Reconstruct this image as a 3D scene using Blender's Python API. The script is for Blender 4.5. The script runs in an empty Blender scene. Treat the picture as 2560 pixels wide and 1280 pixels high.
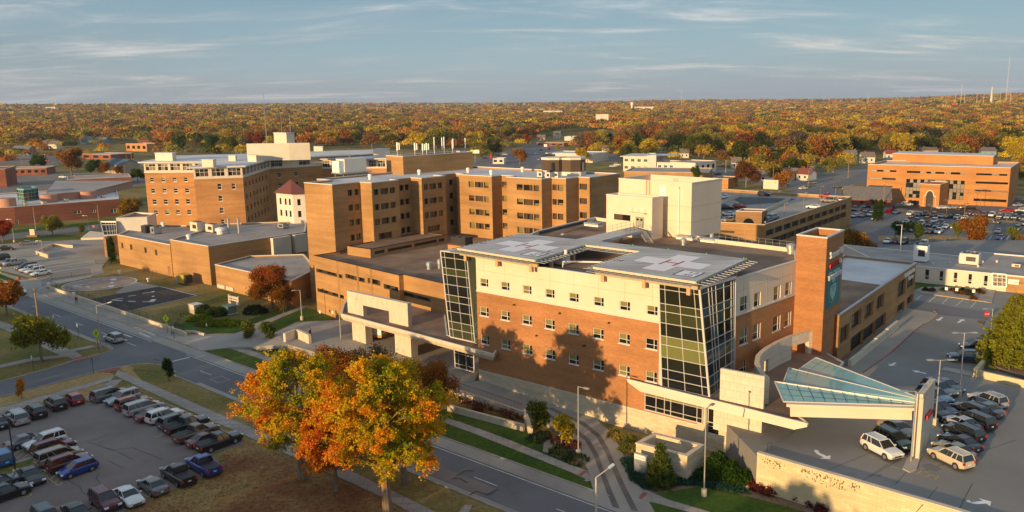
import bpy, math, random
import numpy as np
from mathutils import Vector, Matrix, Quaternion
random.seed(7)
S = bpy.context.scene
C = S.collection
# ---------------------------------------------------------------- camera
F = 2030.; CX = 1400.; CY = 640.; RO = .0085; YH = 263.; H = 42.
TH = math.atan((CY - YH) / F)
fw = Vector((0, math.cos(TH), -math.sin(TH))); r0 = Vector((1, 0, 0)); u0 = Vector((0, math.sin(TH), math.cos(TH)))
RR = r0 * math.cos(RO) - u0 * math.sin(RO); UU = r0 * math.sin(RO) + u0 * math.cos(RO)
cam = bpy.data.cameras.new('camera'); camo = bpy.data.objects.new('camera', cam); C.objects.link(camo)
camo.matrix_world = Matrix(((RR.x, UU.x, -fw.x, 0), (RR.y, UU.y, -fw.y, 0), (RR.z, UU.z, -fw.z, H), (0, 0, 0, 1)))
cam.sensor_width = 36; cam.lens = F / 2560 * 36; cam.shift_x = -(CX - 1280) / 2560; cam.clip_end = 30000; cam.clip_start = 1
S.camera = camo
# ---------------------------------------------------------------- light, sky, exposure
SUN_AZ = math.radians(52); SUN_EL = math.radians(8.0)
sd = Vector((math.cos(SUN_AZ) * math.cos(SUN_EL), math.sin(SUN_AZ) * math.cos(SUN_EL), -math.sin(SUN_EL)))
sl = bpy.data.lights.new('sun', 'SUN'); sl.energy = 4.5; sl.angle = math.radians(.6); sl.color = (1, .66, .31)
so = bpy.data.objects.new('sun', sl); C.objects.link(so); so.rotation_mode = 'QUATERNION'; so.rotation_quaternion = sd.to_track_quat('-Z', 'Y'); so.location = (-60, -60, 90)
S.view_settings.view_transform = 'Standard'; S.view_settings.look = 'None'; S.view_settings.exposure = .62; S.view_settings.gamma = 1
W = bpy.data.worlds.new('World'); S.world = W; W.use_nodes = True
nt = W.node_tree; nt.nodes.clear()
def N(nt, t, **k):
    n = nt.nodes.new(t)
    for a, b in k.items():
        if a[0] == '_': n.inputs[a[1:].replace('_', ' ')].default_value = b
        else: setattr(n, a, b)
    return n
def L(nt, a, b): nt.links.new(a, b)
def ramp(nt, stops, interp='LINEAR'):
    n = nt.nodes.new('ShaderNodeValToRGB'); cr = n.color_ramp; cr.interpolation = interp
    while len(cr.elements) < len(stops): cr.elements.new(.5)
    for e, (p, c) in zip(cr.elements, stops):
        e.position = p; e.color = (*c, 1) if len(c) == 3 else c
    return n
sky = N(nt, 'ShaderNodeTexSky', sky_type='NISHITA', sun_disc=False, sun_elevation=SUN_EL, sun_rotation=math.radians(218), altitude=300, air_density=1.2, dust_density=1.6, ozone_density=2.0)
bg1 = N(nt, 'ShaderNodeBackground', _Strength=.12); L(nt, sky.outputs[0], bg1.inputs[0])
# thin cloud deck seen in perspective: noise over the direction projected on a plane overhead
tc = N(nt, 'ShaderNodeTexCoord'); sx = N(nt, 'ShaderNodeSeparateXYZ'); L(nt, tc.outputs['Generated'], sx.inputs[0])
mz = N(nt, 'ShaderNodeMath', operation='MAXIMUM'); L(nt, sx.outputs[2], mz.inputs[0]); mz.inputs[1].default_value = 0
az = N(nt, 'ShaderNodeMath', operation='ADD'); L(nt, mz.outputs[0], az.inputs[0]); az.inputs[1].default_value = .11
dx = N(nt, 'ShaderNodeMath', operation='DIVIDE'); L(nt, sx.outputs[0], dx.inputs[0]); L(nt, az.outputs[0], dx.inputs[1])
dy = N(nt, 'ShaderNodeMath', operation='DIVIDE'); L(nt, sx.outputs[1], dy.inputs[0]); L(nt, az.outputs[0], dy.inputs[1])
cb = N(nt, 'ShaderNodeCombineXYZ'); L(nt, dx.outputs[0], cb.inputs[0]); L(nt, dy.outputs[0], cb.inputs[1])
mp = N(nt, 'ShaderNodeMapping'); mp.inputs['Rotation'].default_value = (0, 0, .28); mp.inputs['Scale'].default_value = (.30, .75, 1); L(nt, cb.outputs[0], mp.inputs[0])
n1 = N(nt, 'ShaderNodeTexNoise', _Scale=2.4, _Detail=10, _Roughness=.66, _Distortion=.5); L(nt, mp.outputs[0], n1.inputs[0])
mp2 = N(nt, 'ShaderNodeMapping'); mp2.inputs['Rotation'].default_value = (0, 0, .5); mp2.inputs['Location'].default_value = (4.3, 1.7, 0); mp2.inputs['Scale'].default_value = (.10, .16, 1); L(nt, cb.outputs[0], mp2.inputs[0])
n2 = N(nt, 'ShaderNodeTexNoise', _Scale=1.0, _Detail=5, _Roughness=.5); L(nt, mp2.outputs[0], n2.inputs[0])
ad = N(nt, 'ShaderNodeMath', operation='MULTIPLY_ADD'); L(nt, n2.outputs[0], ad.inputs[0]); ad.inputs[1].default_value = .9; L(nt, n1.outputs[0], ad.inputs[2])
r1 = ramp(nt, [(.74, (.15, .15, .15)), (.90, (.6, .6, .6)), (1.06, (.9, .9, .9))]); L(nt, ad.outputs[0], r1.inputs[0])
rc = ramp(nt, [(.36, (.12, .185, .26)), (.47, (.19, .265, .34)), (.56, (.30, .36, .42)), (.68, (.56, .55, .56))]); L(nt, n1.outputs[0], rc.inputs[0])
# clear part: blue grey gradient by height
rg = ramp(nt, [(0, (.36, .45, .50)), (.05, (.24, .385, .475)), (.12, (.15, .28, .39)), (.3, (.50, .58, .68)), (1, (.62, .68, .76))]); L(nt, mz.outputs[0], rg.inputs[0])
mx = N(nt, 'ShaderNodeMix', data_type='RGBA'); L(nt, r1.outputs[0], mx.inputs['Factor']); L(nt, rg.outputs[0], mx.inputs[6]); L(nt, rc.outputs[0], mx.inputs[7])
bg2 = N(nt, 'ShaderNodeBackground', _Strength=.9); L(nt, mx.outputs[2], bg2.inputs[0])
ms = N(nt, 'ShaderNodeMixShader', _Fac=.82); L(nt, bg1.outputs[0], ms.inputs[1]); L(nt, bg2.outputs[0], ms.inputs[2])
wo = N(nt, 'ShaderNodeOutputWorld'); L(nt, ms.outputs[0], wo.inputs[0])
# ---------------------------------------------------------------- helpers: photo measurements to ground / wall positions
def ray(px, py): return fw * F + RR * (px - CX) - UU * (py - CY)
def P(px, py, z=0):
    d = ray(px, py); t = (z - H) / d.z; return Vector((d.x * t, d.y * t, z))
def P2(px, py, z=0): p = P(px, py, z); return (p.x, p.y)
def PL(px, py, a, b):
    d = ray(px, py); n = Vector((-(b[1] - a[1]), b[0] - a[0], 0)); t = (n.x * a[0] + n.y * a[1]) / n.dot(d); return Vector((d.x * t, d.y * t, H + d.z * t))
def topz(tp, bp, zb):
    b = P(*bp, zb); d = ray(*tp); return H + d.z * (b.y / d.y)
def V2(p): return Vector((p[0], p[1]))
def snap(pts, az=-37.5):
    a = Vector((math.cos(math.radians(az)), math.sin(math.radians(az)))); b = Vector((-a.y, a.x)); out = [V2(pts[0])]
    for q in pts[1:]:
        d = V2(q) - out[-1]; u = a if abs(d.dot(a)) >= abs(d.dot(b)) else b
        out.append(out[-1] + u * d.dot(u))
    return [tuple(p) for p in out]
# ---------------------------------------------------------------- mesh builder (uv in metres for every face)
class MB:
    def __init__(s): s.v = []; s.f = []; s.m = []
    def face(s, pts, m=0):
        i = len(s.v); s.v += [tuple(p) for p in pts]; s.f.append(tuple(range(i, i + len(pts)))); s.m.append(m); return s
    def hexa(s, b, t, m=0, mt=None):
        i = len(s.v); s.v += [tuple(p) for p in b] + [tuple(p) for p in t]; n = len(b)
        for k in range(n): s.f.append((i + k, i + (k + 1) % n, i + n + (k + 1) % n, i + n + k)); s.m.append(m)
        s.f.append(tuple(i + n + k for k in range(n))); s.m.append(m if mt is None else mt)
        s.f.append(tuple(i + n - 1 - k for k in range(n))); s.m.append(m); return s
    def prism(s, poly, z0, z1, m=0, mt=None):
        return s.hexa([(p[0], p[1], z0) for p in poly], [(p[0], p[1], z1) for p in poly], m, mt)
    def box(s, x, y, z0, sx, sy, sz, rot=0, m=0):
        c, n = math.cos(rot), math.sin(rot); q = [(-sx / 2, -sy / 2), (sx / 2, -sy / 2), (sx / 2, sy / 2), (-sx / 2, sy / 2)]
        return s.prism([(x + a * c - b * n, y + a * n + b * c) for a, b in q], z0, z0 + sz, m)
    def bar(s, p, q, w, h, m=0):      # rectangular bar from p to q, h measured up, w sideways
        p = Vector(p); q = Vector(q); d = (q - p).normalized(); sd_ = d.cross(Vector((0, 0, 1)))
        if sd_.length < 1e-3: sd_ = Vector((1, 0, 0))
        sd_.normalize(); up = sd_.cross(d); a = sd_ * w / 2; b = up * h / 2
        return s.hexa([p - a - b, p + a - b, p + a + b, p - a + b], [q - a - b, q + a - b, q + a + b, q - a + b], m)
    def tube(s, p, q, r, r2=None, n=8, m=0):
        p = Vector(p); q = Vector(q); r2 = r if r2 is None else r2; d = (q - p).normalized()
        a = d.orthogonal().normalized(); b = d.cross(a)
        R0 = [p + (a * math.cos(6.2832 * k / n) + b * math.sin(6.2832 * k / n)) * r for k in range(n)]
        R1 = [q + (a * math.cos(6.2832 * k / n) + b * math.sin(6.2832 * k / n)) * r2 for k in range(n)]
        return s.hexa(R0, R1, m)
    def build(s, name, mats, parent=None, local=False, smooth=False):
        me = bpy.data.meshes.new(name); off = Vector((0, 0, 0)) if (local or parent is None) else wloc(parent)
        arr = [(x - off.x, y - off.y, z - off.z) for x, y, z in s.v]
        me.from_pydata(arr, [], s.f); mats = mats if isinstance(mats, (list, tuple)) else [mats]
        for m_ in mats: me.materials.append(m_)
        if len(mats) > 1: me.polygons.foreach_set('material_index', s.m)
        uv = me.uv_layers.new(name='UVMap'); dat = np.zeros(len(me.loops) * 2, 'f')
        V = s.v
        for p in me.polygons:
            n = p.normal
            vs = [V[j] for j in p.vertices]; ls = p.loop_start
            if abs(n.z) < .75:
                l = math.hypot(n.x, n.y) or 1; tx, ty = -n.y / l, n.x / l
                for k, q in enumerate(vs): dat[(ls + k) * 2] = q[0] * tx + q[1] * ty; dat[(ls + k) * 2 + 1] = q[2]
            else:
                for k, q in enumerate(vs): dat[(ls + k) * 2] = q[0]; dat[(ls + k) * 2 + 1] = q[1]
        uv.data.foreach_set('uv', dat)
        if smooth: me.polygons.foreach_set('use_smooth', [True] * len(me.polygons))
        o = bpy.data.objects.new(name, me); C.objects.link(o)
        if parent is not None: o.parent = parent
        return o
def wloc(o):
    v = Vector((0, 0, 0))
    while o is not None: v += o.location; o = o.parent
    return v
def tag(o, label=None, cat=None, group=None, kind=None):
    if label: o['label'] = label
    if cat: o['category'] = cat
    if group: o['group'] = group
    if kind: o['kind'] = kind
    return o
def root(name, loc, label, cat, group=None, rz=0):
    o = bpy.data.objects.new(name, None); C.objects.link(o); o.location = loc; o.rotation_euler = (0, 0, rz); o.empty_display_size = .5
    return tag(o, label, cat, group)
def copy_tree(o, parent=None):
    c = o.copy(); C.objects.link(c)
    if parent is not None: c.parent = parent
    for ch in kids[o.name] if o.name in kids else [x for x in o.children]: copy_tree(ch, c)
    return c
kids = {}
# ---------------------------------------------------------------- materials
def mat0(name):
    m = bpy.data.materials.new(name); m.use_nodes = True; nt = m.node_tree; nt.nodes.clear()
    o = N(nt, 'ShaderNodeOutputMaterial'); b = N(nt, 'ShaderNodeBsdfPrincipled'); L(nt, b.outputs[0], o.inputs[0]); return m, nt, b
def flat(name, c, rough=.6, metal=0, spec=.5):
    m, nt, b = mat0(name); b.inputs['Base Color'].default_value = (*c, 1); b.inputs['Roughness'].default_value = rough; b.inputs['Metallic'].default_value = metal; b.inputs['Specular IOR Level'].default_value = spec
    return m
def noisy(name, stops, scale=.3, rough=.85, detail=6, bump=0, coord='pos', stretch=None, second=None, metal=0, spec=.4):
    m, nt, b = mat0(name); b.inputs['Roughness'].default_value = rough; b.inputs['Metallic'].default_value = metal; b.inputs['Specular IOR Level'].default_value = spec
    if coord == 'pos': src = N(nt, 'ShaderNodeNewGeometry').outputs['Position']
    else: src = N(nt, 'ShaderNodeTexCoord').outputs['UV']
    if stretch: q = N(nt, 'ShaderNodeMapping'); q.inputs['Scale'].default_value = stretch; L(nt, src, q.inputs[0]); srcs = q.outputs[0]
    else: srcs = src
    n = N(nt, 'ShaderNodeTexNoise', _Scale=scale, _Detail=detail, _Roughness=.6); L(nt, srcs, n.inputs[0])
    r = ramp(nt, stops); L(nt, n.outputs[0], r.inputs[0]); col = r.outputs[0]
    if second:   # (scale, lo, hi, darken colour)
        n3 = N(nt, 'ShaderNodeTexNoise', _Scale=second[0], _Detail=8, _Roughness=.65); L(nt, src, n3.inputs[0])
        r3 = ramp(nt, [(second[1], (0, 0, 0)), (second[2], (1, 1, 1))]); L(nt, n3.outputs[0], r3.inputs[0])
        x = N(nt, 'ShaderNodeMix', data_type='RGBA'); L(nt, r3.outputs[0], x.inputs['Factor']); L(nt, col, x.inputs[6]); x.inputs[7].default_value = (*second[3], 1); col = x.outputs[2]
    L(nt, col, b.inputs['Base Color'])
    if bump:
        bp = N(nt, 'ShaderNodeBump', _Strength=bump, _Distance=.05); L(nt, n.outputs[0], bp.inputs['Height']); L(nt, bp.outputs[0], b.inputs['Normal'])
    return m
def brick(name, c1, c2, mortar, bw=.42, bh=.13, ms=.014, streak=.25, rough=.9):
    m, nt, b = mat0(name); b.inputs['Roughness'].default_value = rough; b.inputs['Specular IOR Level'].default_value = .25
    t = N(nt, 'ShaderNodeTexCoord'); k = N(nt, 'ShaderNodeTexBrick', _Scale=1, _Mortar_Size=ms, _Brick_Width=bw, _Row_Height=bh, _Color1=(*c1, 1), _Color2=(*c2, 1), _Mortar=(*mortar, 1)); L(nt, t.outputs['UV'], k.inputs[0])
    q = N(nt, 'ShaderNodeMapping'); q.inputs['Scale'].default_value = (.06, .9, 1); L(nt, t.outputs['UV'], q.inputs[0])
    n = N(nt, 'ShaderNodeTexNoise', _Scale=1, _Detail=5, _Roughness=.6); L(nt, q.outputs[0], n.inputs[0])
    n2 = N(nt, 'ShaderNodeTexNoise', _Scale=.12, _Detail=5); L(nt, t.outputs['UV'], n2.inputs[0])
    s = N(nt, 'ShaderNodeMath', operation='ADD'); L(nt, n.outputs[0], s.inputs[0]); L(nt, n2.outputs[0], s.inputs[1])
    r = ramp(nt, [(.7, (1 - streak,) * 3), (1.25, (1 + streak * .6,) * 3)]); 
    mr = N(nt, 'ShaderNodeMapRange', _From_Min=.75, _From_Max=1.25, _To_Min=1 - streak, _To_Max=1 + streak * .7); L(nt, s.outputs[0], mr.inputs[0])
    nt.nodes.remove(r)
    x = N(nt, 'ShaderNodeVectorMath', operation='SCALE'); L(nt, k.outputs[0], x.inputs[0]); L(nt, mr.outputs[0], x.inputs['Scale'])
    L(nt, x.outputs[0], b.inputs['Base Color']); bp = N(nt, 'ShaderNodeBump', _Strength=.4, _Distance=.02); L(nt, k.outputs['Fac'], bp.inputs['Height']); bp.invert = True; L(nt, bp.outputs[0], b.inputs['Normal'])
    return m
M = {}
M['tan'] = brick('tan_brick', (.38, .205, .078), (.44, .25, .10), (.31, .19, .095))
M['ochre'] = brick('ochre_brick', (.46, .215, .075), (.53, .27, .10), (.36, .20, .10))
M['red'] = brick('red_brick', (.35, .142, .052), (.43, .195, .072), (.34, .20, .11), streak=.2)
M['dred'] = brick('dark_red_brick', (.25, .075, .045), (.30, .10, .06), (.24, .12, .09))
M['orange'] = brick('orange_brick', (.46, .195, .055), (.52, .24, .075), (.38, .20, .10), streak=.15)
M['brown'] = brick('brown_brick', (.27, .15, .07), (.33, .19, .09), (.24, .15, .09))
M['stone'] = brick('stone_block', (.52, .43, .30), (.62, .53, .38), (.40, .33, .24), bw=1.0, bh=.33, ms=.012, streak=.18)
M['cream'] = noisy('cream_panel', [(.3, (.64, .53, .40)), (.7, (.70, .59, .46))], .25, .8, coord='uv')
M['white'] = noisy('white_panel', [(.3, (.60, .55, .47)), (.7, (.68, .63, .55))], .3, .8, coord='uv')
M['rib'] = noisy('pale_ribbed_metal', [(.3, (.58, .52, .42)), (.7, (.66, .60, .50))], .4, .6, coord='uv')
M['conc'] = noisy('weathered_concrete', [(.3, (.50, .42, .32)), (.7, (.64, .55, .43))], 1.2, .85, coord='uv', stretch=(1, .25, 1), second=(.9, .56, .75, (.36, .27, .19)))
M['tile'] = brick('pale_stone_tile', (.60, .52, .41), (.64, .56, .44), (.42, .36, .28), bw=.95, bh=.95, ms=.02, streak=.10)
M['retain'] = brick('stained_stone_block', (.56, .46, .27), (.64, .54, .34), (.44, .36, .22), bw=.9, bh=.28, ms=.014, streak=.2)
M['trim'] = flat('pale_trim', (.62, .58, .52), .5)
M['alu'] = flat('aluminium', (.62, .60, .57), .4, .3)
M['galv'] = noisy('galvanised_steel', [(.3, (.32, .34, .36)), (.7, (.48, .50, .52))], 2, .45, metal=.6)
M['dark'] = flat('dark_metal', (.03, .03, .035), .5)
M['blackm'] = flat('black_metal_and_void_shade', (.015, .015, .016), .6)  # black metal, and painted darkness filling open voids
M['roofbr'] = noisy('brown_gravel_roof', [(.25, (.15, .092, .058)), (.5, (.235, .15, .098)), (.75, (.35, .24, .165))], .16, .95, detail=9, second=(.05, .55, .7, (.12, .085, .066)))
M['roofgr'] = noisy('grey_membrane_roof', [(.25, (.22, .20, .19)), (.5, (.33, .30, .28)), (.75, (.44, .40, .37))], .12, .9, detail=9, second=(.3, .6, .78, (.15, .14, .135)))
M['rooflt'] = noisy('pale_membrane_roof', [(.25, (.42, .415, .42)), (.5, (.58, .57, .57)), (.75, (.70, .69, .68))], .11, .75, detail=9, second=(.35, .62, .8, (.25, .26, .28)))
M['pad'] = brick('helipad_planks', (.46, .44, .42), (.56, .54, .52), (.34, .33, .32), bw=6, bh=.3, ms=.02, streak=.3)
M['padw'] = flat('pad_white_paint', (.80, .76, .76), .6); M['padr'] = flat('pad_red_paint', (.42, .07, .06), .6)
M['ink'] = flat('black_paint', (.02, .02, .02), .7)
M['sill'] = flat('white_frame', (.70, .68, .64), .5)
M['asph'] = noisy('road_asphalt', [(.25, (.105, .107, .118)), (.5, (.14, .141, .152)), (.75, (.185, .182, .188))], .09, .92, detail=10, second=(.22, .60, .85, (.068, .066, .07)))
M['asphb'] = noisy('lot_asphalt', [(.25, (.155, .125, .115)), (.5, (.21, .172, .158)), (.75, (.275, .232, .212))], .10, .95, detail=10, second=(.35, .62, .8, (.08, .068, .066)))
M['asphd'] = noisy('fresh_asphalt', [(.3, (.036, .032, .033)), (.7, (.062, .054, .052))], .4, .95)
M['cpav'] = noisy('concrete_paving', [(.25, (.23, .21, .185)), (.5, (.31, .285, .25)), (.75, (.38, .355, .32))], .10, .9, detail=10, second=(.5, .62, .8, (.16, .145, .128)))
M['cpavd'] = noisy('deck_concrete', [(.25, (.165, .16, .15)), (.5, (.215, .208, .195)), (.75, (.27, .262, .248))], .07, .9, detail=10, second=(.3, .62, .85, (.105, .10, .095)))
M['walk'] = brick('sidewalk_slab', (.32, .285, .25), (.37, .33, .295), (.19, .17, .15), bw=1.5, bh=1.5, ms=.03, streak=.2)
M['kerb'] = noisy('kerb_concrete', [(.3, (.32, .28, .235)), (.7, (.43, .385, .33))], .6, .9)
M['brickpad'] = flat('red_ramp_paver', (.33, .085, .07), .9)
M['wline'] = noisy('white_line', [(.3, (.42, .42, .42)), (.6, (.68, .68, .67))], 2.2, .8)
M['yline'] = noisy('yellow_line', [(.3, (.36, .25, .09)), (.6, (.56, .38, .10))], 2.2, .8)
M['rline'] = noisy('red_kerb_paint', [(.3, (.26, .08, .07)), (.6, (.40, .08, .07))], 1.5, .8)
M['crack'] = flat('tar_seal', (.05, .045, .043), .7)
def grass(name, a, b_, c, d, s1=.06):
    m, nt, b = mat0(name); b.inputs['Roughness'].default_value = 1; b.inputs['Specular IOR Level'].default_value = .1
    g = N(nt, 'ShaderNodeNewGeometry'); n = N(nt, 'ShaderNodeTexNoise', _Scale=s1, _Detail=8, _Roughness=.6); L(nt, g.outputs['Position'], n.inputs[0])
    r = ramp(nt, [(.32, a), (.46, b_), (.58, c), (.70, d)]); L(nt, n.outputs[0], r.inputs[0])
    n2 = N(nt, 'ShaderNodeTexNoise', _Scale=1.7, _Detail=10, _Roughness=.75); L(nt, g.outputs['Position'], n2.inputs[0])
    mr = N(nt, 'ShaderNodeMapRange', _From_Min=.3, _From_Max=.7, _To_Min=.55, _To_Max=1.45); L(nt, n2.outputs[0], mr.inputs[0])
    x = N(nt, 'ShaderNodeVectorMath', operation='SCALE'); L(nt, r.outputs[0], x.inputs[0]); L(nt, mr.outputs[0], x.inputs['Scale']); L(nt, x.outputs[0], b.inputs['Base Color'])
    bp = N(nt, 'ShaderNodeBump', _Strength=.8, _Distance=.12); L(nt, n2.outputs[0], bp.inputs['Height']); L(nt, bp.outputs[0], b.inputs['Normal']); return m
M['grass'] = grass('dry_lawn', (.10, .12, .03), (.19, .155, .05), (.28, .205, .08), (.34, .245, .10))
M['grassg'] = grass('green_lawn', (.032, .075, .012), (.055, .10, .016), (.10, .12, .025), (.18, .145, .045))
M['grasst'] = grass('straw_lawn', (.32, .21, .085), (.37, .245, .105), (.41, .28, .125), (.33, .215, .085))
M['grassb'] = grass('leaf_strewn_lawn', (.20, .16, .06), (.33, .23, .09), (.25, .13, .06), (.17, .07, .04), .08)
M['mulch'] = noisy('mulch_bed', [(.3, (.12, .07, .045)), (.7, (.24, .16, .11))], 3, 1)
M['gravel'] = noisy('gravel_bed', [(.3, (.24, .20, .16)), (.7, (.40, .34, .28))], 4, 1)
def glassm(name, c, rough=.06, spec=.8):
    m, nt, b = mat0(name); b.inputs['Base Color'].default_value = (*c, 1); b.inputs['Roughness'].default_value = rough; b.inputs['Specular IOR Level'].default_value = spec
    g = N(nt, 'ShaderNodeNewGeometry'); n = N(nt, 'ShaderNodeTexNoise', _Scale=.5, _Detail=2); L(nt, g.outputs['Position'], n.inputs[0]); bp = N(nt, 'ShaderNodeBump', _Strength=.05, _Distance=.1); L(nt, n.outputs[0], bp.inputs['Height']); L(nt, bp.outputs[0], b.inputs['Normal']); return m
M['gl'] = glassm('dark_glass', (.012, .012, .012)); M['glb'] = glassm('spandrel_glass', (.016, .018, .013)); M['glg'] = glassm('room_behind_glass', (.045, .05, .022)); M['gll'] = glassm('blind_behind_glass', (.15, .16, .055), .2)
M['glt'] = glassm('teal_glass', (.04, .085, .085)); M['blind'] = glassm('olive_blind', (.20, .175, .06), .3); M['curt'] = glassm('brown_curtain', (.085, .055, .032), .3)
def autom():
    m, nt, b = mat0('car_paint'); o = N(nt, 'ShaderNodeObjectInfo'); L(nt, o.outputs['Color'], b.inputs['Base Color']); b.inputs['Roughness'].default_value = .28; b.inputs['Coat Weight'].default_value = .7; b.inputs['Coat Roughness'].default_value = .06; b.inputs['Metallic'].default_value = .15; return m
M['paint'] = autom(); M['cglass'] = flat('car_glass', (.015, .018, .022), .05, 0, .9); M['tyre'] = flat('tyre_rubber', (.02, .02, .02), .9); M['rim'] = flat('alloy_rim', (.45, .45, .46), .3, .7)
M['lampw'] = flat('headlamp_lens', (.75, .76, .78), .1); M['lampr'] = flat('tail_lamp_lens', (.42, .02, .02), .15); M['plate'] = flat('number_plate', (.65, .65, .66), .5); M['trimd'] = flat('black_plastic', (.03, .03, .032), .6)
M['bark'] = noisy('bark', [(.3, (.12, .088, .06)), (.7, (.26, .20, .14))], 3, 1, bump=.6, stretch=(1, 1, .25))
M['wood'] = noisy('weathered_pole_wood', [(.3, (.22, .14, .075)), (.7, (.36, .24, .13))], 2, .95, stretch=(1, 1, .1))
def leafm(name, stops=None):
    m = bpy.data.materials.new(name); m.use_nodes = True; nt = m.node_tree; nt.nodes.clear(); o = N(nt, 'ShaderNodeOutputMaterial')
    a = N(nt, 'ShaderNodeAttribute', attribute_name='tint')
    if stops: r = ramp(nt, stops); L(nt, a.outputs['Fac'], r.inputs[0]); col = r.outputs[0]
    else:
        oi = N(nt, 'ShaderNodeObjectInfo'); h = N(nt, 'ShaderNodeHueSaturation')
        m1 = N(nt, 'ShaderNodeMapRange', _To_Min=.478, _To_Max=.522); L(nt, a.outputs['Fac'], m1.inputs[0]); L(nt, m1.outputs[0], h.inputs['Hue'])
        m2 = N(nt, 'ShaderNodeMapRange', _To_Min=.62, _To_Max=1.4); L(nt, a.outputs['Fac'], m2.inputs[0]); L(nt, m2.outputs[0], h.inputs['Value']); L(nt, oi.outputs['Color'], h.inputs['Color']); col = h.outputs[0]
    d = N(nt, 'ShaderNodeBsdfDiffuse'); t = N(nt, 'ShaderNodeBsdfTranslucent'); x = N(nt, 'ShaderNodeMixShader', _Fac=.35); L(nt, col, d.inputs[0]); L(nt, col, t.inputs[0]); L(nt, d.outputs[0], x.inputs[1]); L(nt, t.outputs[0], x.inputs[2]); L(nt, x.outputs[0], o.inputs[0]); return m
M['leaf'] = leafm('autumn_leaf')
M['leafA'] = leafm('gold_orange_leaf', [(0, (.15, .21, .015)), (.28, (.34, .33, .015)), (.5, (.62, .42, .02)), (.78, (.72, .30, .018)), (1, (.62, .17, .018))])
M['leafB'] = leafm('orange_red_leaf', [(0, (.28, .20, .02)), (.35, (.62, .28, .02)), (.7, (.74, .19, .03)), (1, (.55, .09, .03))])
M['leafC'] = leafm('maple_leaf_red', [(0, (.10, .13, .015)), (.4, (.24, .13, .02)), (.7, (.36, .09, .02)), (1, (.38, .05, .02))])
def lens(name, c): return flat(name, c, .4)
M['flo'] = flat('sign_lime', (.62, .72, .01), .5); M['redp'] = flat('sign_red', (.50, .02, .02), .5); M['teal'] = flat('banner_teal', (.0, .17, .19), .6); M['wp'] = flat('white_paint', (.78, .77, .74), .5); M['tealp'] = flat('banner_pale_teal', (.30, .48, .47), .6)
M['gold'] = flat('banner_gold', (.40, .30, .10), .6)
# ================================================================ SETTING
def hill(x, y):
    r = math.hypot(x, y); th = math.degrees(math.atan2(x, y))
    if r < 900: return 0.
    k = min(1, max(0, (r - 900) / 6100)); k = k * k * (3 - 2 * k)
    base = 45 + 22 * math.exp(-((th + 30) / 14) ** 2) + 12 * math.exp(-((th + 17) / 6) ** 2) + 14 * math.exp(-((th - 8) / 9) ** 2)
    near = 34 * math.exp(-((th - 31) / 9) ** 2) * min(1, max(0, (r - 1500) / 2200))
    wav = (math.sin(x * .0021 + 1) * math.cos(y * .0013) * 5 + math.sin(x * .0007 + y * .0011) * 7) * k
    return (base - 12) * k + near + wav
def ground_mesh():
    rs = [0, 60, 120, 200, 300, 450, 600, 750, 900] + [900 + 350 * k for k in range(1, 32)]; na = 240; v = []; f = []
    for r in rs:
        for k in range(na):
            a = 6.28318 * k / na; x, y = r * math.sin(a), r * math.cos(a); v.append((x, y, hill(x, y)))
    for i in range(len(rs) - 1):
        for k in range(na):
            a, b = i * na + k, i * na + (k + 1) % na; f.append((a, b, b + na, a + na)) if i else f.append((a, b + na, a + na))
    me = bpy.data.meshes.new('ground'); me.from_pydata(v, [], f); me.materials.append(M['grass']); o = bpy.data.objects.new('ground', me); C.objects.link(o); return tag(o, kind='structure')
ground_mesh()
def G(name, pts, z, mat, kind='structure', th=None):
    q = [P2(*p, z) for p in pts]; mb = MB()
    if th: mb.prism(q, z - th, z)
    else: mb.face([(x, y, z) for x, y in q])
    o = mb.build(name, M[mat])
    # face must look up
    if o.data.polygons[0].normal.z < 0 and not th: o.data.flip_normals()
    return tag(o, kind=kind)
# street frame: s along the street, t across it towards the hospital
SO = V2(P(1268, 1152)); sa = math.radians(-38.95); SA = Vector((math.cos(sa), math.sin(sa))); SB = Vector((-SA.y, SA.x))
def SF(s, t): p = SO + SA * s + SB * t; return (p.x, p.y)
def GS(name, s0, s1, t0, t1, z, mat, th=None):
    q = [SF(s0, t0), SF(s1, t0), SF(s1, t1), SF(s0, t1)]; mb = MB()
    if th: mb.prism(q, z - th, z)
    else: mb.face([(x, y, z) for x, y in q])
    return tag(mb.build(name, M[mat]), kind='structure')
GS('street', -330, 120, -9.2, 0, .03, 'asph')
GS('gutter', -330, 120, -2.2, 0, .037, 'cpav'); GS('gutter', -330, -76, -9.2, -8.4, .037, 'cpav'); GS('gutter', -57, 120, -9.2, -8.5, .037, 'cpav')
G('side_street', [(-700, 1150), (0, 956), (119, 924), (186, 903), (232, 891), (268, 882), (282, 873), (266, 858), (330, 870), (440, 931), (403, 912), (353, 909), (292, 918), (239, 930), (133, 958), (0, 993), (-700, 1200)], .044, 'asph')
def ribbon(name, lines, z, w, mat, px=True):
    mb = MB()
    for ln in lines:
        q = [Vector(P2(*p, z)) if px else Vector(p) for p in ln]
        for a, b in zip(q, q[1:]):
            d = (b - a).normalized(); n = Vector((-d.y, d.x)) * w / 2; mb.face([(*(a - n), z), (*(b - n), z), (*(b + n), z), (*(a + n), z)])
    return tag(mb.build(name, M[mat]), kind='structure')
ribbon('lane_line', [[SF(-220, -2.6), SF(-86, -2.6)], [SF(-73, -2.6), SF(60, -2.6)]], .052, .13, 'wline', False)
ribbon('lane_dashes', [[SF(s, -5.6), SF(s + 3.6, -5.6)] for s in [-183, -171, -159, -147, -135, -123, -112, -100, -89, -62.5, -50, -37.5, -25, -12.5, 0, 12.2, 24]], .052, .13, 'wline', False)
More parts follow.
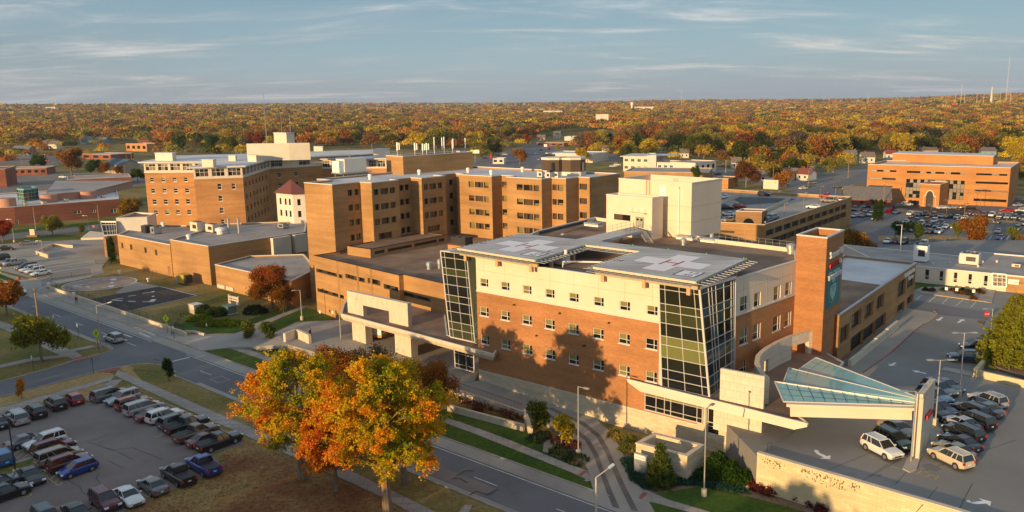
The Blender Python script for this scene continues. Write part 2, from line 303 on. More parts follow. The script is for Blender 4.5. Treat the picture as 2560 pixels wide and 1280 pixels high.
ribbon('stop_line', [[SF(-71, -8.2), SF(-71, -3)]], .054, .4, 'wline', False); ribbon('stop_line', [[SF(-70, -2.4), SF(-70, -.7)]], .054, .2, 'wline', False)
ribbon('crosswalk_line', [[(291, 841), (318, 851)], [(310, 836), (330, 843)], [(348, 832), (375, 843)], [(365, 829), (388, 838)]], .06, .35, 'wline')
ribbon('road_patch', [[(525, 948), (552, 940), (575, 950), (545, 957), (525, 948)]], .056, .12, 'kerb')
GS('patched_asphalt', -22, 4, -8.4, -6.1, .048, 'asphb')
ribbon('tar_seal', [[(1140, 1190), (1165, 1176), (1185, 1178)], [(1170, 1240), (1190, 1228), (1220, 1237), (1246, 1222)], [(1168, 1207), (1150, 1196), (1130, 1196)], [(383, 897), (400, 902)]], .055, .22, 'crack')
# kerbs
def kerb(name, pts, z=0, w=.16, h=.13, mat='kerb', px=True):
    mb = MB(); q = [Vector(P2(*p, z)) if px else Vector(p) for p in pts]
    for a, b in zip(q, q[1:]):
        d = (b - a).normalized(); n = Vector((-d.y, d.x)) * w / 2; mb.prism([a - n, b - n, b + n, a + n], z, z + h)
    return tag(mb.build(name, M[mat]), kind='structure')
kerb('kerb', [SF(-330, .1), SF(-84, .1)], px=False); kerb('kerb', [SF(-76, .1), SF(15, .1)], px=False); kerb('kerb', [SF(26, .1), SF(120, .1)], px=False)
kerb('kerb', [SF(-330, -9.3), SF(-94, -9.3)], px=False); kerb('kerb', [SF(-64, -9.3), SF(120, -9.3)], px=False)
kerb('kerb', [(-700, 1149), (0, 955), (119, 923), (186, 902), (232, 890), (268, 881), (283, 872), (270, 862), (245, 856)]); kerb('kerb', [(-700, 1201), (0, 994), (133, 959), (239, 931), (292, 919), (353, 910), (403, 913), (440, 931)])
# pavements and verges, camera side of the street
G('verge', [(-700, 1203), (0, 995), (133, 960), (239, 932), (268, 928), (288, 939), (0, 1018), (-700, 1215)], .035, 'grasst')
G('sidewalk', [(288, 939), (294, 925), (310, 931), (500, 1014), (765, 1128), (862, 1170), (979, 1226), (1110, 1290), (1060, 1300), (960, 1245), (840, 1190), (531, 1052), (469, 1024)], .06, 'walk')
G('sidewalk', [(288, 939), (276, 951), (-700, 1240), (-700, 1220), (0, 1019)], .065, 'walk'); G('sidewalk', [(278, 950), (308, 948), (243, 1006), (206, 999)], .07, 'walk')
G('sidewalk', [(500, 1040), (520, 1030), (560, 1042), (545, 1060)], .055, 'walk')
G('sidewalk', [(-700, 1100), (0, 912), (80, 894), (168, 886), (168, 893), (80, 903), (0, 920), (-700, 1120)], .06, 'walk')
G('sidewalk', [(-20, 797), (0, 803), (31, 813), (150, 865), (175, 874), (252, 858), (258, 863), (188, 878), (206, 890), (181, 897), (140, 884), (40, 836), (0, 820), (-20, 813)], .067, 'walk')
G('sidewalk', [(1140, 1290), (1160, 1262), (1180, 1262), (1170, 1290)], .06, 'walk')
for q in ([(252, 928), (292, 918), (294, 925), (271, 932)], [(179, 897), (203, 891), (226, 895), (183, 905)], [(359, 820), (383, 818), (418, 832), (405, 838)], [(1445, 1187), (1461, 1176), (1468, 1179), (1453, 1190)], [(1595, 1245), (1608, 1230), (1620, 1233), (1604, 1248)], [(230, 862), (246, 857), (252, 862), (236, 866)]): G('ramp_paver', q, .08, 'brickpad')
G('leafy_lawn', [(560, 1125), (600, 1098), (680, 1125), (840, 1195), (960, 1248), (1060, 1300), (1000, 1500), (300, 1400), (290, 1285), (362, 1250), (491, 1203), (545, 1178), (556, 1160)], .03, 'grassb')
G('bare_soil', [(318, 912), (380, 905), (420, 918), (400, 930), (345, 925)], .045, 'grass')
G('straw_lawn', [(295, 916), (352, 912), (330, 925), (360, 955), (310, 930)], .032, 'grasst')
G('lot_verge', [(-300, 1062), (0, 1026), (150, 985), (270, 955), (215, 1002), (205, 1004), (170, 990), (0, 1037), (-300, 1090)], .033, 'grasst')
# near parking lot
G('parking_lot', [(-300, 1090), (0, 1036), (206, 1004), (214, 1011), (250, 1009), (266, 985), (300, 973), (440, 1020), (600, 1098), (612, 1110), (560, 1126), (530, 1133), (556, 1163), (545, 1178), (491, 1203), (362, 1250), (290, 1290), (100, 1500), (-900, 1500)], .05, 'asphb')
kerb('kerb', [(0, 1036), (206, 1004), (214, 1011), (250, 1009)]); kerb('kerb', [(300, 973), (440, 1020), (600, 1098)])
G('parking_island', [(-30, 1180), (36, 1160), (80, 1146), (84, 1158), (44, 1188), (-30, 1212)], .16, 'grass', th=.15)
G('island_edge', [(-30, 1172), (80, 1141), (92, 1158), (46, 1192), (-30, 1218)], .10, 'kerb', th=.1)
zq = lambda l: [[(x / 5.819, 1060 + y / 5.819) for x, y in s] for s in l]
ribbon('parking_lines', zq([[(60, 370), (300, 530), (410, 440)], [(260, 490), (345, 415)], [(215, 445), (295, 380)], [(150, 415), (225, 355)], [(90, 395), (160, 340)], [(590, 700), (850, 900), (905, 850)], [(795, 855), (860, 790)], [(735, 805), (805, 735)], [(680, 755), (745, 690)], [(610, 715), (690, 650)], [(115, 880), (180, 825), (465, 1030), (350, 1075)], [(330, 960), (350, 945)], [(2250, 180), (2290, 200), (2370, 135)], [(1990, 990), (2150, 1060)], [(1740, 1150), (1830, 1220)]]), .065, .13, 'yline')
z3 = lambda l: [[(x / 3.2, 880 + y / 3.2) for x, y in s] for s in l]
ribbon('asphalt_cracks', z3([[(690, 715), (770, 700), (860, 660)], [(690, 715), (760, 735), (850, 770), (950, 800), (1060, 860)], [(850, 770), (930, 780), (1060, 765), (1150, 800)], [(870, 870), (930, 900), (990, 930)], [(790, 970), (770, 1010), (800, 1050), (740, 1080)], [(640, 1080), (660, 1130), (760, 1160)], [(540, 1020), (640, 1080)], [(1150, 800), (1300, 860)]]), .062, .09, 'crack')
# hospital side: forecourt lot, verges, helipads on the ground
G('hospital_lot', [(-400, 665), (-100, 622), (0, 611), (90, 604), (262, 597), (276, 640), (255, 668), (262, 682), (232, 690), (225, 694), (130, 714), (106, 722), (80, 742), (-60, 716), (-400, 700)], .06, 'cpav')
G('verge', [(-100, 688), (-12, 680), (44, 702), (22, 706), (-60, 704), (-100, 704)], .09, 'grassg'); G('verge', [(-20, 672), (18, 680), (84, 697), (66, 698), (0, 680), (-20, 678)], .09, 'grass')
G('sidewalk', [(-20, 678), (0, 680), (66, 698), (46, 702), (-12, 680)], .085, 'walk'); kerb('kerb', [(-100, 700), (20, 706), (80, 699)], .06); kerb('kerb', [(72, 698), (92, 697), (118, 690)], .06, mat='yline')
GS('sidewalk', -152, -73, .3, 3.0, .10, 'walk', th=.1)
G('verge', [(300, 646), (345, 650), (440, 690), (400, 700), (339, 702), (300, 690), (262, 682), (254, 672), (285, 659)], .07, 'grass')
cw = (Vector(P2(160, 714)) + Vector(P2(338, 706))) / 2; cr = (Vector(P2(160, 714)) - Vector(P2(338, 706))).length / 2
mb = MB(); mb.face([(cw.x + cr * math.cos(k / 48 * 6.2832), cw.y + cr * math.sin(k / 48 * 6.2832), .09) for k in range(48)]); tag(mb.build('round_helipad', noisy('pad_concrete', [(.3, (.26, .20, .165)), (.7, (.34, .27, .225))], .5)), kind='structure')
G('helipad_apron', [(289, 733), (330, 700), (345, 705), (403, 716), (356, 726), (300, 734)], .08, 'cpav')
ribbon('helipad_ring', [[(cw.x + cr * math.cos(k / 48 * 6.2832), cw.y + cr * math.sin(k / 48 * 6.2832)) for k in range(49)]], .10, .35, 'wline', False)
z2 = lambda l: [[(x / 2.977, 600 + y / 2.977) for x, y in s] for s in l]
ribbon('helipad_marks', z2([[(615, 330), (540, 344), (608, 348)], [(720, 308), (660, 318)], [(670, 348), (703, 349)], [(765, 298), (830, 288)], [(755, 350), (830, 352)], [(700, 350), (640, 347)]]), .105, .45, 'wline')
ribbon('helipad_marks', z2([[(835, 286), (850, 300)], [(822, 318), (845, 316)], [(815, 352), (835, 338)]]), .105, 1.3, 'wline')
G('asphalt_helipad', [(205, 751), (399.7, 716), (492, 739), (302, 781)], .085, 'asphd'); ribbon('helipad_edge', [[(205, 752), (302, 782), (492, 739), (400, 716)]], .095, .25, 'wline')
ribbon('helipad_marks', z2([[(915, 432), (830, 446), (912, 452)], [(955, 418), (1010, 410)], [(955, 455), (1010, 458)], [(1060, 396), (1135, 388)], [(1060, 458), (1145, 460)]]), .10, .45, 'wline')
ribbon('helipad_marks', z2([[(1125, 386), (1150, 384)], [(1130, 420), (1150, 418)], [(1128, 456), (1148, 440)]]), .10, 1.1, 'wline')
G('lawn', [(440, 812), (500, 800), (620, 800), (700, 770), (757, 766), (640, 806), (612, 822), (583, 834), (513, 839), (470, 832)], .075, 'grassg'); G('lawn', [(653, 828), (691, 826), (735, 803), (845, 800), (790, 775), (756, 769), (700, 796)], .078, 'grassg')
G('footpath', [(608, 826), (640, 808), (700, 786), (757, 764), (775, 764), (700, 795), (660, 814), (650, 834), (610, 836)], .09, 'walk')
G('footpath', [(430, 840), (480, 836), (585, 833), (612, 826), (612, 832), (585, 842), (500, 846), (440, 852)], .085, 'walk')
# emergency drive: ramp up from the street, plateau under the canopy, ramp down along the facade
mb = MB(); prs = [((505, 877, .06), (432, 850, .06)), ((572, 868, .3), (513, 842, .3)), ((650, 866, .8), (584, 835, .8)), ((715, 860, 1.4), (691, 830, 1.4))]
for (a, b), (c, d) in zip(prs, prs[1:]): mb.hexa([(P(*q).x, P(*q).y, -.1) for q in (a, c, d, b)], [P(*a), P(*c), P(*d), P(*b)])
pl = [(715, 860), (691, 830), (740, 806), (900, 796), (1010, 810), (1210, 900), (1186, 952), (1122, 964), (1000, 930), (860, 900)]
mb.prism([P2(*p, 1.4) for p in pl], 0, 1.4)
RP = [((1205, 950), (1122, 964), 1.4), ((1300, 983), (1240, 1005), .9), ((1400, 1013), (1325, 1032), .5), ((1490, 1048), (1400, 1082), .3), ((1525, 1078), (1440, 1110), .2), ((1545, 1110), (1462, 1150), .14), ((1570, 1160), (1475, 1195), .1), ((1600, 1215), (1487, 1238), .08), ((1640, 1285), (1495, 1262), .06)]
for (a, b, z), (c, d, y) in zip(RP, RP[1:]): mb.hexa([(q.x, q.y, -.1) for q in (P(*b, z), P(*d, y), P(*c, y), P(*a, z))], [P(*b, z), P(*d, y), P(*c, y), P(*a, z)])
o = tag(mb.build('emergency_drive', M['cpav']), kind='structure')
mb = MB()
for (a, b, z), (c, d, y) in zip(RP[2:], RP[3:]):
    for f0, f1 in ((.3, .42), (.62, .74)):
        q = lambda u, v, zz, f: P(*u, zz).lerp(P(*v, zz), f)
        pts = [q(a, b, z, f0), q(a, b, z, f1), q(c, d, y, f1), q(c, d, y, f0)]; mb.face([(p.x, p.y, p.z + .012) for p in pts])
tag(mb.build('tyre_wear', noisy('tyre_worn_concrete', [(.3, (.10, .092, .085)), (.7, (.17, .155, .14))], .3)), kind='structure')
G('sewer_cover', [(1460, 1200), (1470, 1197), (1476, 1201), (1466, 1204)], .06, 'kerb')
G('lawn', [(1060, 1030), (1146, 1018), (1327, 1078), (1360, 1116), (1470, 1178), (1484, 1228), (1430, 1226), (1268, 1150), (1060, 1076)], .035, 'grassg')
G('sidewalk', [(1104, 1040), (1195, 1070.7), (1279.7, 1102), (1416, 1158), (1467, 1176), (1479, 1204), (1431, 1182), (1357, 1152), (1179, 1081), (1104, 1054)], .07, 'walk'); G('new_slab', [(1132, 1056), (1146, 1053), (1195, 1071), (1181, 1082)], .078, 'cpav')
G('planting_bed', [(1318, 1082), (1360, 1086), (1420, 1100), (1452, 1130), (1466, 1152), (1465, 1166), (1428, 1158), (1357, 1128), (1360, 1106)], .06, 'gravel')
G('lawn', [(507, 869), (525, 866), (576, 871), (662, 901), (760, 938), (740, 960), (683, 940), (548, 891), (505, 874)], .07, 'grassg'); G('sidewalk', [(572, 868), (600, 864), (690, 901), (800, 940), (780, 950), (662, 901), (576, 871)], .09, 'walk')
G('planting_bed', [(592, 862), (634, 856), (705, 858), (760, 880), (700, 885), (617, 873)], .10, 'grassg')
G('lawn', [(1600, 1250), (1634, 1233), (1681, 1217), (1759, 1211), (1852, 1230), (2024, 1280), (2200, 1330), (1900, 1420), (1650, 1300)], .04, 'grassg'); G('sidewalk', [(1590, 1212), (1599, 1217), (1671, 1249), (1777, 1280), (1900, 1310), (1850, 1330), (1727, 1281), (1634, 1256), (1601, 1251)], .075, 'walk')
G('planting_bed', [(1517, 1078), (1600, 1090), (1640, 1150), (1800, 1180), (1895, 1200), (2200, 1290), (2060, 1292), (1880, 1243), (1759, 1214), (1634, 1236), (1590, 1200), (1556, 1140), (1540, 1108)], .045, 'mulch')
# raised parking deck, z = 4
DZ = 4.0
DK = [P2(1893, 1140, DZ), P2(2382, 1282, DZ), P2(2760, 1400, DZ), (140, 60), (260, 150), (330, 205), (112, 224), (64, 205), (46, 190), (38, 168), (22, 132), (19, 98)]
mb = MB(); mb.prism(DK, 0, DZ); tag(mb.build('parking_deck', M['cpavd']), kind='structure')
d3 = lambda l: [[(x / 3.2 + 2000, 880 + y / 3.2) for x, y in s] for s in l]
ribbon('deck_joints', d3([[(930, 780), (560, 1000)], [(1380, 1050), (1260, 1280)], [(850, 960), (760, 1060)], [(1100, 1080), (930, 1280)]]) + [[(2180, 1130), (2060, 1180)], [(2540, 1100), (2300, 1180)], [(2150, 1205), (2220, 1160)]], DZ + .01, .07, 'crack')
G('oil_stain', [(2305, 1162), (2325, 1159), (2355, 1172), (2340, 1179), (2315, 1172)], DZ + .012, 'asph'); G('manhole_cover', [(2190, 1188), (2200, 1184), (2207, 1189), (2196, 1192)], DZ + .012, 'asph')
def arrow(p0, p1, w=.35, z=DZ):
    a = V2(P(*p0, z)); b = V2(P(*p1, z)); d = (b - a).normalized(); n = Vector((-d.y, d.x)); l = (b - a).length; k = b - d * min(1.1, l * .45); mb = MB()
    f = lambda q: (q.x, q.y, z + .015)
    mb.face([f(a - n * w / 2), f(k - n * w / 2), f(k + n * w / 2), f(a + n * w / 2)]); mb.face([f(k - n * w * 1.6), f(b), f(k + n * w * 1.6)]); o = mb.build('lane_arrow', M['wp']); return tag(o, kind='structure')
arrow((2239, 907), (2224, 915)); arrow((2315, 934), (2280, 926)); arrow((2048, 1135), (2076, 1148), .5); arrow((2440, 1258), (2478, 1254), .5); arrow((2356, 793), (2343, 802)); arrow((2395, 807), (2409, 798))
ribbon('arrow_shaft', [[(2040, 1125), (2043, 1131), (2049, 1136)], [(2417, 1251), (2428, 1256), (2442, 1258)]], DZ + .018, .45, 'wp')
kerb('red_kerb', [(2311, 810), (2285, 829), (2230, 880), (2156, 934)], DZ, mat='rline'); kerb('kerb', [(2311, 810), (2330, 798), (2343, 786), (2335, 778)], DZ, mat='yline')
G('deck_pavement', [(2311, 810), (2285, 829), (2230, 880), (2156, 934), (2105, 925), (2240, 815), (2262, 770), (2330, 780), (2343, 786)], DZ + .1, 'cpav', th=.1)
ribbon('bay_lines', [[(2339, 741), (2322, 755)], [(2370, 745), (2356, 759)], [(2407, 750), (2390, 764)], [(2440, 755), (2426, 769)], [(2304, 737), (2290, 750)]], DZ + .015, .14, 'wline'); kerb('kerb', [(2306, 734), (2477, 757)], DZ, mat='yline')
G('gravel_garden', [(2288, 725), (2306, 717), (2472, 716), (2452, 752), (2306, 733)], DZ + .1, 'gravel', th=.09); G('footpath', [(2469, 716), (2493, 716), (2479, 756), (2453, 752)], DZ + .13, 'walk', th=.12); G('lawn', [(2285, 702), (2460, 710), (2470, 718), (2306, 718), (2285, 724)], DZ + .03, 'grassg')
G('deck_patch', [(2290, 750), (2400, 770), (2470, 780), (2470, 800), (2330, 785), (2270, 770)], DZ + .008, 'asph')
ribbon('bay_lines', d3([[(730, 915), (820, 945)], [(890, 960), (1000, 1000)], [(1000, 1000), (1040, 985)], [(930, 975), (980, 950)], [(1080, 1020), (1110, 990)], [(960, 930), (1100, 1010)]]) + [[(2330, 1070), (2352, 1060)], [(2340, 1050), (2362, 1040)]], DZ + .016, .12, 'yline')
G('deck_island', d3([[(820, 930), (850, 860), (1090, 590), (1140, 620), (960, 850), (930, 940), (880, 960)]])[0], DZ + .13, 'kerb', th=.12)
G('deck_island', d3([[(1130, 140), (1160, 118), (1400, 160), (1395, 195)]])[0], DZ + .12, 'kerb', th=.11)
G('planting_bed', [(2455, 905), (2480, 880), (2560, 890), (2760, 950), (2700, 1000), (2560, 940)], DZ + .5, 'mulch', th=.5)
G('tree_island', [(2446, 800), (2462, 803), (2458, 812), (2444, 808)], DZ + .14, 'mulch', th=.13)
# town paving and far roads (ground level)
M['town'] = noisy('town_paving', [(.25, (.14, .125, .11)), (.5, (.19, .17, .15)), (.75, (.26, .235, .20))], .05, .95, detail=9)
G('far_lot', [(2125, 520), (2250, 500), (2420, 488), (2700, 500), (2900, 640), (2560, 668), (2200, 640), (2120, 610)], .05, 'asph')
G('fresh_lot', [(2250, 520), (2275, 512), (2390, 514), (2475, 530), (2560, 545), (2560, 556), (2400, 540)], .07, 'asphd'); G('fresh_lot', [(2540, 500), (2700, 500), (2700, 520), (2528, 514)], .07, 'asphd')
for q in ([(2195, 590), (2310, 586), (2420, 594), (2418, 602), (2300, 596), (2195, 603)], [(2246, 524), (2300, 528), (2420, 540), (2560, 555), (2560, 560), (2400, 545), (2246, 529)], [(2490, 601), (2700, 622), (2700, 630), (2490, 608)], [(2340, 514), (2400, 512), (2452, 522), (2395, 524)], [(2135, 640), (2200, 625), (2230, 640), (2150, 660)], [(2360, 567), (2430, 573), (2560, 586), (2560, 590), (2360, 572)]): G('verge', q, .085, 'grasst')
ribbon('bay_lines', [[(2180 + k * 25, 650), (2190 + k * 25, 636)] for k in range(5)] + [[(x, 545), (x - 8, 556)] for x in range(2480, 2560, 20)] + [[(x, 588), (x - 8, 600)] for x in range(2480, 2600, 22)], .075, .15, 'wline')
G('avenue', [(-700, 660), (-100, 598), (37, 583), (150, 573), (290, 554), (330, 548), (330, 560), (252, 574), (150, 586), (37, 597), (-100, 613), (-700, 680)], .06, 'asph')
G('lawn', [(-100, 590), (37, 575), (160, 562), (290, 549), (290, 554), (150, 572), (37, 582), (-100, 597)], .055, 'grassg'); G('lawn', [(-100, 614), (37, 598), (150, 587), (205, 590), (200, 598), (90, 603), (0, 610), (-100, 621)], .07, 'grassg')
G('town_lot', [(-200, 478), (20, 440), (140, 432), (260, 432), (420, 425), (420, 455), (260, 475), (60, 480), (-200, 500)], .05, 'town'); G('town_lot', [(0, 400), (60, 388), (160, 392), (200, 404), (120, 412), (0, 414)], .05, 'town')
G('avenue', [(1100, 420), (1250, 395), (1350, 352), (1400, 338), (1470, 328), (1480, 332), (1405, 356), (1360, 395), (1330, 425)], .05, 'asph')
G('town_lot', [(1180, 385), (1260, 380), (1310, 362), (1420, 372), (1440, 400), (1340, 440), (1180, 430)], .045, 'town'); G('town_lot', [(1380, 420), (1560, 400), (1800, 440), (1990, 480), (2170, 500), (2160, 440), (2200, 425), (2180, 410), (2060, 430), (1950, 430), (1800, 420), (1560, 378), (1450, 395)], .046, 'town')
G('avenue', [(1780, 500), (2000, 478), (2110, 452), (2180, 418), (2210, 405), (2222, 408), (2190, 450), (2180, 520), (2000, 520)], .05, 'asph')
G('lawn', [(2090, 468), (2165, 455), (2165, 470), (2100, 480)], .06, 'grass'); G('lawn', [(1440, 420), (1560, 410), (1560, 425), (1440, 432)], .06, 'grass')
# ================================================================ BUILDINGS
def area2(p): return sum(p[i][0] * p[(i + 1) % len(p)][1] - p[(i + 1) % len(p)][0] * p[i][1] for i in range(len(p)))
def inset(p, d):
    n = len(p); out = []
    for i in range(n):
        a, b, c = V2(p[i - 1]), V2(p[i]), V2(p[(i + 1) % n]); u = (b - a).normalized(); v = (c - b).normalized()
        n1 = Vector((-u.y, u.x)); n2 = Vector((-v.y, v.x)); k = n1 + n2; dd = k.dot(n1)
        out.append(tuple(b + k * (d / max(dd, .3))))
    return out
def wall(mb, a, b, z0, z1, holes=(), depth=.18, m=0):
    a = V2(a); b = V2(b); ln = (b - a).length; u = (b - a) / ln; inn = Vector((-u.y, u.x))
    us = sorted({0., ln} | {min(ln, max(0, h[k])) for h in holes for k in (0, 2)}); zs = sorted({z0, z1} | {min(z1, max(z0, h[k])) for h in holes for k in (1, 3)})
    f = lambda s, z, d=0: (*(a + u * s + inn * d), z)
    for i in range(len(us) - 1):
        for j in range(len(zs) - 1):
            if us[i + 1] - us[i] < 1e-4 or zs[j + 1] - zs[j] < 1e-4: continue
            cu, cz = (us[i] + us[i + 1]) / 2, (zs[j] + zs[j + 1]) / 2
            if any(h[0] < cu < h[2] and h[1] < cz < h[3] for h in holes): continue
            mb.face([f(us[i], zs[j]), f(us[i + 1], zs[j]), f(us[i + 1], zs[j + 1]), f(us[i], zs[j + 1])], m)
    for h in holes:
        x0, y0, x1, y1 = h[:4]
        if y1 <= z0 or y0 >= z1: continue
        d = depth
        mb.face([f(x0, y0), f(x1, y0), f(x1, y0, d), f(x0, y0, d)], m); mb.face([f(x0, y1), f(x0, y1, d), f(x1, y1, d), f(x1, y1)], m)
        mb.face([f(x0, y0), f(x0, y0, d), f(x0, y1, d), f(x0, y1)], m); mb.face([f(x1, y0), f(x1, y1), f(x1, y1, d), f(x1, y0, d)], m)
def wrect(a, b, tl, br):
    p = PL(*tl, a, b); q = PL(*br, a, b); a = V2(a); u = (V2(b) - a).normalized(); x0 = (V2(p) - a).dot(u); x1 = (V2(q) - a).dot(u)
    return (min(x0, x1), min(p.z, q.z), max(x0, x1), max(p.z, q.z))
def wrow(a, b, first, last, n):
    r0 = wrect(a, b, *first); r1 = wrect(a, b, *last); w = (r0[2] - r0[0] + r1[2] - r1[0]) / 2; z0 = (r0[1] + r1[1]) / 2; z1 = (r0[3] + r1[3]) / 2; o = []
    for k in range(n): x = r0[0] + (r1[0] - r0[0]) * k / max(1, n - 1); o.append((x, z0, x + w, z1))
    return o
STY = {  # cols, rows(bottom to top), frame, pane choices, frame width, sill
 'dbl': ([0, .70, 1], [0, .42, 1], 'sill', 'dbl', .05, 1), 'dark': ([0, 1], [0, 1], 'dark', ['gl'], .06, 0),
 'rib': ([0, .17, .34, .5, .67, .84, 1], [0, 1], 'dark', ['gl', 'gl', 'gl', 'curt', 'glg'], .05, 0),
 'rib3': ([0, .33, .66, 1], [0, 1], 'dark', ['gl', 'gl', 'curt'], .05, 0),
 'old': ([0, 1], [0, .5, 1], 'sill', ['gl', 'curt', 'gl'], .11, 1), 'two': ([0, .5, 1], [0, 1], 'dark', ['curt', 'blind', 'curt', 'gl'], .05, 0),
 'tw': ([0, .25, .5, .75, 1], [0, 1], 'dark', ['curt', 'curt', 'gl', 'curt'], .04, 0), 'lit': ([0, 1], [0, .35, 1], 'dark', ['blind', 'blind', 'gl', 'curt'], .04, 0),
 'grid': ([0, .33, .66, 1], [0, .6, 1], 'sill', ['gl', 'curt'], .09, 0), 'slit': ([0, 1], [0, .25, .38, 1], 'sill', ['gl'], .07, 0), 'teal': ([0, .5, 1], [0, 1], 'sill', ['glt'], .08, 0)}
def window(rt, a, b, rect, sty, depth=.16, rnd=random):
    cols, rows, fm, pm, fw_, sill = STY[sty]; a = V2(a); u = (V2(b) - a).normalized(); inn = Vector((-u.y, u.x)); x0, z0, x1, z1 = rect[:4]; w = x1 - x0; h = z1 - z0
    f = lambda s, z, d: Vector((*(a + u * s + inn * d), z))
    fr = MB(); pn = MB(); mats = []
    ch = ['gll', 'gl'] if rnd.random() < .65 else (['gll', 'gll'] if rnd.random() < .4 else ['gl', 'gl'])
    for c in cols:
        x = x0 + min(max(c * w, fw_ / 2), w - fw_ / 2); fr.bar(f(x, z0, depth - .03), f(x, z1, depth - .03), .07, fw_)
    for r in rows:
        z = z0 + min(max(r * h, fw_ / 2), h - fw_ / 2); fr.bar(f(x0, z, depth - .028), f(x1, z, depth - .028), .066, fw_)
    if sill: fr.bar(f(x0 - .08, z0 - .05, -.02), f(x1 + .08, z0 - .05, -.02), .12, .1)
    for i in range(len(cols) - 1):
        for j in range(len(rows) - 1):
            if pm == 'dbl': k = 'gl' if i == 1 else ('blind' if (j == 1 or ch[1] == 'gll') and ch[0] == 'gll' else 'gl')
            else: k = rnd.choice(pm)
            if k not in mats: mats.append(k)
            s0, s1, t0, t1 = x0 + cols[i] * w, x0 + cols[i + 1] * w, z0 + rows[j] * h, z0 + rows[j + 1] * h
            pn.face([f(s0, t0, depth), f(s1, t0, depth), f(s1, t1, depth), f(s0, t1, depth)], mats.index(k))
    o = fr.build('window', M[fm], rt); pn.build('pane', [M[k] for k in mats], o); return o
def bldg(name, label, cat, poly, z0, z1, wm, rm='roofbr', cope='trim', wins=None, par=.55, bands=None, sty='dark', depth=.16, group=None, skip=(), cope_h=.14, roof=True):
    if area2(poly) < 0: raise Exception('cw ' + name)
    cx = sum(p[0] for p in poly) / len(poly); cy = sum(p[1] for p in poly) / len(poly)
    rt = root(name, (cx, cy, z0), label, cat, group); wins = wins or {}; n = len(poly)
    bands = bands or [('wall', z0, z1, wm)]
    for bn, y0, y1, m_ in bands:
        mb = MB()
        for i in range(n):
            if i in skip: continue
            hs = [w for w in wins.get(i, []) if w[1] < y1 and w[3] > y0]
            wall(mb, poly[i], poly[(i + 1) % n], y0, y1, hs, depth)
        if bn == bands[-1][0] and par > 0:
            ins = inset(poly, .3)
            for i in range(n): p, q = ins[i], ins[(i + 1) % n]; mb.face([(*q, z1 - par), (*p, z1 - par), (*p, z1), (*q, z1)])
        mb.build(bn, M[m_], rt)
    for i, ws in wins.items():
        for w in ws: window(rt, poly[i], poly[(i + 1) % n], w, w[4] if len(w) > 4 else sty, depth)
    if roof:
        mb = MB(); mb.face([(*p, z1 - par) for p in (inset(poly, .3) if par > 0 else poly)]); mb.build('roof', M[rm], rt)
    if cope:
        mb = MB(); out = inset(poly, -.06); ins = inset(poly, .34)
        for i in range(n): j = (i + 1) % n; mb.hexa([(*out[i], z1 - .03), (*out[j], z1 - .03), (*ins[j], z1 - .03), (*ins[i], z1 - .03)], [(*out[i], z1 + cope_h), (*out[j], z1 + cope_h), (*ins[j], z1 + cope_h), (*ins[i], z1 + cope_h)])
        mb.build('coping', M[cope], rt)
    return rt
_tx = {}
def text(parent, s, o, u, h, mat, thick=.03, up=Vector((0, 0, 1)), name='lettering', sx=1.0):
    cu = bpy.data.curves.new('t', 'FONT'); cu.body = s; cu.size = 1; cu.extrude = .02; ob = bpy.data.objects.new('t', cu); C.objects.link(ob)
    dg = bpy.context.evaluated_depsgraph_get(); me = bpy.data.meshes.new_from_object(ob.evaluated_get(dg)); bpy.data.objects.remove(ob); bpy.data.curves.remove(cu)
    u = Vector((u[0], u[1], u[2] if len(u) > 2 else 0)).normalized(); nrm = u.cross(up).normalized(); o = Vector(o); off = wloc(parent) if parent else Vector((0, 0, 0)); k = h / .72
    for v in me.vertices: x, y, z = v.co; v.co = o + u * x * k * sx + up * y * k + nrm * (z / .02 * thick + thick) - off
    me.materials.clear(); me.materials.append(M[mat]); me.name = name
    ob = bpy.data.objects.new(name, me); C.objects.link(ob)
    if parent: ob.parent = parent
    return ob
def tw(s): return len(s) * .55
# ---------------------------------------------------------------- surgery building (front)
ZF = 20.0
A0 = P2(1189.4, 646.3, ZF); E0 = P2(1645, 711.5, ZF); ua = (V2(E0) - V2(A0)).normalized(); ub = Vector((-ua.y, ua.x))
def onx(px, py, z=None): p = PL(px, py, A0, E0); return (p.x, p.y)
CC = onx(1751, 720); DD = P2(1834, 700, ZF); TT = P2(1995, 652, ZF)
BR = P2(1989, 623, ZF); BM = P2(1778, 598, ZF); BL = (7.0, 160.0); BLL = (-3.9, 142.8)
polyF = [A0, CC, DD, TT, BR, BM, (14, 152), BL, BLL]
w0 = wrow(A0, CC, ((1200.2, 693.8), (1220, 716.9)), ((1616.9, 763.6), (1645, 791.7)), 8)
w1 = wrow(A0, CC, ((1199.5, 763.9), (1221, 790.5)), ((1613.8, 846.4), (1643.8, 878)), 8)
w2 = wrow(A0, CC, ((1201.4, 834.6), (1222.5, 860.8)), ((1613.9, 927.2), (1642.8, 960.4)), 8)
gw = wrect(A0, CC, (1613.4, 984.7), (1755.6, 1080)); gr_ = (gw[0], 3.55, gw[2], 6.05)
winF = {0: [(*w, 'dbl') for w in w0 + w1 + w2], 2: [(*wrect(DD, TT, *q), 'dbl') for q in [((1851, 744), (1867.7, 773.8)), ((1884.8, 734.7), (1901, 762.8)), ((1935, 718), (1951, 746)), ((1963.8, 707.4), (1978.4, 734)), ((1849.7, 824.5), (1868.4, 856.6)), ((1883, 812.8), (1901, 843)), ((1933, 793.8), (1950.5, 823)), ((1962.4, 783), (1977, 811)), ((1848, 907), (1865.5, 928))]]}
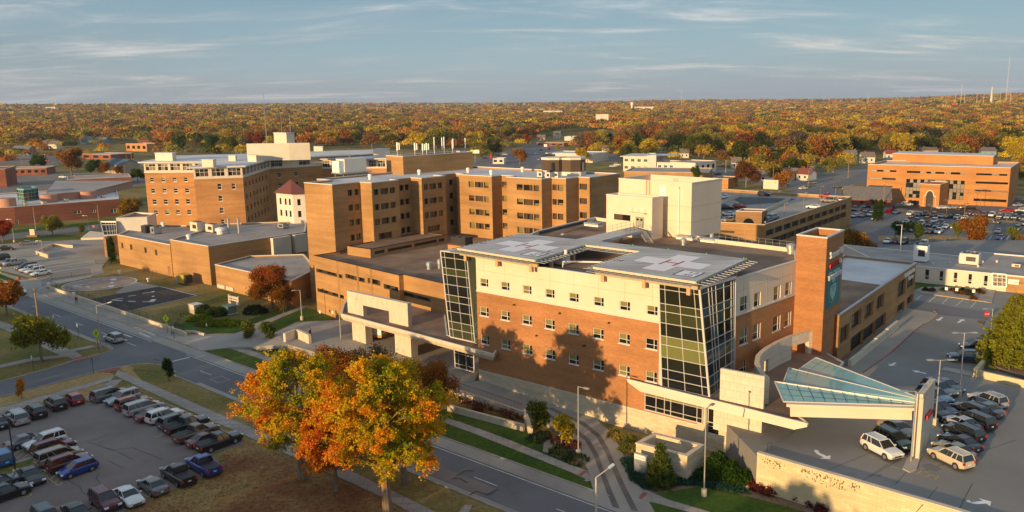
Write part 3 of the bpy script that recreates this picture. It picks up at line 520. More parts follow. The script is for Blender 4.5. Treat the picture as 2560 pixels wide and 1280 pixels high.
F_ = bldg('hospital_building', 'red brick and cream hospital block with leaning glass corner bays and rooftop helipads', 'building', polyF, 0, ZF, 'cream', 'roofbr', 'trim', winF, par=.5, bands=[('stone_base', 0, 3.0, 'stone'), ('brick_wall', 3.0, 15.2, 'red'), ('upper_wall', 15.2, ZF, 'cream')], depth=.14)
mb = MB()
for (a, b) in ((A0, CC), (DD, TT)):
    a = Vector((*a, 0)); b = Vector((*b, 0)); d = (b - a).normalized(); n_ = Vector((d.y, -d.x, 0)) * .05
    mb.bar(a + n_ + Vector((0, 0, 15.2)), b + n_ + Vector((0, 0, 15.2)), .14, .22); mb.bar(a + n_ * .6 + Vector((0, 0, 3.0)), b + n_ * .6 + Vector((0, 0, 3.0)), .1, .1)
mb.build('string_course', M['trim'], F_)
mb = MB(); a = Vector((*A0, 0)); b = Vector((*CC, 0)); d = (b - a).normalized(); n_ = Vector((d.y, -d.x, 0)) * .004
mb.bar(a + n_ + Vector((0, 0, 18.35)), b + n_ + Vector((0, 0, 18.35)), .012, .035)
for w in w0: x = (w[0] + w[2]) / 2; mb.bar(a + d * x + n_ + Vector((0, 0, w[3] + .1)), a + d * x + n_ + Vector((0, 0, 19.9)), .035, .012)
a = Vector((*DD, 0)); b = Vector((*TT, 0)); d = (b - a).normalized(); n_ = Vector((d.y, -d.x, 0)) * .004; mb.bar(a + n_ + Vector((0, 0, 18.35)), b + n_ + Vector((0, 0, 18.35)), .012, .035)
for x in (2.5, 5.2, 8.5, 12.5, 15.5): mb.bar(a + d * x + n_ + Vector((0, 0, 15.4)), a + d * x + n_ + Vector((0, 0, 19.9)), .035, .012)
mb.build('panel_joint', flat('joint_line', (.42, .32, .21), .9), F_)  # thin darker strips along the joints of the wall panels
mb = MB()
for (px, py) in ((1287, 761), (1401, 782), (1524, 806), (1343, 838), (1462, 863)):
    p = PL(px, py, A0, E0); mb.bar(Vector(p) - Vector((*(ub * .05), 0)), Vector(p) - Vector((*(ub * .35), .05)), .22, .16)
mb.build('wall_lamp', M['dark'], F_)
# glass bays
def curtain(rt, name, BLp, BRp, TRp, TLp, cols, rows, kind, fw_=.07, edge=.2):
    q = [Vector(p) for p in (BLp, BRp, TRp, TLp)]; f = lambda s, t: q[0].lerp(q[1], s).lerp(q[3].lerp(q[2], s), t)
    nrm = (q[1] - q[0]).cross(q[3] - q[0]).normalized(); fr = MB(); pn = MB(); ms_ = []
    for i in range(len(cols) - 1):
        for j in range(len(rows) - 1):
            k = kind(i, j); 
            if k not in ms_: ms_.append(k)
            pn.face([f(cols[i], rows[j]), f(cols[i + 1], rows[j]), f(cols[i + 1], rows[j + 1]), f(cols[i], rows[j + 1])], ms_.index(k))
    for i, c in enumerate(cols): e = edge if i in (0, len(cols) - 1) else fw_; fr.bar(f(c, 0) + nrm * .03, f(c, 1) + nrm * .03, .14 if e == edge else .1, e)
    for j, r in enumerate(rows): e = edge if j in (0, len(rows) - 1) else fw_; fr.bar(f(0, r) + nrm * .033, f(1, r) + nrm * .033, .1, e)
    o = fr.build(name, M['alu'], rt); pn.build('pane', [M[k] for k in ms_], o); return o
rws = [1 - x for x in (0, .07, .19, .27, .38, .50, .58, .69, .81, .90, 1)][::-1]
bk = ['glg', 'glg', 'glb', 'gl', 'glg', 'gl', 'glb', 'glg', 'glb', 'glb']; bk2 = ['gl', 'gl', 'glb', 'gll', 'gll', 'glb', 'glg', 'glg', 'glb', 'glb']
lb, rb_, rt_, lt = P(1126, 842, 6.9), P(1188, 856, 6.9), P(1167.5, 635, 20.3), P(1102, 627, 20.3); wallb = Vector((*A0, 6.9)); wallt = Vector((*A0, 20.3)); back = Vector((*(ub * 3.2), 0))
rg_ = random.Random(4)
curtain(F_, 'glass_bay', lb, rb_, rt_, lt, [0, .14, .52, .9, 1], rws, lambda i, j: bk[j] if rg_.random() < .85 else 'gl')
mb = MB(); mb.face([rb_, wallb, wallt, rt_]); mb.face([rb_ + back, rb_, rt_, rt_ + back]); mb.build('bay_side_glass', M['glg'], F_)
mb = MB(); mb.face([lb + back, lb, lt, lt + back]); mb.face([lt, rt_, wallt, wallt + back, lt + back]); mb.face([lb, rb_, rb_ + back, lb + back]); mb.bar(rt_, wallt, .15, .25); mb.build('bay_side', M['alu'], F_)
curtain(F_, 'lobby_window', P(1139, 918, 1.9), P(1186, 930, 1.9), PL(1185, 880, (P(1139, 918, 1.9).x, P(1139, 918, 1.9).y), (P(1186, 930, 1.9).x, P(1186, 930, 1.9).y)), PL(1136, 866, (P(1139, 918, 1.9).x, P(1139, 918, 1.9).y), (P(1186, 930, 1.9).x, P(1186, 930, 1.9).y)), [0, .2, .6, 1], [0, .2, .72, 1], lambda i, j: 'gl')
o_ = -ub * .25
G0 = V2(onx(1650, 715)); bl_ = Vector((*(V2(onx(1657, 968)) + o_), 7.0)); bc = Vector((*(V2(onx(1776, 991)) + o_), 7.0)); tl_ = Vector((*(G0 + o_), 20.3)); tc_ = Vector((*(V2(CC) + o_), 20.3)); tr_ = Vector((*DD, 20.3)) + Vector((.15, -.15, 0)); br_ = Vector((*(V2(DD) + Vector((.35, -.3))), 7.0))
rwb = [1 - x for x in (0, .055, .19, .265, .375, .5, .585, .705, .82, .91, 1)][::-1]
curtain(F_, 'glass_bay', bl_, bc, tc_, tl_, [0, .15, .505, .867, 1], rwb, lambda i, j: bk2[j], edge=.22)
bk3 = ['glg', 'glt', 'gl', 'glt', 'gl', 'gl', 'glt', 'glt', 'gl', 'gl']
curtain(F_, 'glass_bay', bc, br_, tr_, tc_, [0, .23, .32, .43, .66, .88, .95, 1], rwb, lambda i, j: bk3[j] if rg_.random() < .75 else rg_.choice(['gl', 'glg', 'glt']), edge=.22)
mb = MB(); mb.face([tl_, tc_, tr_, Vector((*(V2(DD) + ub * 1), 20.3)), Vector((*(G0 + ub), 20.3))]); mb.face([bl_, Vector((*G0, 7)), Vector((*G0, 20.3)), tl_]); mb.bar(tl_ + Vector((0, 0, .12)), tc_ + Vector((0, 0, .12)), .45, .28); mb.bar(tc_ + Vector((0, 0, .12)), tr_ + Vector((0, 0, .12)), .45, .28); mb.build('bay_cap', M['trim'], F_)
# ground storey windows of the wing below the bay, stone wall running on to the right
a3 = Vector((*(V2(A0) - ub * .06), 0)); d3_ = Vector((*ua, 0))
curtain(F_, 'ground_window', a3 + d3_ * gr_[0] + Vector((0, 0, 3.35)), a3 + d3_ * gr_[2] + Vector((0, 0, 3.35)), a3 + d3_ * gr_[2] + Vector((0, 0, 6.1)), a3 + d3_ * gr_[0] + Vector((0, 0, 6.1)), [0, .2, .35, .46, .68, .91, 1], [0, .22, .7, 1], lambda i, j: 'blind' if j == 2 else 'gl', edge=.14)
RWx = V2(onx(1905, 1058)); rw_end = RWx + ub * 3.5
hd = wrect(A0, tuple(RWx), (1768, 1022), (1796, 1095)); hd = (hd[0], max(hd[1], 2.2), hd[2], 6.0)
mb = MB(); CCo = V2(CC); off_ = (CCo - V2(A0)).length
wall(mb, CC, tuple(RWx), 0, 6.3, [(max(.05, hd[0] - off_), hd[1], hd[2] - off_, hd[3])] if hd[2] - off_ > .3 else [], .3); wall(mb, tuple(RWx), tuple(rw_end), 0, 6.3); wall(mb, tuple(rw_end), DD, 0, 6.3); mb.build('entrance_wall', M['stone'], F_)
window(F_, A0, tuple(RWx), hd, 'slit', .28)
mb = MB(); t0 = (V2(CC) - V2(A0)).length + 2.2; t1 = (RWx - V2(A0)).length - .02
mb.face([a3 + d3_ * t0 + Vector((0, 0, 3.0)), a3 + d3_ * t1 + Vector((0, 0, 3.0)), a3 + d3_ * t1 + Vector((0, 0, 6.3)), a3 + d3_ * t0 + Vector((0, 0, 6.3))]); mb.build('tile_cladding', M['tile'], F_)
# right entrance canopy roof
cp = [(1568, 950), (2018, 1062), (1990, 1036), (1970, 1012), (2060, 962), (2108, 908), (2066, 886)]
cpw = [P2(*p, 7.0) for p in cp] + [TT, DD, CC]
E_can = root('entrance_canopy', (*cpw[0], 6), 'pointed peach coloured concrete entrance canopy below the right hand glass corner', 'canopy')
mb = MB(); low = [V2(p) for p in cpw]; c2 = [P2(1583, 956, 6.9), P2(2003, 1056, 6.9)]
mb.face([(*p, 7.02) for p in cpw]); mb.build('canopy_roof', M['roofbr'], E_can)
mb = MB(); bot = [V2(P2(1600, 975, 6.3)), V2(P2(1985, 1072, 6.2))] + [p + Vector((-.2, .3)) for p in low[2:]]; top_ = low
for i in range(6): a, b = top_[i], top_[i + 1]; c, d = bot[i], bot[i + 1]; mb.face([(*c, 6.1), (*d, 6.1), (*b, 6.75), (*a, 6.75)]); mb.face([(*a, 6.75), (*b, 6.75), (*b, 7.15), (*a, 7.15)])
mb.face([(*p, 6.1) for p in bot]); mb.build('fascia', M['cream'], E_can)
mb = MB(); pts = [Vector((*low[i], 7.1)) for i in range(7)]
for a, b in zip(pts, pts[1:]): mb.bar(a, b, .22, .18)
mb.build('roof_edge', M['trim'], E_can)
mb = MB(); a = P(1799, 1000, 7.0); b = P(1908, 1023, 7.0); zt = topz((1801, 921), (1799, 1000), 7); n_ = Vector((*(ub * .4), 0)); mb.hexa([a, b, b + n_, a + n_], [Vector((a.x, a.y, zt)), Vector((b.x, b.y, zt)), Vector((b.x, b.y, zt)) + n_, Vector((a.x, a.y, zt)) + n_]); mb.build('upright_panel', M['tile'], E_can)
mb = MB(); cpz = 10.2; tp = [(1912, 946), (1901, 938), (1891, 923), (1886, 908), (1889, 891), (1899, 880), (1912, 870), (1938, 855), (1971, 841), (2015, 829), (2054, 821)]
cw_ = [V2(P(*p, cpz)) for p in tp]; cin = []
for i, p in enumerate(cw_):
    d = (cw_[min(i + 1, 10)] - cw_[max(i - 1, 0)]).normalized(); cin.append(p + Vector((d.y, -d.x)) * .6)
for i in range(10):
    z_ = 8.9 if i in (5, 8) else 6.9
    mb.hexa([(*cw_[i], z_), (*cin[i], z_), (*cin[i + 1], z_), (*cw_[i + 1], z_)], [(*cw_[i], cpz), (*cin[i], cpz), (*cin[i + 1], cpz), (*cw_[i + 1], cpz)])
mb.build('curved_wall', M['tile'], E_can)
mb = MB()
for i in range(10):
    for k in range(4):
        a0, a1 = cw_[i].lerp(cw_[i + 1], k / 4 + .02), cw_[i].lerp(cw_[i + 1], (k + 1) / 4 - .02); b0, b1 = cin[i].lerp(cin[i + 1], k / 4 + .02), cin[i].lerp(cin[i + 1], (k + 1) / 4 - .02)
        mb.hexa([(*a0, cpz), (*b0, cpz), (*b1, cpz), (*a1, cpz)], [(*a0, cpz + .14), (*b0, cpz + .14), (*b1, cpz + .14), (*a1, cpz + .14)])
mb.build('wall_cap', M['conc'], E_can)
# folded glass porte cochere and its pier
GC = root('glass_canopy', P(2285, 1144, 4), 'folded blue green glass drop-off canopy resting on a pale concrete pier', 'canopy')
pa, pb, pc, r1_ = P(1937, 954, 9.6), P(1959, 1004, 8.9), P(2285, 1014, 9.4), P(2288, 1006, 9.75); pe, pf, r2_ = P(1958, 957, 9.3), P(1972, 919.6, 9.7), P(2293, 998, 10.1); pg, ph, pr = P(1997, 924, 9.4), P(2040, 894, 10.0), P(2299, 995, 10.3)
mgl, ntg, bb = mat0('canopy_glass'); bb.inputs['Base Color'].default_value = (.20, .42, .44, 1); bb.inputs['Roughness'].default_value = .08; bb.inputs['Alpha'].default_value = .82; bb.inputs['Specular IOR Level'].default_value = .9; M['cgl'] = mgl
fr = MB()
for A_, B_, C_, D_ in ((pa, pb, pc, r1_), (pe, r1_, r2_, pf), (pg, r2_, pr, ph)):
    mb = MB(); mb.face([A_, B_, C_, D_]); mb.build('glass_panel', M['cgl'], GC)
for e in ((pa, pb), (pb, pc), (pa, r1_), (pe, pf), (pf, r2_), (pg, ph), (ph, pr)): fr.bar(e[0], e[1], .14, .14)
fr.build('edge_frame', M['alu'], GC)
fr = MB()
for (A_, B_, C_, D_) in ((pa, pb, pc, r1_), (pf, pe, r1_, r2_), (ph, pg, r2_, pr)):
    for k in range(1, 12): t = k / 12; fr.bar(A_.lerp(D_, t), B_.lerp(C_, t), .03, .04)
    for k in (.33, .66): fr.bar(A_.lerp(B_, k), D_.lerp(C_, k), .03, .03)
fr.build('glazing_bar', M['dark'], GC)
mb = MB(); a = P(1966, 1012, 8.75); b = P(2284, 1022, 9.2); mb.bar(a, b, .5, .3); mb.bar(a - Vector((0, 0, .9)) + Vector((.6, .5, 0)), b - Vector((0, 0, .75)) + Vector((0, .4, 0)), .4, 1.25); mb.build('beam', M['cream'], GC)
p0, p1, p2 = P(2280.3, 1144, 4), P(2296, 1147, 4), P(2327, 1101, 4); zt = 11.3; p3 = p0 + (p2 - p1)
mb = MB(); mb.prism([p0, p1, p2, p3], 4, zt); mb.prism([p0 + (p1 - p0) * .45 - Vector((.1, .25, 0)), p1 - Vector((.05, .25, 0)), p1, p0 + (p1 - p0) * .45], 4, zt - .35); mb.build('pier', M['conc'], GC)
sgn = MB(); u_ = (p2 - p1).normalized(); o_n = Vector((u_.y, -u_.x, 0)); s0 = p1 + u_ * 1.6 + o_n * .2; sgn.bar(s0 + Vector((0, 0, 4.2)), s0 + u_ * 2.6 + Vector((0, 0, 4.2)), .25, .42); sgn.build('sign_bar', M['redp'], GC)
# brick sign tower
zT = topz((2068, 596), (2053, 889), 7); tw0, tw1, tw2, tw3 = [P2(*p, zT) for p in ((1992, 588), (2068, 596), (2111, 576), (2042, 570))]
TW = bldg('sign_tower', 'tall slim red brick tower carrying illuminated letters and a teal banner', 'tower', [tw0, tw1, tw2, tw3], 4, zT, 'red', 'roofbr', 'trim', par=1.0)
ut = (V2(tw2) - V2(tw1)).normalized(); nt_ = Vector((ut.y, -ut.x)); Lt = (V2(tw2) - V2(tw1)).length; o1 = V2(tw1) + nt_ * .02
def tpos(f, z): q = o1 + ut * (Lt * f); return (q.x, q.y, z)
for s_, f0, z_, h_, m_, wd in (('Stormont Vail', .16, zT - 3.1, 1.0, 'wp', .74), ('EMERGENCY', .17, zT - 4.6, .75, 'redp', .52), ('&', .76, zT - 4.5, .75, 'wp', .08), ('TRAUMA CENTER', .13, zT - 6.2, .7, 'wp', .74)):
    tx = text(TW, s_, tpos(f0, z_), ut, h_, m_, .12)
    xs = [(Vector(v.co).xy + wloc(TW).xy - V2(tpos(f0, 0))).dot(ut) for v in tx.data.vertices]; k = wd * Lt / max(xs)
    for v in tx.data.vertices:
        q = Vector(v.co) + wloc(TW); r = V2(q) - V2(tpos(f0, 0)); l = r.dot(ut); q2 = V2(q) + ut * (l * k - l); v.co = Vector((q2.x, q2.y, q.z)) - wloc(TW)
bz = lambda x, y: PL(x, y, tw1, tw2)
BN = root('banner', tpos(.5, 14), 'tall teal banner with a pale figure hung on the brick sign tower', 'banner')
bu0, bu1 = [(V2(bz(x, y)) - V2(tw1)).dot(ut) for x, y in ((2066, 720), (2101, 665))]; bzt = bz(2069, 676).z; bzb = bz(2063, 776).z
bp_ = lambda u, z, d=.05: Vector((*(V2(tw1) + ut * u + nt_ * d), z))
mb = MB(); mb.hexa([bp_(bu0, bzb, 0.01), bp_(bu1, bzb, .01), bp_(bu1, bzt, .01), bp_(bu0, bzt, .01)], [bp_(bu0, bzb), bp_(bu1, bzb), bp_(bu1, bzt), bp_(bu0, bzt)]); mb.build('sheet', M['teal'], BN)
bw_ = bu1 - bu0; bh_ = bzt - bzb; bc_ = (bu0 + bu1) / 2
def blob(cx, cz, rx, rz, m, d, n=24, tip=False, ring=0):
    mb = MB()
    if ring:
        for k in range(n):
            a, b = 6.2832 * k / n, 6.2832 * (k + 1) / n; mb.face([bp_(cx + rx * math.cos(t) * s, cz + rz * math.sin(t) * s, d) for t, s in ((a, 1), (b, 1), (b, 1 - ring), (a, 1 - ring))])
    elif tip: mb.face([bp_(cx + rx * x, cz + rz * z, d) for x, z in ((0, -1), (.6, -.45), (1, .15), (.95, .6), (.7, .95), (-.7, .8), (-.95, .5), (-1, .1), (-.6, -.45))])
    else: mb.face([bp_(cx + rx * math.cos(6.2832 * k / n), cz + rz * math.sin(6.2832 * k / n), d) for k in range(n)])
    return mb.build('print', M[m], BN)
blob(bc_ + .02, bzb + bh_ * .45, bw_ * .36, bh_ * .37, 'gold', .056, 40, ring=.05); blob(bc_, bzb + bh_ * .70, bw_ * .13, bh_ * .095, 'tealp', .062); blob(bc_ - .05, bzb + bh_ * .36, bw_ * .24, bh_ * .23, 'tealp', .062, tip=True)
for k, (dz, ww) in enumerate(((.50, .16), (.455, .11), (.40, .07))): blob(bc_ + .05, bzb + bh_ * dz, bw_ * ww, bh_ * .013, 'teal', .068)
tx = text(BN, '#We Together', bp_(bu0 + bw_ * .10, bzb + bh_ * .865, .055), ut, bh_ * .062, 'wp', .01); xs = [(V2(Vector(v.co) + wloc(BN)) - V2(bp_(bu0 + bw_ * .1, 0))).dot(ut) for v in tx.data.vertices]; k = bw_ * .82 / max(xs)
for v in tx.data.vertices:
    q = Vector(v.co) + wloc(BN); r0_ = V2(bp_(bu0 + bw_ * .1, 0)); l = (V2(q) - r0_).dot(ut); q2 = V2(q) + ut * (l * k - l); v.co = Vector((q2.x, q2.y, q.z)) - wloc(BN)
# penthouse on the front roof
zp = 28.9; ph0, ph1, ph2 = [P2(*p, zp) for p in ((1547, 447), (1730, 459), (1782, 447))]; sp = snap([ph0, ph1, ph2], -41.5); sp.append(tuple(V2(sp[0]) + V2(sp[2]) - V2(sp[1])))
PH = bldg('rooftop_penthouse', 'tall blank cream penthouse block rising from the brown roof behind the helipads', 'penthouse', sp, 19.5, zp, 'cream', 'roofbr', 'trim', par=1.0)
pb0, pb1, pb2 = [P2(*p, 26.5) for p in ((1516, 487), (1647, 494), (1668, 491))]; sb = snap([pb0, pb1, pb2], -41.5); sb[2] = tuple(V2(sb[1]) + (V2(sb[2]) - V2(sb[1])).normalized() * 3.2); sb.append(tuple(V2(sb[0]) + V2(sb[2]) - V2(sb[1])))
r_d = wrect(sb[0], sb[1], (1589, 541), (1610, 570)); r_w = wrect(sb[0], sb[1], (1535, 534), (1576, 553))
PB = bldg('rooftop_penthouse', 'low cream penthouse box with dark double window and grey double door facing the helipads', 'penthouse', sb, 19.5, 26.5, 'cream', 'roofbr', 'trim', {0: [(*r_w, 'two')]}, par=.5)
ups = (V2(sb[1]) - V2(sb[0])).normalized(); npb = Vector((ups.y, -ups.x)); pf_ = lambda u, z, d=.0: Vector((*(V2(sb[0]) + ups * u + npb * d), z))
mb = MB(); dx0, dx1 = r_d[0], r_d[2]; mb.hexa([pf_(dx0, r_d[1], 0), pf_(dx1, r_d[1], 0), pf_(dx1, r_d[3], 0), pf_(dx0, r_d[3], 0)], [pf_(dx0, r_d[1], .08), pf_(dx1, r_d[1], .08), pf_(dx1, r_d[3], .08), pf_(dx0, r_d[3], .08)]); dr = mb.build('double_door', flat('grey_green_door', (.30, .29, .22), .6), PB)
mb = MB()
for c_ in (.27, .73): w_ = dx1 - dx0; mb.face([pf_(dx0 + w_ * (c_ - .14), r_d[1] + 1.2, .085), pf_(dx0 + w_ * (c_ + .14), r_d[1] + 1.2, .085), pf_(dx0 + w_ * (c_ + .14), r_d[3] - .3, .085), pf_(dx0 + w_ * (c_ - .14), r_d[3] - .3, .085)])
mb.build('vision_panel', M['gl'], dr)
mb = MB(); mb.bar(pf_(dx0 - .9, r_d[3] + .7, .5), pf_(dx1 + .6, r_d[3] + .7, .5), .9, .12)
for k in (.1, .5, .9): mb.tube(pf_(dx0 - .9 + k * (dx1 - dx0 + 1.5), r_d[3] + .7, .8), pf_(dx0 - .9 + k * (dx1 - dx0 + 1.5), r_d[3] + 1.4, 0), .03)
mb.build('door_canopy', M['trim'], PB)
upl = (V2(sp[1]) - V2(sp[0])).normalized(); npl = Vector((upl.y, -upl.x)); pt_ = lambda u, z, d=0: Vector((*(V2(sp[0]) + upl * u + npl * d), z)); LP = (V2(sp[1]) - V2(sp[0])).length
mb = MB(); lx = wrect(sp[0], sp[1], (1617, 450), (1625, 490)); x0, x1 = lx[0], lx[2]
for x in (x0, x1): mb.tube(pt_(x, 25.9, .2), pt_(x, 30.0, .2), .035)
for k in range(14): mb.tube(pt_(x0, 26 + k * .3, .2), pt_(x1, 26 + k * .3, .2), .02)
mb.build('roof_ladder', flat('red_oxide_steel', (.42, .14, .07), .6), PH)
mb = MB(); x = wrect(sp[0], sp[1], (1696, 462), (1700, 585)); xm = (x[0] + x[2]) / 2; mb.tube(pt_(xm, 19.7, .15), pt_(xm, 27.9, .15), .1); mb.tube(pt_(xm, 27.9, .15), pt_(xm, 28.2, .5), .11); mb.build('vent_pipe', M['wp'], PH)
mb = MB(); x = wrect(sp[0], sp[1], (1650, 465), (1664, 492)); mb.hexa([pt_(x[0], x[1], 0), pt_(x[2], x[1], 0), pt_(x[2], x[3], 0), pt_(x[0], x[3], 0)], [pt_(x[0], x[1], .05), pt_(x[2], x[1], .05), pt_(x[2], x[3], .05), pt_(x[0], x[3], .05)]); mb.build('door', M['wp'], PH)
mb = MB()
for z_ in (22.3, 24.9):
    for i in (0, 1): a, b = V2(sp[i]), V2(sp[i + 1]); d = (b - a).normalized(); n_ = Vector((d.y, -d.x)) * .004; mb.bar((*(a + n_), z_), (*(b + n_), z_), .012, .05)
mb.build('panel_joint', bpy.data.materials['joint_line'], PH)
# helipad deck
HZ = 21.4
hp = [(1143, 620), (1338, 650), (1462, 611.6), (1600, 628), (1483, 667), (1740, 704), (1868, 647), (1498, 603), (1606, 577), (1586, 566), (1440, 598), (1300, 584)]; hw = [P2(*p, HZ) for p in hp]
HP = root('rooftop_helipad', (*hw[0], HZ), 'pale plank rooftop helipad platform with two landing squares numbered 1 and 2', 'helipad')
mb = MB(); mb.prism(hw, HZ - .35, HZ); mb.build('deck', M['pad'], HP)
mb = MB()
for i in (0, 2, 4): mb.bar((*hw[i], HZ - .13), (*hw[i + 1], HZ - .13), .12, .24)
mb.build('edge_trim', flat('warm_metal_edge', (.62, .50, .36), .5), HP)
mb = MB()
for i in (1, 3, 5, 6, 8, 10, 11, 9): j = (i + 1) % 12; mb.bar((*hw[i], HZ - .2), (*hw[j], HZ - .2), .12, .3)
mb.build('edge_beam', M['galv'], HP)
mb = MB()   # net frames: strips hung outside the deck edges
def netstrip(i, j, w, dz=-.25, n=14):
    a, b = V2(hw[i]), V2(hw[j]); d = (b - a).normalized(); n_ = Vector((d.y, -d.x)) * w
    for k in range(n + 1): q = a.lerp(b, k / n); mb.bar((*q, HZ + dz), (*(q + n_), HZ + dz - .1), .06, .06)
    mb.bar((*(a + n_), HZ + dz - .1), (*(b + n_), HZ + dz - .1), .07, .07); mb.bar((*(a + n_ * .5), HZ + dz - .05), (*(b + n_ * .5), HZ + dz - .05), .04, .04)
for i, j in ((0, 1), (1, 2), (2, 3), (3, 4), (4, 5), (5, 6), (11, 0)): netstrip(i, j, 1.5)
mb.build('safety_net_frame', M['galv'], HP)
mb = MB()
for i, j in ((0, 1), (1, 2), (2, 3), (3, 4), (4, 5), (5, 6), (11, 0)):
    a, b = V2(hw[i]), V2(hw[j]); d = (b - a).normalized(); n_ = Vector((d.y, -d.x)) * 1.5; mb.face([(*a, HZ - .3), (*b, HZ - .3), (*(b + n_), HZ - .4), (*(a + n_), HZ - .4)])
m_, n__, b__ = mat0('safety_net'); b__.inputs['Base Color'].default_value = (.08, .085, .07, 1); b__.inputs['Alpha'].default_value = .6; M['net'] = m_
mb.build('safety_net', M['net'], HP)
mb = MB(); mb2 = MB()
for i, j in ((0, 1), (4, 5)):
    a, b = V2(hw[i]) + ub * .6, V2(hw[j]) + ub * .6; mb.bar((*a, HZ - .75), (*b, HZ - .75), .3, .75)
    for k in (.08, .5, .92): q = a.lerp(b, k); mb2.box(q.x, q.y, 19.5, .5, .5, 1.2, math.radians(-37))
for i, j in ((1, 2), (5, 6), (7, 6), (3, 4), (10, 9)):
    a, b = V2(hw[i]), V2(hw[j])
    for k in (.3, .75): q = a.lerp(b, k) ; mb2.box(q.x, q.y, 19.5, .45, .45, 1.5, math.radians(-37))
mb.build('support_beam', flat('tan_beam', (.42, .34, .20), .7), HP); mb2.build('support_post', flat('peach_post', (.55, .32, .18), .8), HP)
def pad_marks(c0, c1, c2, num, H0=HZ + .006):    # corners: near-left, near-right, far-right of the landing square
    a, b, c = V2(c0), V2(c1), V2(c2); ex = (b - a); ey = (c - b); f = lambda s, t, z=0: (*(a + ex * s + ey * t), H0 + z); ce = .5
    q = MB(); h_ = .335; w_ = .115
    for rot in (0, 1):
        pts = [(ce - h_, ce - w_), (ce + h_, ce - w_), (ce + h_, ce + w_), (ce - h_, ce + w_)] if rot == 0 else [(ce - w_, ce - h_), (ce + w_, ce - h_), (ce + w_, ce - w_), (ce - w_, ce - w_)]
        q.face([f(s, t) for s, t in pts])
    q.face([f(s, t) for s, t in [(ce - w_, ce + w_), (ce + w_, ce + w_), (ce + w_, ce + h_), (ce - w_, ce + h_)]]); q.build('white_cross', M['padw'], HP)
    q = MB()
    for pts in ([(.42, .39), (.445, .39), (.445, .61), (.42, .61)], [(.555, .39), (.58, .39), (.58, .61), (.555, .61)], [(.445, .485), (.555, .485), (.555, .515), (.445, .515)]): q.face([f(s, t, .006) for s, t in pts])
    for p_, r_ in (((ce - h_, ce - w_), (ce - w_, ce - w_)), ((ce - w_, ce - w_), (ce - w_, ce - h_)), ((ce - w_, ce - h_), (ce + w_, ce - h_)), ((ce + w_, ce - h_), (ce + w_, ce - w_)), ((ce + w_, ce - w_), (ce + h_, ce - w_))): q.bar(Vector(f(*p_, .004)), Vector(f(*r_, .004)), .07, .008)
    q.build('red_letter_h', M['padr'], HP)
    text(HP, num, Vector(f(.09, .30, .004)), (Vector(f(0, 1)) - Vector(f(0, 0))), 1.5, 'ink', .004, up=-(Vector(f(1, 0)) - Vector(f(0, 0))).normalized(), name='pad_number')
    q = MB(); q.face([f(s, t, .003) for s, t in ((.72, .11), (.93, .11), (.93, .31), (.72, .31))]); q.build('weight_box', M['ink'], HP)
    q = MB(); q.face([f(s, t, .006) for s, t in ((.735, .12), (.915, .12), (.915, .30), (.735, .30))]); q.build('weight_box_fill', M['padw'], HP)
    q2 = (Vector(f(0, 1)) - Vector(f(0, 0))).normalized()
    text(HP, '12', Vector(f(.80, .215, .01)) - q2 * 0, ex.to_3d().normalized() if hasattr(ex, 'to_3d') else (ex.x, ex.y, 0), 1.1, 'ink', .004, up=q2, name='weight_number'); text(HP, '50', Vector(f(.80, .135, .01)), (ex.x, ex.y, 0), .9, 'ink', .004, up=q2, name='weight_number')
far2 = tuple(V2(hw[6])); pad_marks(hw[4], hw[5], far2, '2'); fr1 = V2(hw[1]) + (V2(hw[11]) - V2(hw[0])); pad_marks(hw[0], hw[1], tuple(fr1), '1')
mb = MB()
for i, j in ((0, 1), (4, 5), (5, 6), (1, 2), (7, 6), (2, 3)):
    a, b = V2(hw[i]), V2(hw[j])
    for k in (.02, .25, .5, .75, .98): q = a.lerp(b, k); mb.tube((*q, HZ), (*q, HZ + .16), .07)
mb.build('edge_light', flat('green_lens', (.06, .45, .10), .3), HP)
mb = MB()     # railings and stair at the penthouse end
def rail(p, q, z, n, h=1.05):
    p = Vector((*p[:2], z)); q = Vector((*q[:2], z))
    for k in range(n + 1): r = p.lerp(q, k / n); mb.tube(r, r + Vector((0, 0, h)), .03, n=5)
    for hh in (h, h * .5): mb.tube(p + Vector((0, 0, hh)), q + Vector((0, 0, hh)), .025, n=5)
rail(P2(1586, 566, HZ), P2(1520, 582, HZ), HZ, 6); rail(P2(1606, 577, HZ), P2(1555, 589, HZ), HZ, 5); rail(P2(1586, 566, HZ), P2(1606, 570, HZ), HZ, 2); mb.build('railing', M['galv'], HP)
mb = MB(); a, b = P(1606, 577, HZ), P(1622, 608, 19.6); b.x += .2
for s in (-.5, .5): mb.bar(a + Vector((s, 0, -.1)), b + Vector((s, 0, 0)), .08, .25); mb.tube(a + Vector((s, 0, .9)), b + Vector((s, 0, .9)), .03)
for k in range(9): q = a.lerp(b, k / 8); mb.box(q.x, q.y, q.z - .1, 1.0, .25, .04)
mb.build('stair', M['galv'], HP)
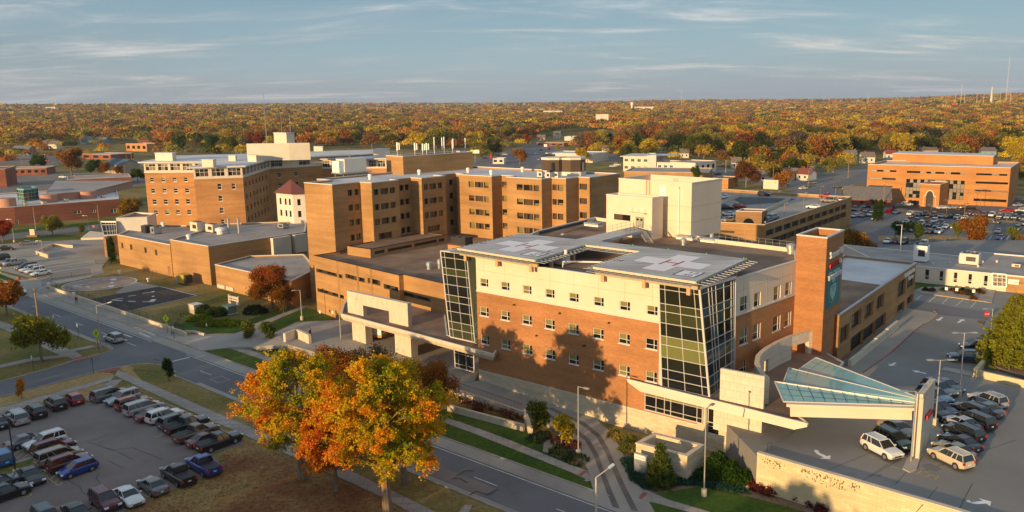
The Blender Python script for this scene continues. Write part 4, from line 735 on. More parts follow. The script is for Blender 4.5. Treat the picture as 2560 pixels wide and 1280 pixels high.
# roof equipment on the front roof
def thing_mb(name, label, cat, loc, parts, group=None, rz=0):
    r = root(name, loc, label, cat, group, rz)
    for pn_, mb_, mt in parts: mb_.build(pn_, mt, r, local=True)
    return r
def turb(px, py, z, r, h, label, m='galv', g=None):
    p = P(px, py, z); b = MB(); b.tube((0, 0, 0), (0, 0, h * .5), r * .75, n=12); c = MB(); c.tube((0, 0, h * .5), (0, 0, h * .85), r, n=14); c.tube((0, 0, h * .85), (0, 0, h), r, r * .4, n=14)
    return thing_mb('roof_vent', label, 'roof vent', p, [('base', b, M[m]), ('hood', c, M[m])], g)
def acbox(px, py, z, sx, sy, h, label, m='galv', rz=-37, name='roof_unit', g=None):
    p = P(px, py, z); b = MB(); b.box(0, 0, .15, sx, sy, h - .15); l = MB(); l.box(0, 0, 0, sx * .9, sy * .9, .15); l.box(sx * .1, -sy / 2 - .015, h * .35, sx * .5, .03, h * .4); f = MB(); f.tube((sx * .22, 0, h), (sx * .22, 0, h + .12), min(sx, sy) * .3, n=14); f.tube((-sx * .22, 0, h), (-sx * .22, 0, h + .12), min(sx, sy) * .3, n=14)
    return thing_mb(name, label, 'roof unit', p, [('casing', b, M[m]), ('base_frame', l, M['dark']), ('fan', f, M['dark'])], g, math.radians(rz))
turb(1977, 634, 19.5, .75, 1.6, 'large shiny round vent beside the brick sign tower'); turb(1709, 613, 19.5, .5, 1.2, 'small grey round vent on the brown roof behind helipad 2'); turb(1779, 602, 19.5, .35, 1.3, 'narrow metal vent beside the second white ribbed skylight'); turb(1407, 597, 19.5, .4, 1.0, 'short pale round vent behind helipad 1')
def skylight(px, py, label, z=19.5, rz=-40):
    p = P(px, py, z); b = MB(); b.box(0, 0, 0, 3.2, 1.5, .35); h = MB()
    for k in range(9): h.tube((-1.45 + k * .36, -.85, .5), (-1.45 + k * .36, .75, .5), .19, n=8)
    return thing_mb('ribbed_hood', label, 'roof hood', p, [('kerb', b, M['wp']), ('ribs', h, M['galv'])], 'ribbed metal hoods on the hospital roof', math.radians(rz))
skylight(1716, 598, 'ribbed metal hood at the foot of the tall penthouse'); skylight(1770, 604, 'ribbed metal hood near the roof edge facing the parking garage'); skylight(1484, 565, 'ribbed metal hood left of the low penthouse box', 20.3)
p = P(1395, 661, 19.5); b = MB(); b.box(0, 0, .2, 3.2, 1.6, 1.3); c = MB(); c.tube((-1.3, -.5, 1.5), (-1.3, -.5, 1.9), .3); c.tube((1.2, .3, 1.5), (1.2, .3, 2.2), .22); d = MB(); d.tube((1.6, 0, .6), (6.4, 2.6, .6), .12); d.tube((6.4, 2.6, .6), (6.4, 2.6, .1), .2)
thing_mb('foam_unit', 'white pump unit with a long white pipe between the two helipads', 'roof unit', p, [('casing', b, M['white']), ('intake', c, M['wp']), ('pipe', d, M['wp'])], None, math.radians(-37))
mb = MB(); a = P(1407, 668, 19.9); mb.tube(a, a + Vector((0, 0, .8)), .06); mb.tube(a + Vector((0, 0, .8)), a + Vector((.4, -.3, .8)), .05); o = mb.build('gooseneck_pipe', M['wp']); tag(o, 'white gooseneck pipe at the roof edge between the helipads', 'roof pipe')
mb = MB(); a, b = P(1345, 583, 20.4), P(1466, 554, 20.4); mb.bar(a, b, .4, .5); o = mb.build('roof_parapet', M['dark']); tag(o, 'dark low parapet rail running behind helipad 1', 'parapet')
mb = MB(); a, b = P(1782, 597, 20), P(1985, 621, 20)
for k in range(13): q = a.lerp(b, k / 12); mb.tube(q, q + Vector((0, 0, 1)), .03, n=5)
for h in (.5, 1.): mb.tube(a + Vector((0, 0, h)), b + Vector((0, 0, h)), .022, n=5)
tag(mb.build('guard_rail', M['galv']), 'thin metal guard rail along the roof edge beside the sign tower', 'railing')
# ---------------------------------------------------------------- left (ambulance) canopy with portal wall
zc = 6.6
cl = [(852, 785), (1235, 887), (1248, 869), (1195, 858), (1120, 838), (1112, 775), (905, 722), (874, 742), (858, 762)]; cwl = [P2(*p, zc) for p in cl]
AC = root('ambulance_canopy', (*cwl[0], 1.4), 'long pale concrete ambulance canopy on thick piers with an upright portal wall on top', 'canopy')
mb = MB(); mb.face([(*p, zc - .12) for p in inset(cwl, .25)]); mb.build('canopy_roof', M['roofbr'], AC)
mb = MB(); lo = inset(cwl, .35)
for i in range(len(cwl)): j = (i + 1) % len(cwl); mb.face([(*lo[i], zc - 1.1), (*lo[j], zc - 1.1), (*cwl[j], zc - .45), (*cwl[i], zc - .45)]); mb.face([(*cwl[i], zc - .45), (*cwl[j], zc - .45), (*cwl[j], zc), (*cwl[i], zc)])
mb.face([(*p, zc - 1.1) for p in lo]); mb.build('fascia', M['conc'], AC)
mb = MB(); io = inset(cwl, .28)
for i in range(len(cwl)): j = (i + 1) % len(cwl); mb.hexa([(*cwl[i], zc), (*cwl[j], zc), (*io[j], zc), (*io[i], zc)], [(*cwl[i], zc + .06), (*cwl[j], zc + .06), (*io[j], zc + .06), (*io[i], zc + .06)])
mb.build('roof_edge', M['trim'], AC)
q0 = P(870, 781, zc - .1); q1 = P(1021, 817, zc - .1); zt = topz((868, 727), (870, 781), zc - .1); uq = V2(q1 - q0).normalized(); nq = Vector((-uq.y, uq.x)); LQ = V2(q1 - q0).length; zo = zc + (zt - zc) * .48
mb = MB(); f = lambda u, z, d: (*(V2(q0) + uq * u + nq * d), z)
for u0_, u1_, z0_ in ((0, LQ * .27, zc - .1), (LQ * .27, LQ * .70, zo), (LQ * .70, LQ, zc - .1)): mb.hexa([f(u0_, z0_, 0), f(u1_, z0_, 0), f(u1_, z0_, .8), f(u0_, z0_, .8)], [f(u0_, zt, 0), f(u1_, zt, 0), f(u1_, zt, .8), f(u0_, zt, .8)])
mb.build('portal_wall', M['conc'], AC)
for (x0, x1) in ((873, 908), (980, 1022)):
    a, b = P(x0 + 2, 790 + (x0 - 873) * .27, zc - .8), P(x1, 790 + (x1 - 873) * .27, zc - .8); mb = MB(); d = V2(b - a).normalized(); n_ = Vector((-d.y, d.x)); mb.prism([V2(a) + n_ * .3, V2(b) + n_ * .3, V2(b) + n_ * 1.7, V2(a) + n_ * 1.7], 1.4, zc - 1.0); mb.build('pier', M['conc'], AC)
# ---------------------------------------------------------------- podium (three storey tan brick)
Lp = P(784.5, 638.6, 12); F1 = P(997, 688, 12); up_ = V2(F1 - Lp).normalized(); np_ = Vector((-up_.y, up_.x))
L0 = tuple(V2(Lp)); f1 = tuple(V2(F1)); f2 = tuple(V2(F1) + np_ * 1.0); f3 = tuple(V2(F1) + np_ * 1.0 + up_ * 15.5); podp = [L0, f1, f2, f3, (2, 150), (24, 160), (20, 196), (-20, 214), (-40, 196), tuple(V2(L0) + np_ * 5.8)]
wp = {0: [(*wrect(L0, f1, *q), s) for q, s in [(((790.5, 670.7), (856.7, 696.5)), 'rib'), (((863.2, 684), (912.2, 706.9)), 'rib'), (((918.7, 694), (951.4, 715.2)), 'rib3'), (((959, 709.3), (996, 730.6)), 'rib3'), (((793.4, 720), (860, 748)), 'rib')]], 2: [(*wrect(f2, f3, (1003.7, 727.7), (1077, 756.8)), 'rib')]}
PO = bldg('clinic_building', 'low three storey tan brick podium with long dark ribbon windows in front of the tower', 'building', podp, 0, 12, 'tan', 'roofbr', 'blackm', wp, par=.5, depth=.5, cope_h=.05)
mb = MB(); a, b = V2(L0), V2(f1)
for k in (.305, .545, .70): q = a.lerp(b, k); mb.bar((*(q - np_ * .05), 2), (*(q - np_ * .05), 11.9), .35, .3)
mb.build('pilaster', M['tan'], PO)
turb(1073, 673, 11.5, .6, 1.5, 'big shiny round vent on the brown roof left of the leaning glass bay'); turb(1099, 671, 11.5, .45, 1.9, 'small capped vent on the brown roof touching the glass bay')
for k, (x, y) in enumerate([(960, 662), (1010, 672), (925, 655)]):
    p = P(x, y, 11.5); mb = MB(); mb.tube((0, 0, 0), (0, 0, .5), .08, n=6); o = mb.build('vent_pipe', M['dark'], None); o.location = p; tag(o, 'small dark pipe stub on the brown podium roof', 'roof pipe', 'pipe stubs on the podium roof')
zs_ = 13.35; ss = snap([P2(868, 615, zs_), P2(932, 622, zs_), P2(1114, 587, zs_)], -36); ss.append(tuple(V2(ss[0]) + V2(ss[2]) - V2(ss[1])))
w_ = (V2(ss[2]) - V2(ss[1])).length
SR = bldg('louvred_roof_box', 'low tan brick roof box with dark louvres at the foot of the tower', 'roof structure', ss, 11.5, zs_, 'tan', 'roofbr', 'blackm', {1: [(w_ * a, 12.1, w_ * b, 12.75, 'dark') for a, b in ((.05, .17), (.21, .52), (.55, .86), (.89, .97))]}, par=.1, depth=.1, cope_h=.05)
acbox(1155, 613, 12.2, 4.2, 2.4, 1.9, 'dark boxy cooling unit on the podium roof left of helipad 1', 'dark')
mb = MB(); q = P(1155, 622, 11.6); mb.box(q.x, q.y, 11.6, 5.4, 3.2, .9, math.radians(-37)); tag(mb.build('plinth', M['ochre']), 'orange brick plinth under the dark cooling unit', 'plinth')
# ---------------------------------------------------------------- inpatient tower with saw-tooth plan
ZT = 26.0; tO = V2(P(830, 462.6, ZT)); ta = math.radians(-36); TAx = Vector((math.cos(ta), math.sin(ta))); TBx = Vector((-TAx.y, TAx.x))
def pxof(p, z): v = Vector((p[0], p[1], z - H)); d = v.dot(fw); return CX + F * v.dot(RR) / d
def to_x(p, ax, x, z):
    lo, hi = -5, 60; s = 1 if pxof(p + ax, z) > pxof(p, z) else -1
    for _ in range(50):
        m_ = (lo + hi) / 2
        if (pxof(p + ax * m_, z) - x) * s < 0: lo = m_
        else: hi = m_
    return p + ax * lo
tp = [tO]
for ax, x in (('b', 898.5), ('a', 928.5), ('b', 996), ('a', -2.2), ('b', 1025.8), ('a', 1053.8), ('b', 1113), ('a', -3.2), ('b', 1138), ('a', 1160), ('b', -2.5), ('a', 1229), ('b', 1253), ('a', 1287), ('b', -3.0), ('a', 1354), ('b', 1378), ('a', 1415), ('b', 1445.5), ('a', 1474), ('b', 1528)):
    p = tp[-1]; d = TAx if ax == 'a' else TBx; tp.append(p + d * x if x < 60 else to_x(p, d, x, ZT))
loc = lambda p: ((p - tO).dot(TAx), (p - tO).dot(TBx))
la, lb_ = loc(tp[-1]); W_ = lambda a, b: tO + TAx * a + TBx * b
t0p = tO - TAx * 9.3
lb2 = max(lb_, 54)
poly_t = [tuple(p) for p in ([t0p] + tp + [W_(la, lb2), W_(-14, lb2), W_(-14, 7), W_(-9.3, 7)])]
RZ = [(23.3, 24.6), (20.05, 21.35), (16.8, 18.15), (13.55, 14.9)]
def tcols(seg, xs, y=480):
    a, b = poly_t[seg], poly_t[seg + 1]; u = (V2(b) - V2(a)).normalized(); o = []
    for x0, x1, s in xs: o.append(((V2(PL(x0, y, a, b)) - V2(a)).dot(u), (V2(PL(x1, y, a, b)) - V2(a)).dot(u), s))
    return o
def trows(cols, rows=RZ): return [(u0, z0, u1, z1, s) for z0, z1 in rows for u0, u1, s in cols]
wt = {1: trows(tcols(1, [(869, 881, 'two'), (885, 896.5, 'two')])), 3: trows(tcols(3, [(934, 946.5, 'two'), (951, 971, 'tw'), (975, 988, 'two')]), RZ[:3]) + trows(tcols(3, [(942, 976, 'tw')]), RZ[3:]),
      5: trows(tcols(5, [(999, 1009.5, 'dark'), (1013, 1023.5, 'dark')])), 7: trows(tcols(7, [(1060, 1070, 'two'), (1074, 1091.5, 'tw'), (1095.5, 1106, 'two')]), RZ[:3]) + trows(tcols(7, [(1066, 1097, 'tw')]), RZ[3:]),
      9: trows(tcols(9, [(1124, 1134, 'dark')])), 10: trows(tcols(10, [(1146, 1154, 'dark')])),
      12: trows(tcols(12, [(1172, 1185.5, 'lit'), (1188, 1208, 'tw'), (1210, 1222, 'lit')])), 14: trows(tcols(14, [(1255.5, 1267, 'lit'), (1269.5, 1285, 'lit')])),
      16: trows(tcols(16, [(1292, 1307, 'lit'), (1309, 1331.5, 'tw'), (1334, 1347.5, 'lit')])), 18: trows(tcols(18, [(1381, 1392, 'tw'), (1394, 1408, 'lit')])), 20: trows(tcols(20, [(1449, 1467, 'tw')]))}
TWR = bldg('hospital_tower', 'six storey tan brick hospital tower with saw-tooth bays, deep windows and pale roof', 'building', poly_t, 0, ZT, 'tan', 'rooflt', 'trim', wt, par=.35, depth=.45)
mb = MB()   # sloped brick sills
for i, ws in wt.items():
    a, b = V2(poly_t[i]), V2(poly_t[i + 1]); u = (b - a).normalized(); nn = Vector((u.y, -u.x)) * .004
    for w in ws: x0, x1, z0 = w[0] - .15, w[2] + .15, w[1]; mb.face([(*(a + u * x0 + nn), z0 - .75), (*(a + u * x1 + nn), z0 - .75), (*(a + u * (x1 - .15) - nn * 60), z0), (*(a + u * (x0 + .15) - nn * 60), z0)])
mb.build('sill_slope', M['brown'], TWR)
bk_ = [V2(P(x, y, ZT)) for x, y in ((967, 430), (1046, 430), (1176, 418))]; bk_s = snap(bk_, -41); bk_s.append(tuple(V2(bk_s[0]) + V2(bk_s[2]) - V2(bk_s[1])))
ztb = topz((1046, 389), (1046.5, 430), 26)
UB = bldg('mechanical_penthouse', 'tan brick upper block crowded with antennas behind the tower roof', 'penthouse', bk_s, 25.6, ztb, 'tan', 'rooflt', 'trim', par=.35)
p4 = [V2(q) for q in bk_s]
def antenna(f, g, h, label, kind):
    q = p4[0].lerp(p4[1], f); q = q + (p4[2] - p4[1]) * g; b = MB(); b.tube((0, 0, 0), (0, 0, h), .06, n=6)
    parts = [('mast', b, M['galv'])]
    if kind: c = MB(); c.box(0, 0, h * .45, .35, .3, h * .6); c.box(.5, .1, h * .5, .25, .25, h * .5); parts.append(('antenna_panel', c, M['wp']))
    else: c = MB(); c.tube((0, 0, h * .35), (0, 0, h + .3), .14, n=8); parts.append(('antenna_tube', c, M['wp']))
    return thing_mb('roof_antenna', label, 'antenna', (q.x, q.y, ztb - .35), parts, 'antennas on the brick upper block')
for k, (f_, g_, h_, kk) in enumerate([(.15, .12, 3.4, 1), (.5, .28, 3.2, 1), (.75, .33, 3, 1), (.6, .42, 3, 1), (.4, .58, 4.2, 0), (.7, .62, 4.1, 0), (.5, .7, 4.2, 0), (.75, .76, 3.4, 0), (.4, .86, 3.6, 0), (.7, .97, 3.7, 0)]): antenna(f_, g_, h_, 'white panel antenna on a pipe mast on the brick upper block' if kk else 'white tube antenna on the right half of the brick upper block', kk)
mb = MB()
for i in (0, 1):
    a, b = Vector((*p4[i], ztb + .1)), Vector((*p4[i + 1], ztb + .1))
    for h in (.5, 1.): mb.tube(a + Vector((0, 0, h)), b + Vector((0, 0, h)), .03, n=5)
    for k in range(9): q = a.lerp(b, k / 8); mb.tube(q, q + Vector((0, 0, 1)), .03, n=5)
tag(mb.build('guard_rail', M['galv']), 'pipe guard rail round the antenna roof', 'railing')
b = MB(); b.box(0, 0, 1.2, 6.2, 3.4, 3.1); b2 = MB(); b2.box(0, 0, .9, 8.6, 4, .3); 
for x in (-3.5, 0, 3.5): b2.box(x, -1.6, 0, .2, .2, .9); b2.box(x, 1.6, 0, .2, .2, .9)
b3 = MB(); b3.box(-3.8, 0, 1.2, 1.3, 2.8, 2.7)
thing_mb('air_handler', 'big white boxy air handler on a steel frame at the tower roof left end', 'roof unit', P(880, 441, 25.7), [('casing', b, M['white']), ('steel_frame', b2, M['galv']), ('intake_hood', b3, M['wp'])], None, math.radians(50))
for k, (x, l) in enumerate(((1385, 'left brown octagonal cooling tower on the pale roof'), (1432, 'right brown octagonal cooling tower on the pale roof'))):
    b = MB(); b.tube((0, 0, .9), (0, 0, 3.7), 3.1, n=8); c = MB(); c.tube((0, 0, 0), (0, 0, .9), 3.2, n=8); c.tube((0, 0, 3.7), (0, 0, 4.2), 3.25, n=8); d = MB(); d.box(-1.5, -2.75, 1.1, .5, .5, 2); thing_mb('cooling_tower', l, 'cooling tower', P(x, 437, 25.7), [('louvre_drum', b, M['curt']), ('ring', c, M['white']), ('hatch', d, M['dark'])], 'cooling towers on the tower roof', .39 + k)
for k, (x, y) in enumerate([(925, 449), (1048, 437), (1170, 432), (1228, 438), (1306, 430)]): turb(x, y, 25.7, .45, 1.3, 'small white mushroom vent on the pale tower roof', 'wp', 'mushroom vents on the tower roof')
for x, y in ((1352, 444), (1372, 446), (1392, 445), (1365, 441)): acbox(x, y, 25.7, 1.4, 1, 1.4, 'small pale equipment box below the cooling towers', 'white', g='equipment boxes below the cooling towers')
# ================================================================ MORE BUILDINGS
STY['void'] = ([0, 1], [0, 1], 'blackm', ['blackm'], .04, 0); STY['band'] = ([0, .25, .5, .75, 1], [0, 1], 'dark', ['gl', 'curt', 'gl'], .05, 0)  # void: black sheet painted in place of the shaded interior behind an opening
def pbox(name, label, cat, tops, bots, zb, wm, rm, parent=None, par=0, deep=None, group=None):
    zt = topz(tops[1], bots[1], zb); q = [V2(P(*t, zt)) for t in tops[:3]]
    if deep: q[2] = q[1] + (q[2] - q[1]).normalized() * deep
    q.append(q[0] + q[2] - q[1]); q = [tuple(p) for p in q]
    if parent is None: return bldg(name, label, cat, q, zb, zt, wm, rm, 'trim', par=par), zt, q
    mb = MB(); mb.prism(q, zb, zt); o = mb.build(name, M[wm], parent); mb = MB(); mb.prism(inset(q, -.15), zt, zt + .15); mb.build('roof_edge', M[rm], o); return o, zt, q
# low wing left of centre
s1 = [P2(292.6, 587.3, 8.2), P2(425, 612.6, 8.2), P2(560, 566, 8.2), P2(354, 562, 8.2)]
LW = bldg('clinic_wing', 'low tan brick wing with four small square windows behind the round ground helipad', 'building', s1, 0, 8.2, 'tan', 'roofgr', 'trim', {0: [(*wrect(s1[0], s1[1], *q), 'rib3') for q in [((302.6, 606.5), (309, 620.5)), ((324.7, 610.5), (331.5, 625)), ((360.4, 618), (367.5, 633)), ((386.8, 624), (394, 639))]]}, par=.35)
mb = MB(); r = wrect(s1[0], s1[1], (419, 664), (426, 684)); u = (V2(s1[1]) - V2(s1[0])).normalized(); n_ = Vector((u.y, -u.x)); a = V2(s1[0]) + u * r[0]; mb.prism([a, a + u * (r[2] - r[0]), a + u * (r[2] - r[0]) + n_ * .05, a + n_ * .05], r[1], r[3]); mb.build('door', M['brown'], LW)
s2 = [P2(425, 599.6, 9.5), P2(520.6, 616.4, 9.5), P2(763, 580, 9.5), P2(766, 553, 9.5), P2(560, 560, 9.5)]
LW2 = bldg('clinic_wing', 'taller tan brick wing with blank corner behind the yellow generator', 'building', s2, 0, 9.5, 'tan', 'roofgr', 'trim', {0: [(*wrect(s2[0], s2[1], (425, 632), (428.5, 647)), 'dark')]}, par=.35)
a, b = V2(s2[1]), V2(s2[2]); u = (b - a).normalized(); n_ = Vector((u.y, -u.x))
for x0, x1 in ((675, 720), (731, 760)):
    l0 = (V2(PL(x0, 600, a, b)) - a).dot(u); l1 = (V2(PL(x1, 600, a, b)) - a).dot(u); mb = MB(); mb.prism([a + u * l0, a + u * l0 + n_ * 1.3, a + u * l1 + n_ * 1.3, a + u * l1], 4.6, 9.3); mb.build('duct_casing', M['rib'], LW2)
zx = topz((537.5, 662), (540, 716), .4); s3 = [P2(537.5, 662, zx), P2(728, 703, zx), P2(792, 672, zx), P2(760, 636, zx), P2(625, 640, zx)]
bldg('clinic_wing', 'lowest tan brick annex with flat grey roof behind the red maple', 'building', s3, 0, zx, 'tan', 'roofgr', 'trim', par=.3)
for l in (('round white vent pair near the left end of the clinic roof', 408, 566), ('tall white roof drum on the clinic roof between pipes', 552, 585), ('small mushroom vent at the edge step of the clinic roof', 472, 598)):
    turb(l[1], l[2], 9.2, .6 if 'drum' not in l[0] else 1.3, 1.3 if 'drum' not in l[0] else 1.8, l[0], 'wp')
acbox(369, 581, 7.9, 2.6, 2.2, 2, 'black and white condenser at the left end of the clinic roof', 'dark'); acbox(391, 584, 7.9, 2.2, 2.2, 2, 'round grey condenser beside the black one on the clinic roof', 'galv')
acbox(496, 578, 9.2, 3.6, 2.5, 2.6, 'peach rooftop box with dark grille on the clinic roof', 'cream'); acbox(533, 580, 9.2, 3.6, 2.2, 2.2, 'second peach rooftop box right of the grilled one', 'cream'); acbox(708, 570, 9.2, 3, 2, 1.3, 'lone grey louvre box on the clinic roof near the red roofed house', 'galv')
for x, l in ((573, 'left of two silver flue pipes on the clinic roof'), (598, 'right of two silver flue pipes on the clinic roof')): p = P(x, 583, 9.2); mb = MB(); mb.tube((0, 0, 0), (0, 0, 4), .3); o = mb.build('flue_pipe', M['galv']); o.location = p; tag(o, l, 'flue pipe')
# entrance pavilion
q = [P2(290, 546, 11.8), P2(367, 543, 11.8), P2(390, 534, 11.8), P2(336, 531, 11.8)]
EN = bldg('entrance_pavilion', 'pale entrance pavilion with slanted window grid at the left end of the clinic', 'building', q, 0, 11.8, 'white', 'roofbr', 'trim', par=.3)
ga, gb, gc, gd = P(260, 588.5, 7.4), P(292, 587, 7.4), P(290, 554.6, 10.9), P(251.3, 554.6, 10.9); curtain(EN, 'slanted_window', ga, gb, gc, gd, [0, .3, .5, .68, .84, 1], [0, .3, .78, 1], lambda i, j: 'gl', edge=.35)
mb = MB(); bk4 = Vector((6, 9, 0)); mb.face([gd, gc, gc + bk4, gd + bk4]); mb.face([ga, gd, gd + bk4, ga + bk4]); mb.face([ga, gb, gb + bk4, ga + bk4]); mb.build('pavilion_roof', M['roofbr'], EN)
mb = MB(); mb.prism([P2(202, 596, 5.2), P2(260, 594, 5.2), P2(285, 585, 5.2), P2(225, 578, 5.2)], 4.7, 5.3); mb.build('entrance_slab', M['cream'], EN)
mb = MB(); mb.prism([P2(258, 595, 5.5), P2(264, 596, 5.5), P2(284, 589, 5.5), P2(276, 586, 5.5)], 0, 5.5); mb.build('brick_pier', M['brown'], EN)
mb = MB(); mb.prism([P2(270, 600, 5), P2(300, 596, 5), P2(300, 586, 5), P2(276, 588, 5)], 0, 7.2); mb.build('lobby', M['brown'], EN)
# old brick hospital
ow = [(-132.5, 260.1), (-108.7, 260.0), (-105.4, 234.6), (-92.9, 238.7), (-96.6, 272.0), (-64.6, 304.4), (-74, 322), (-112, 300), (-136, 292)]
wo = {0: [], 2: [], 3: [], 4: []}
for r_ in ((((375.5, 443.9), (385.9, 455)), ((459.5, 442.3), (469.9, 454))), (((378, 471.2), (388.8, 483.3)), ((462.7, 469.6), (473.2, 482))), (((381.6, 498.4), (392.3, 511.6)), ((465, 496.6), (476, 509.7))), (((385, 525.9), (395.7, 537.6)), ((468, 523.4), (478.7, 535.5)))): wo[0] += [(*w, 'old') for w in wrow(ow[0], ow[1], *r_, 4)]
for q in (((543.5, 458.9), (554.8, 473.6)), ((578.7, 457.9), (590, 472.6)), ((546, 489.2), (557.4, 502.9)), ((549, 518.9), (560.7, 533)), ((552.3, 548), (562.7, 560))): wo[2].append((*wrect(ow[2], ow[3], *q), 'old'))
zr = [(w[1], w[3]) for w in wo[0][::4]]
for z0, z1 in zr: wo[3] += [(2.2 + k * 4.1, z0, 3.4 + k * 4.1, z1, 'dark') for k in range(7)]; wo[4] += [(x, z0, x + 1.5, z1, 'old') for x in (2.5, 8.5, 21, 30, 38)]
L1_ = 23.4
for i, l, n in ((0, 23.8, 6), (2, 13.1, 3), (3, 33.5, 8), (4, 45.5, 9)): wo[i] += [(.5 + k * l / n, 22.5, .5 + (k + .8) * l / n, 24.7, 'grid') for k in range(n) if not (i == 4 and k in (1, 3, 5))]
OW = bldg('old_hospital_wing', 'old ochre brick hospital wing with white framed attic windows and flat overhanging roof', 'building', ow, 0, 25.0, 'ochre', 'rooflt', None, wo, par=0, bands=[('wall', 0, 22.0, 'ochre'), ('attic_wall', 22.0, 25.0, 'cream')], roof=False, depth=.2)
mb = MB(); mb.prism(inset(ow, -1.3), 25.0, 25.45); mb.build('roof_slab', M['rooflt'], OW); mb = MB(); mb.prism(inset(ow, -.12), 21.85, 22.1); mb.build('string_course', M['trim'], OW)
_, zz, _ = pbox('penthouse', '', '', [(615.8, 360.3), (668.7, 359.3), (774, 358)], [(618.3, 401.3), (670, 400.7), (775.5, 397.4)], 25.4, 'rib', 'trim', OW)
pbox('upper_penthouse', '', '', [(684, 332.3), (715.4, 333), (735.5, 332.3)], [(686.7, 358.3), (717, 359), (736, 356.4)], zz, 'rib', 'trim', OW)
pbox('stair_head', '', '', [(387, 383), (430, 383.3), (439.6, 381.8)], [(389, 402), (431, 402.5), (441, 401)], 25.4, 'rib', 'trim', OW); pbox('stair_head', '', '', [(504, 400), (532, 400.3), (540, 398)], [(507, 417.5), (534, 418), (541, 416)], 25.4, 'rib', 'trim', OW); pbox('stair_head', '', '', [(571, 390), (588, 390), (592, 388)], [(571, 403), (588, 403), (592, 401)], 25.4, 'rib', 'trim', OW); pbox('stair_head', '', '', [(619, 389), (640, 389.5), (644, 388)], [(620, 405), (641, 405), (645, 403)], 25.4, 'rib', 'trim', OW)
# far pale attic wing running behind the tower
q = [P2(775, 399, 24), P2(960, 398, 24)]; zc_ = 24.0; d = (V2(q[1]) - V2(q[0])).normalized(); nn = Vector((-d.y, d.x)); Lq = (V2(q[1]) - V2(q[0])).length
fw4 = [q[0], tuple(V2(q[1]) + d * 8), tuple(V2(q[1]) + d * 8 + nn * 14), tuple(V2(q[0]) + nn * 14)]
OW2 = bldg('old_hospital_wing', 'far wing of the old hospital showing a row of white framed windows behind the tower', 'building', fw4, 0, 24, 'ochre', 'rooflt', None, {0: [(1 + k * Lq / 8, 21.3, 1 + (k + .8) * Lq / 8, 23.6, 'grid') for k in range(8)]}, par=0, bands=[('wall', 0, 20.8, 'ochre'), ('attic_wall', 20.8, 24, 'cream')], roof=False)
mb = MB(); mb.prism(inset(fw4, -1.2), 24, 24.4); mb.build('roof_slab', M['rooflt'], OW2)
pbox('stair_head', '', '', [(933, 374), (962, 374), (974, 372)], [(934, 391), (963, 391), (974, 389)], 24.4, 'cream', 'trim', OW2); pbox('stair_head', '', '', [(784, 367), (806, 367.5), (809, 366)], [(785, 380), (806, 381), (809, 379)], 24.4, 'cream', 'trim', OW2)
for x, yt, yb, l in ((668, 232, 365, 'tallest lattice radio mast behind the white penthouse'), (727, 283, 345, 'thin whip mast behind the upper white penthouse'), (706, 287, 345, 'short whip mast left of the upper penthouse'), (875, 370, 420, 'small lattice mast in front of the far wing')):
    b = P(x, yb, 25 if x != 875 else 24); zt = topz((x, yt), (x, yb), b.z); mb = MB(); mb.tube(b, (b.x, b.y, zt), .22, .08, n=5); tag(mb.build('radio_mast', M['galv']), l, 'mast')
# cream house with red hipped roof between the wings
ze = topz((730.6, 486), (735, 556), 9.5); h0, h1, h2 = P2(690, 482, ze), P2(731, 486, ze), P2(764, 485, ze); hh = [h0, h1, h2, tuple(V2(h0) + V2(h2) - V2(h1) + Vector((0, 4)))]
HW = bldg('stucco_house', 'cream stucco building with dark red hipped roof squeezed between the brick wings', 'building', hh, 0, ze, 'white', 'roofbr', None, {0: [(x, z, x + .9, z + 1.8, 'dark') for z in (ze - 3.2, ze - 6.6) for x in (1.5, 4, 6)], 1: [(x, z, x + .9, z + 1.8, 'dark') for z in (ze - 3.2, ze - 6.6) for x in (1.2, 3.8)]}, par=0, roof=False)
mb = MB(); e = [Vector((*p, ze)) for p in inset(hh, -.6)]; ap = sum(e, Vector()) / 4 + Vector((0, 0, 4))
for i in range(4): mb.face([e[i], e[(i + 1) % 4], ap])
mb.build('roof', flat('red_roof_tile', (.13, .045, .045), .85), HW)
# ---------------------------------------------------------------- parking garage
zg = 9.5; gp = [P2(1700, 550, zg), P2(1912, 562, zg), P2(2130, 492.5, zg), P2(1740, 469, zg)]
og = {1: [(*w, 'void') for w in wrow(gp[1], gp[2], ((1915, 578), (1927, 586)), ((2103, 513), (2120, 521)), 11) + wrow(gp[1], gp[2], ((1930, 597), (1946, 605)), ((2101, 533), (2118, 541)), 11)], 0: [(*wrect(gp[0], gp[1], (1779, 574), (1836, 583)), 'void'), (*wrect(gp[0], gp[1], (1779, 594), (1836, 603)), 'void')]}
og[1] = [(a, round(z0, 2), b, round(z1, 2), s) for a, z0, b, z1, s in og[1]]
GA = bldg('parking_garage', 'three level tan concrete parking garage with rows of dark openings and open top deck', 'parking garage', gp, 0, zg, 'tan', 'cpav', 'conc', og, par=1.0, depth=.6)
mb = MB(); c0, c1 = P(1500 + 430, 520, 8.55), P(1990, 497, 8.55)
a, b = P(1900, 537, 8.5), P(1975, 500, 8.5); mb.bar(a + Vector((0, 0, .5)), b + Vector((0, 0, .5)), .3, 1.0); a2, b2 = P(1783, 520, 8.5), P(1850, 489, 8.5); mb.bar(a2 + Vector((0, 0, .5)), b2 + Vector((0, 0, .5)), .3, 1.0); mb.build('ramp_parapet', M['conc'], GA)
mb = MB(); mb.face([(*P2(*p, 8.55), 8.56) for p in ((1860, 512), (1960, 505), (1990, 497), (1850, 492), (1835, 500))]); mb.build('ramp_opening', M['blackm'], GA)
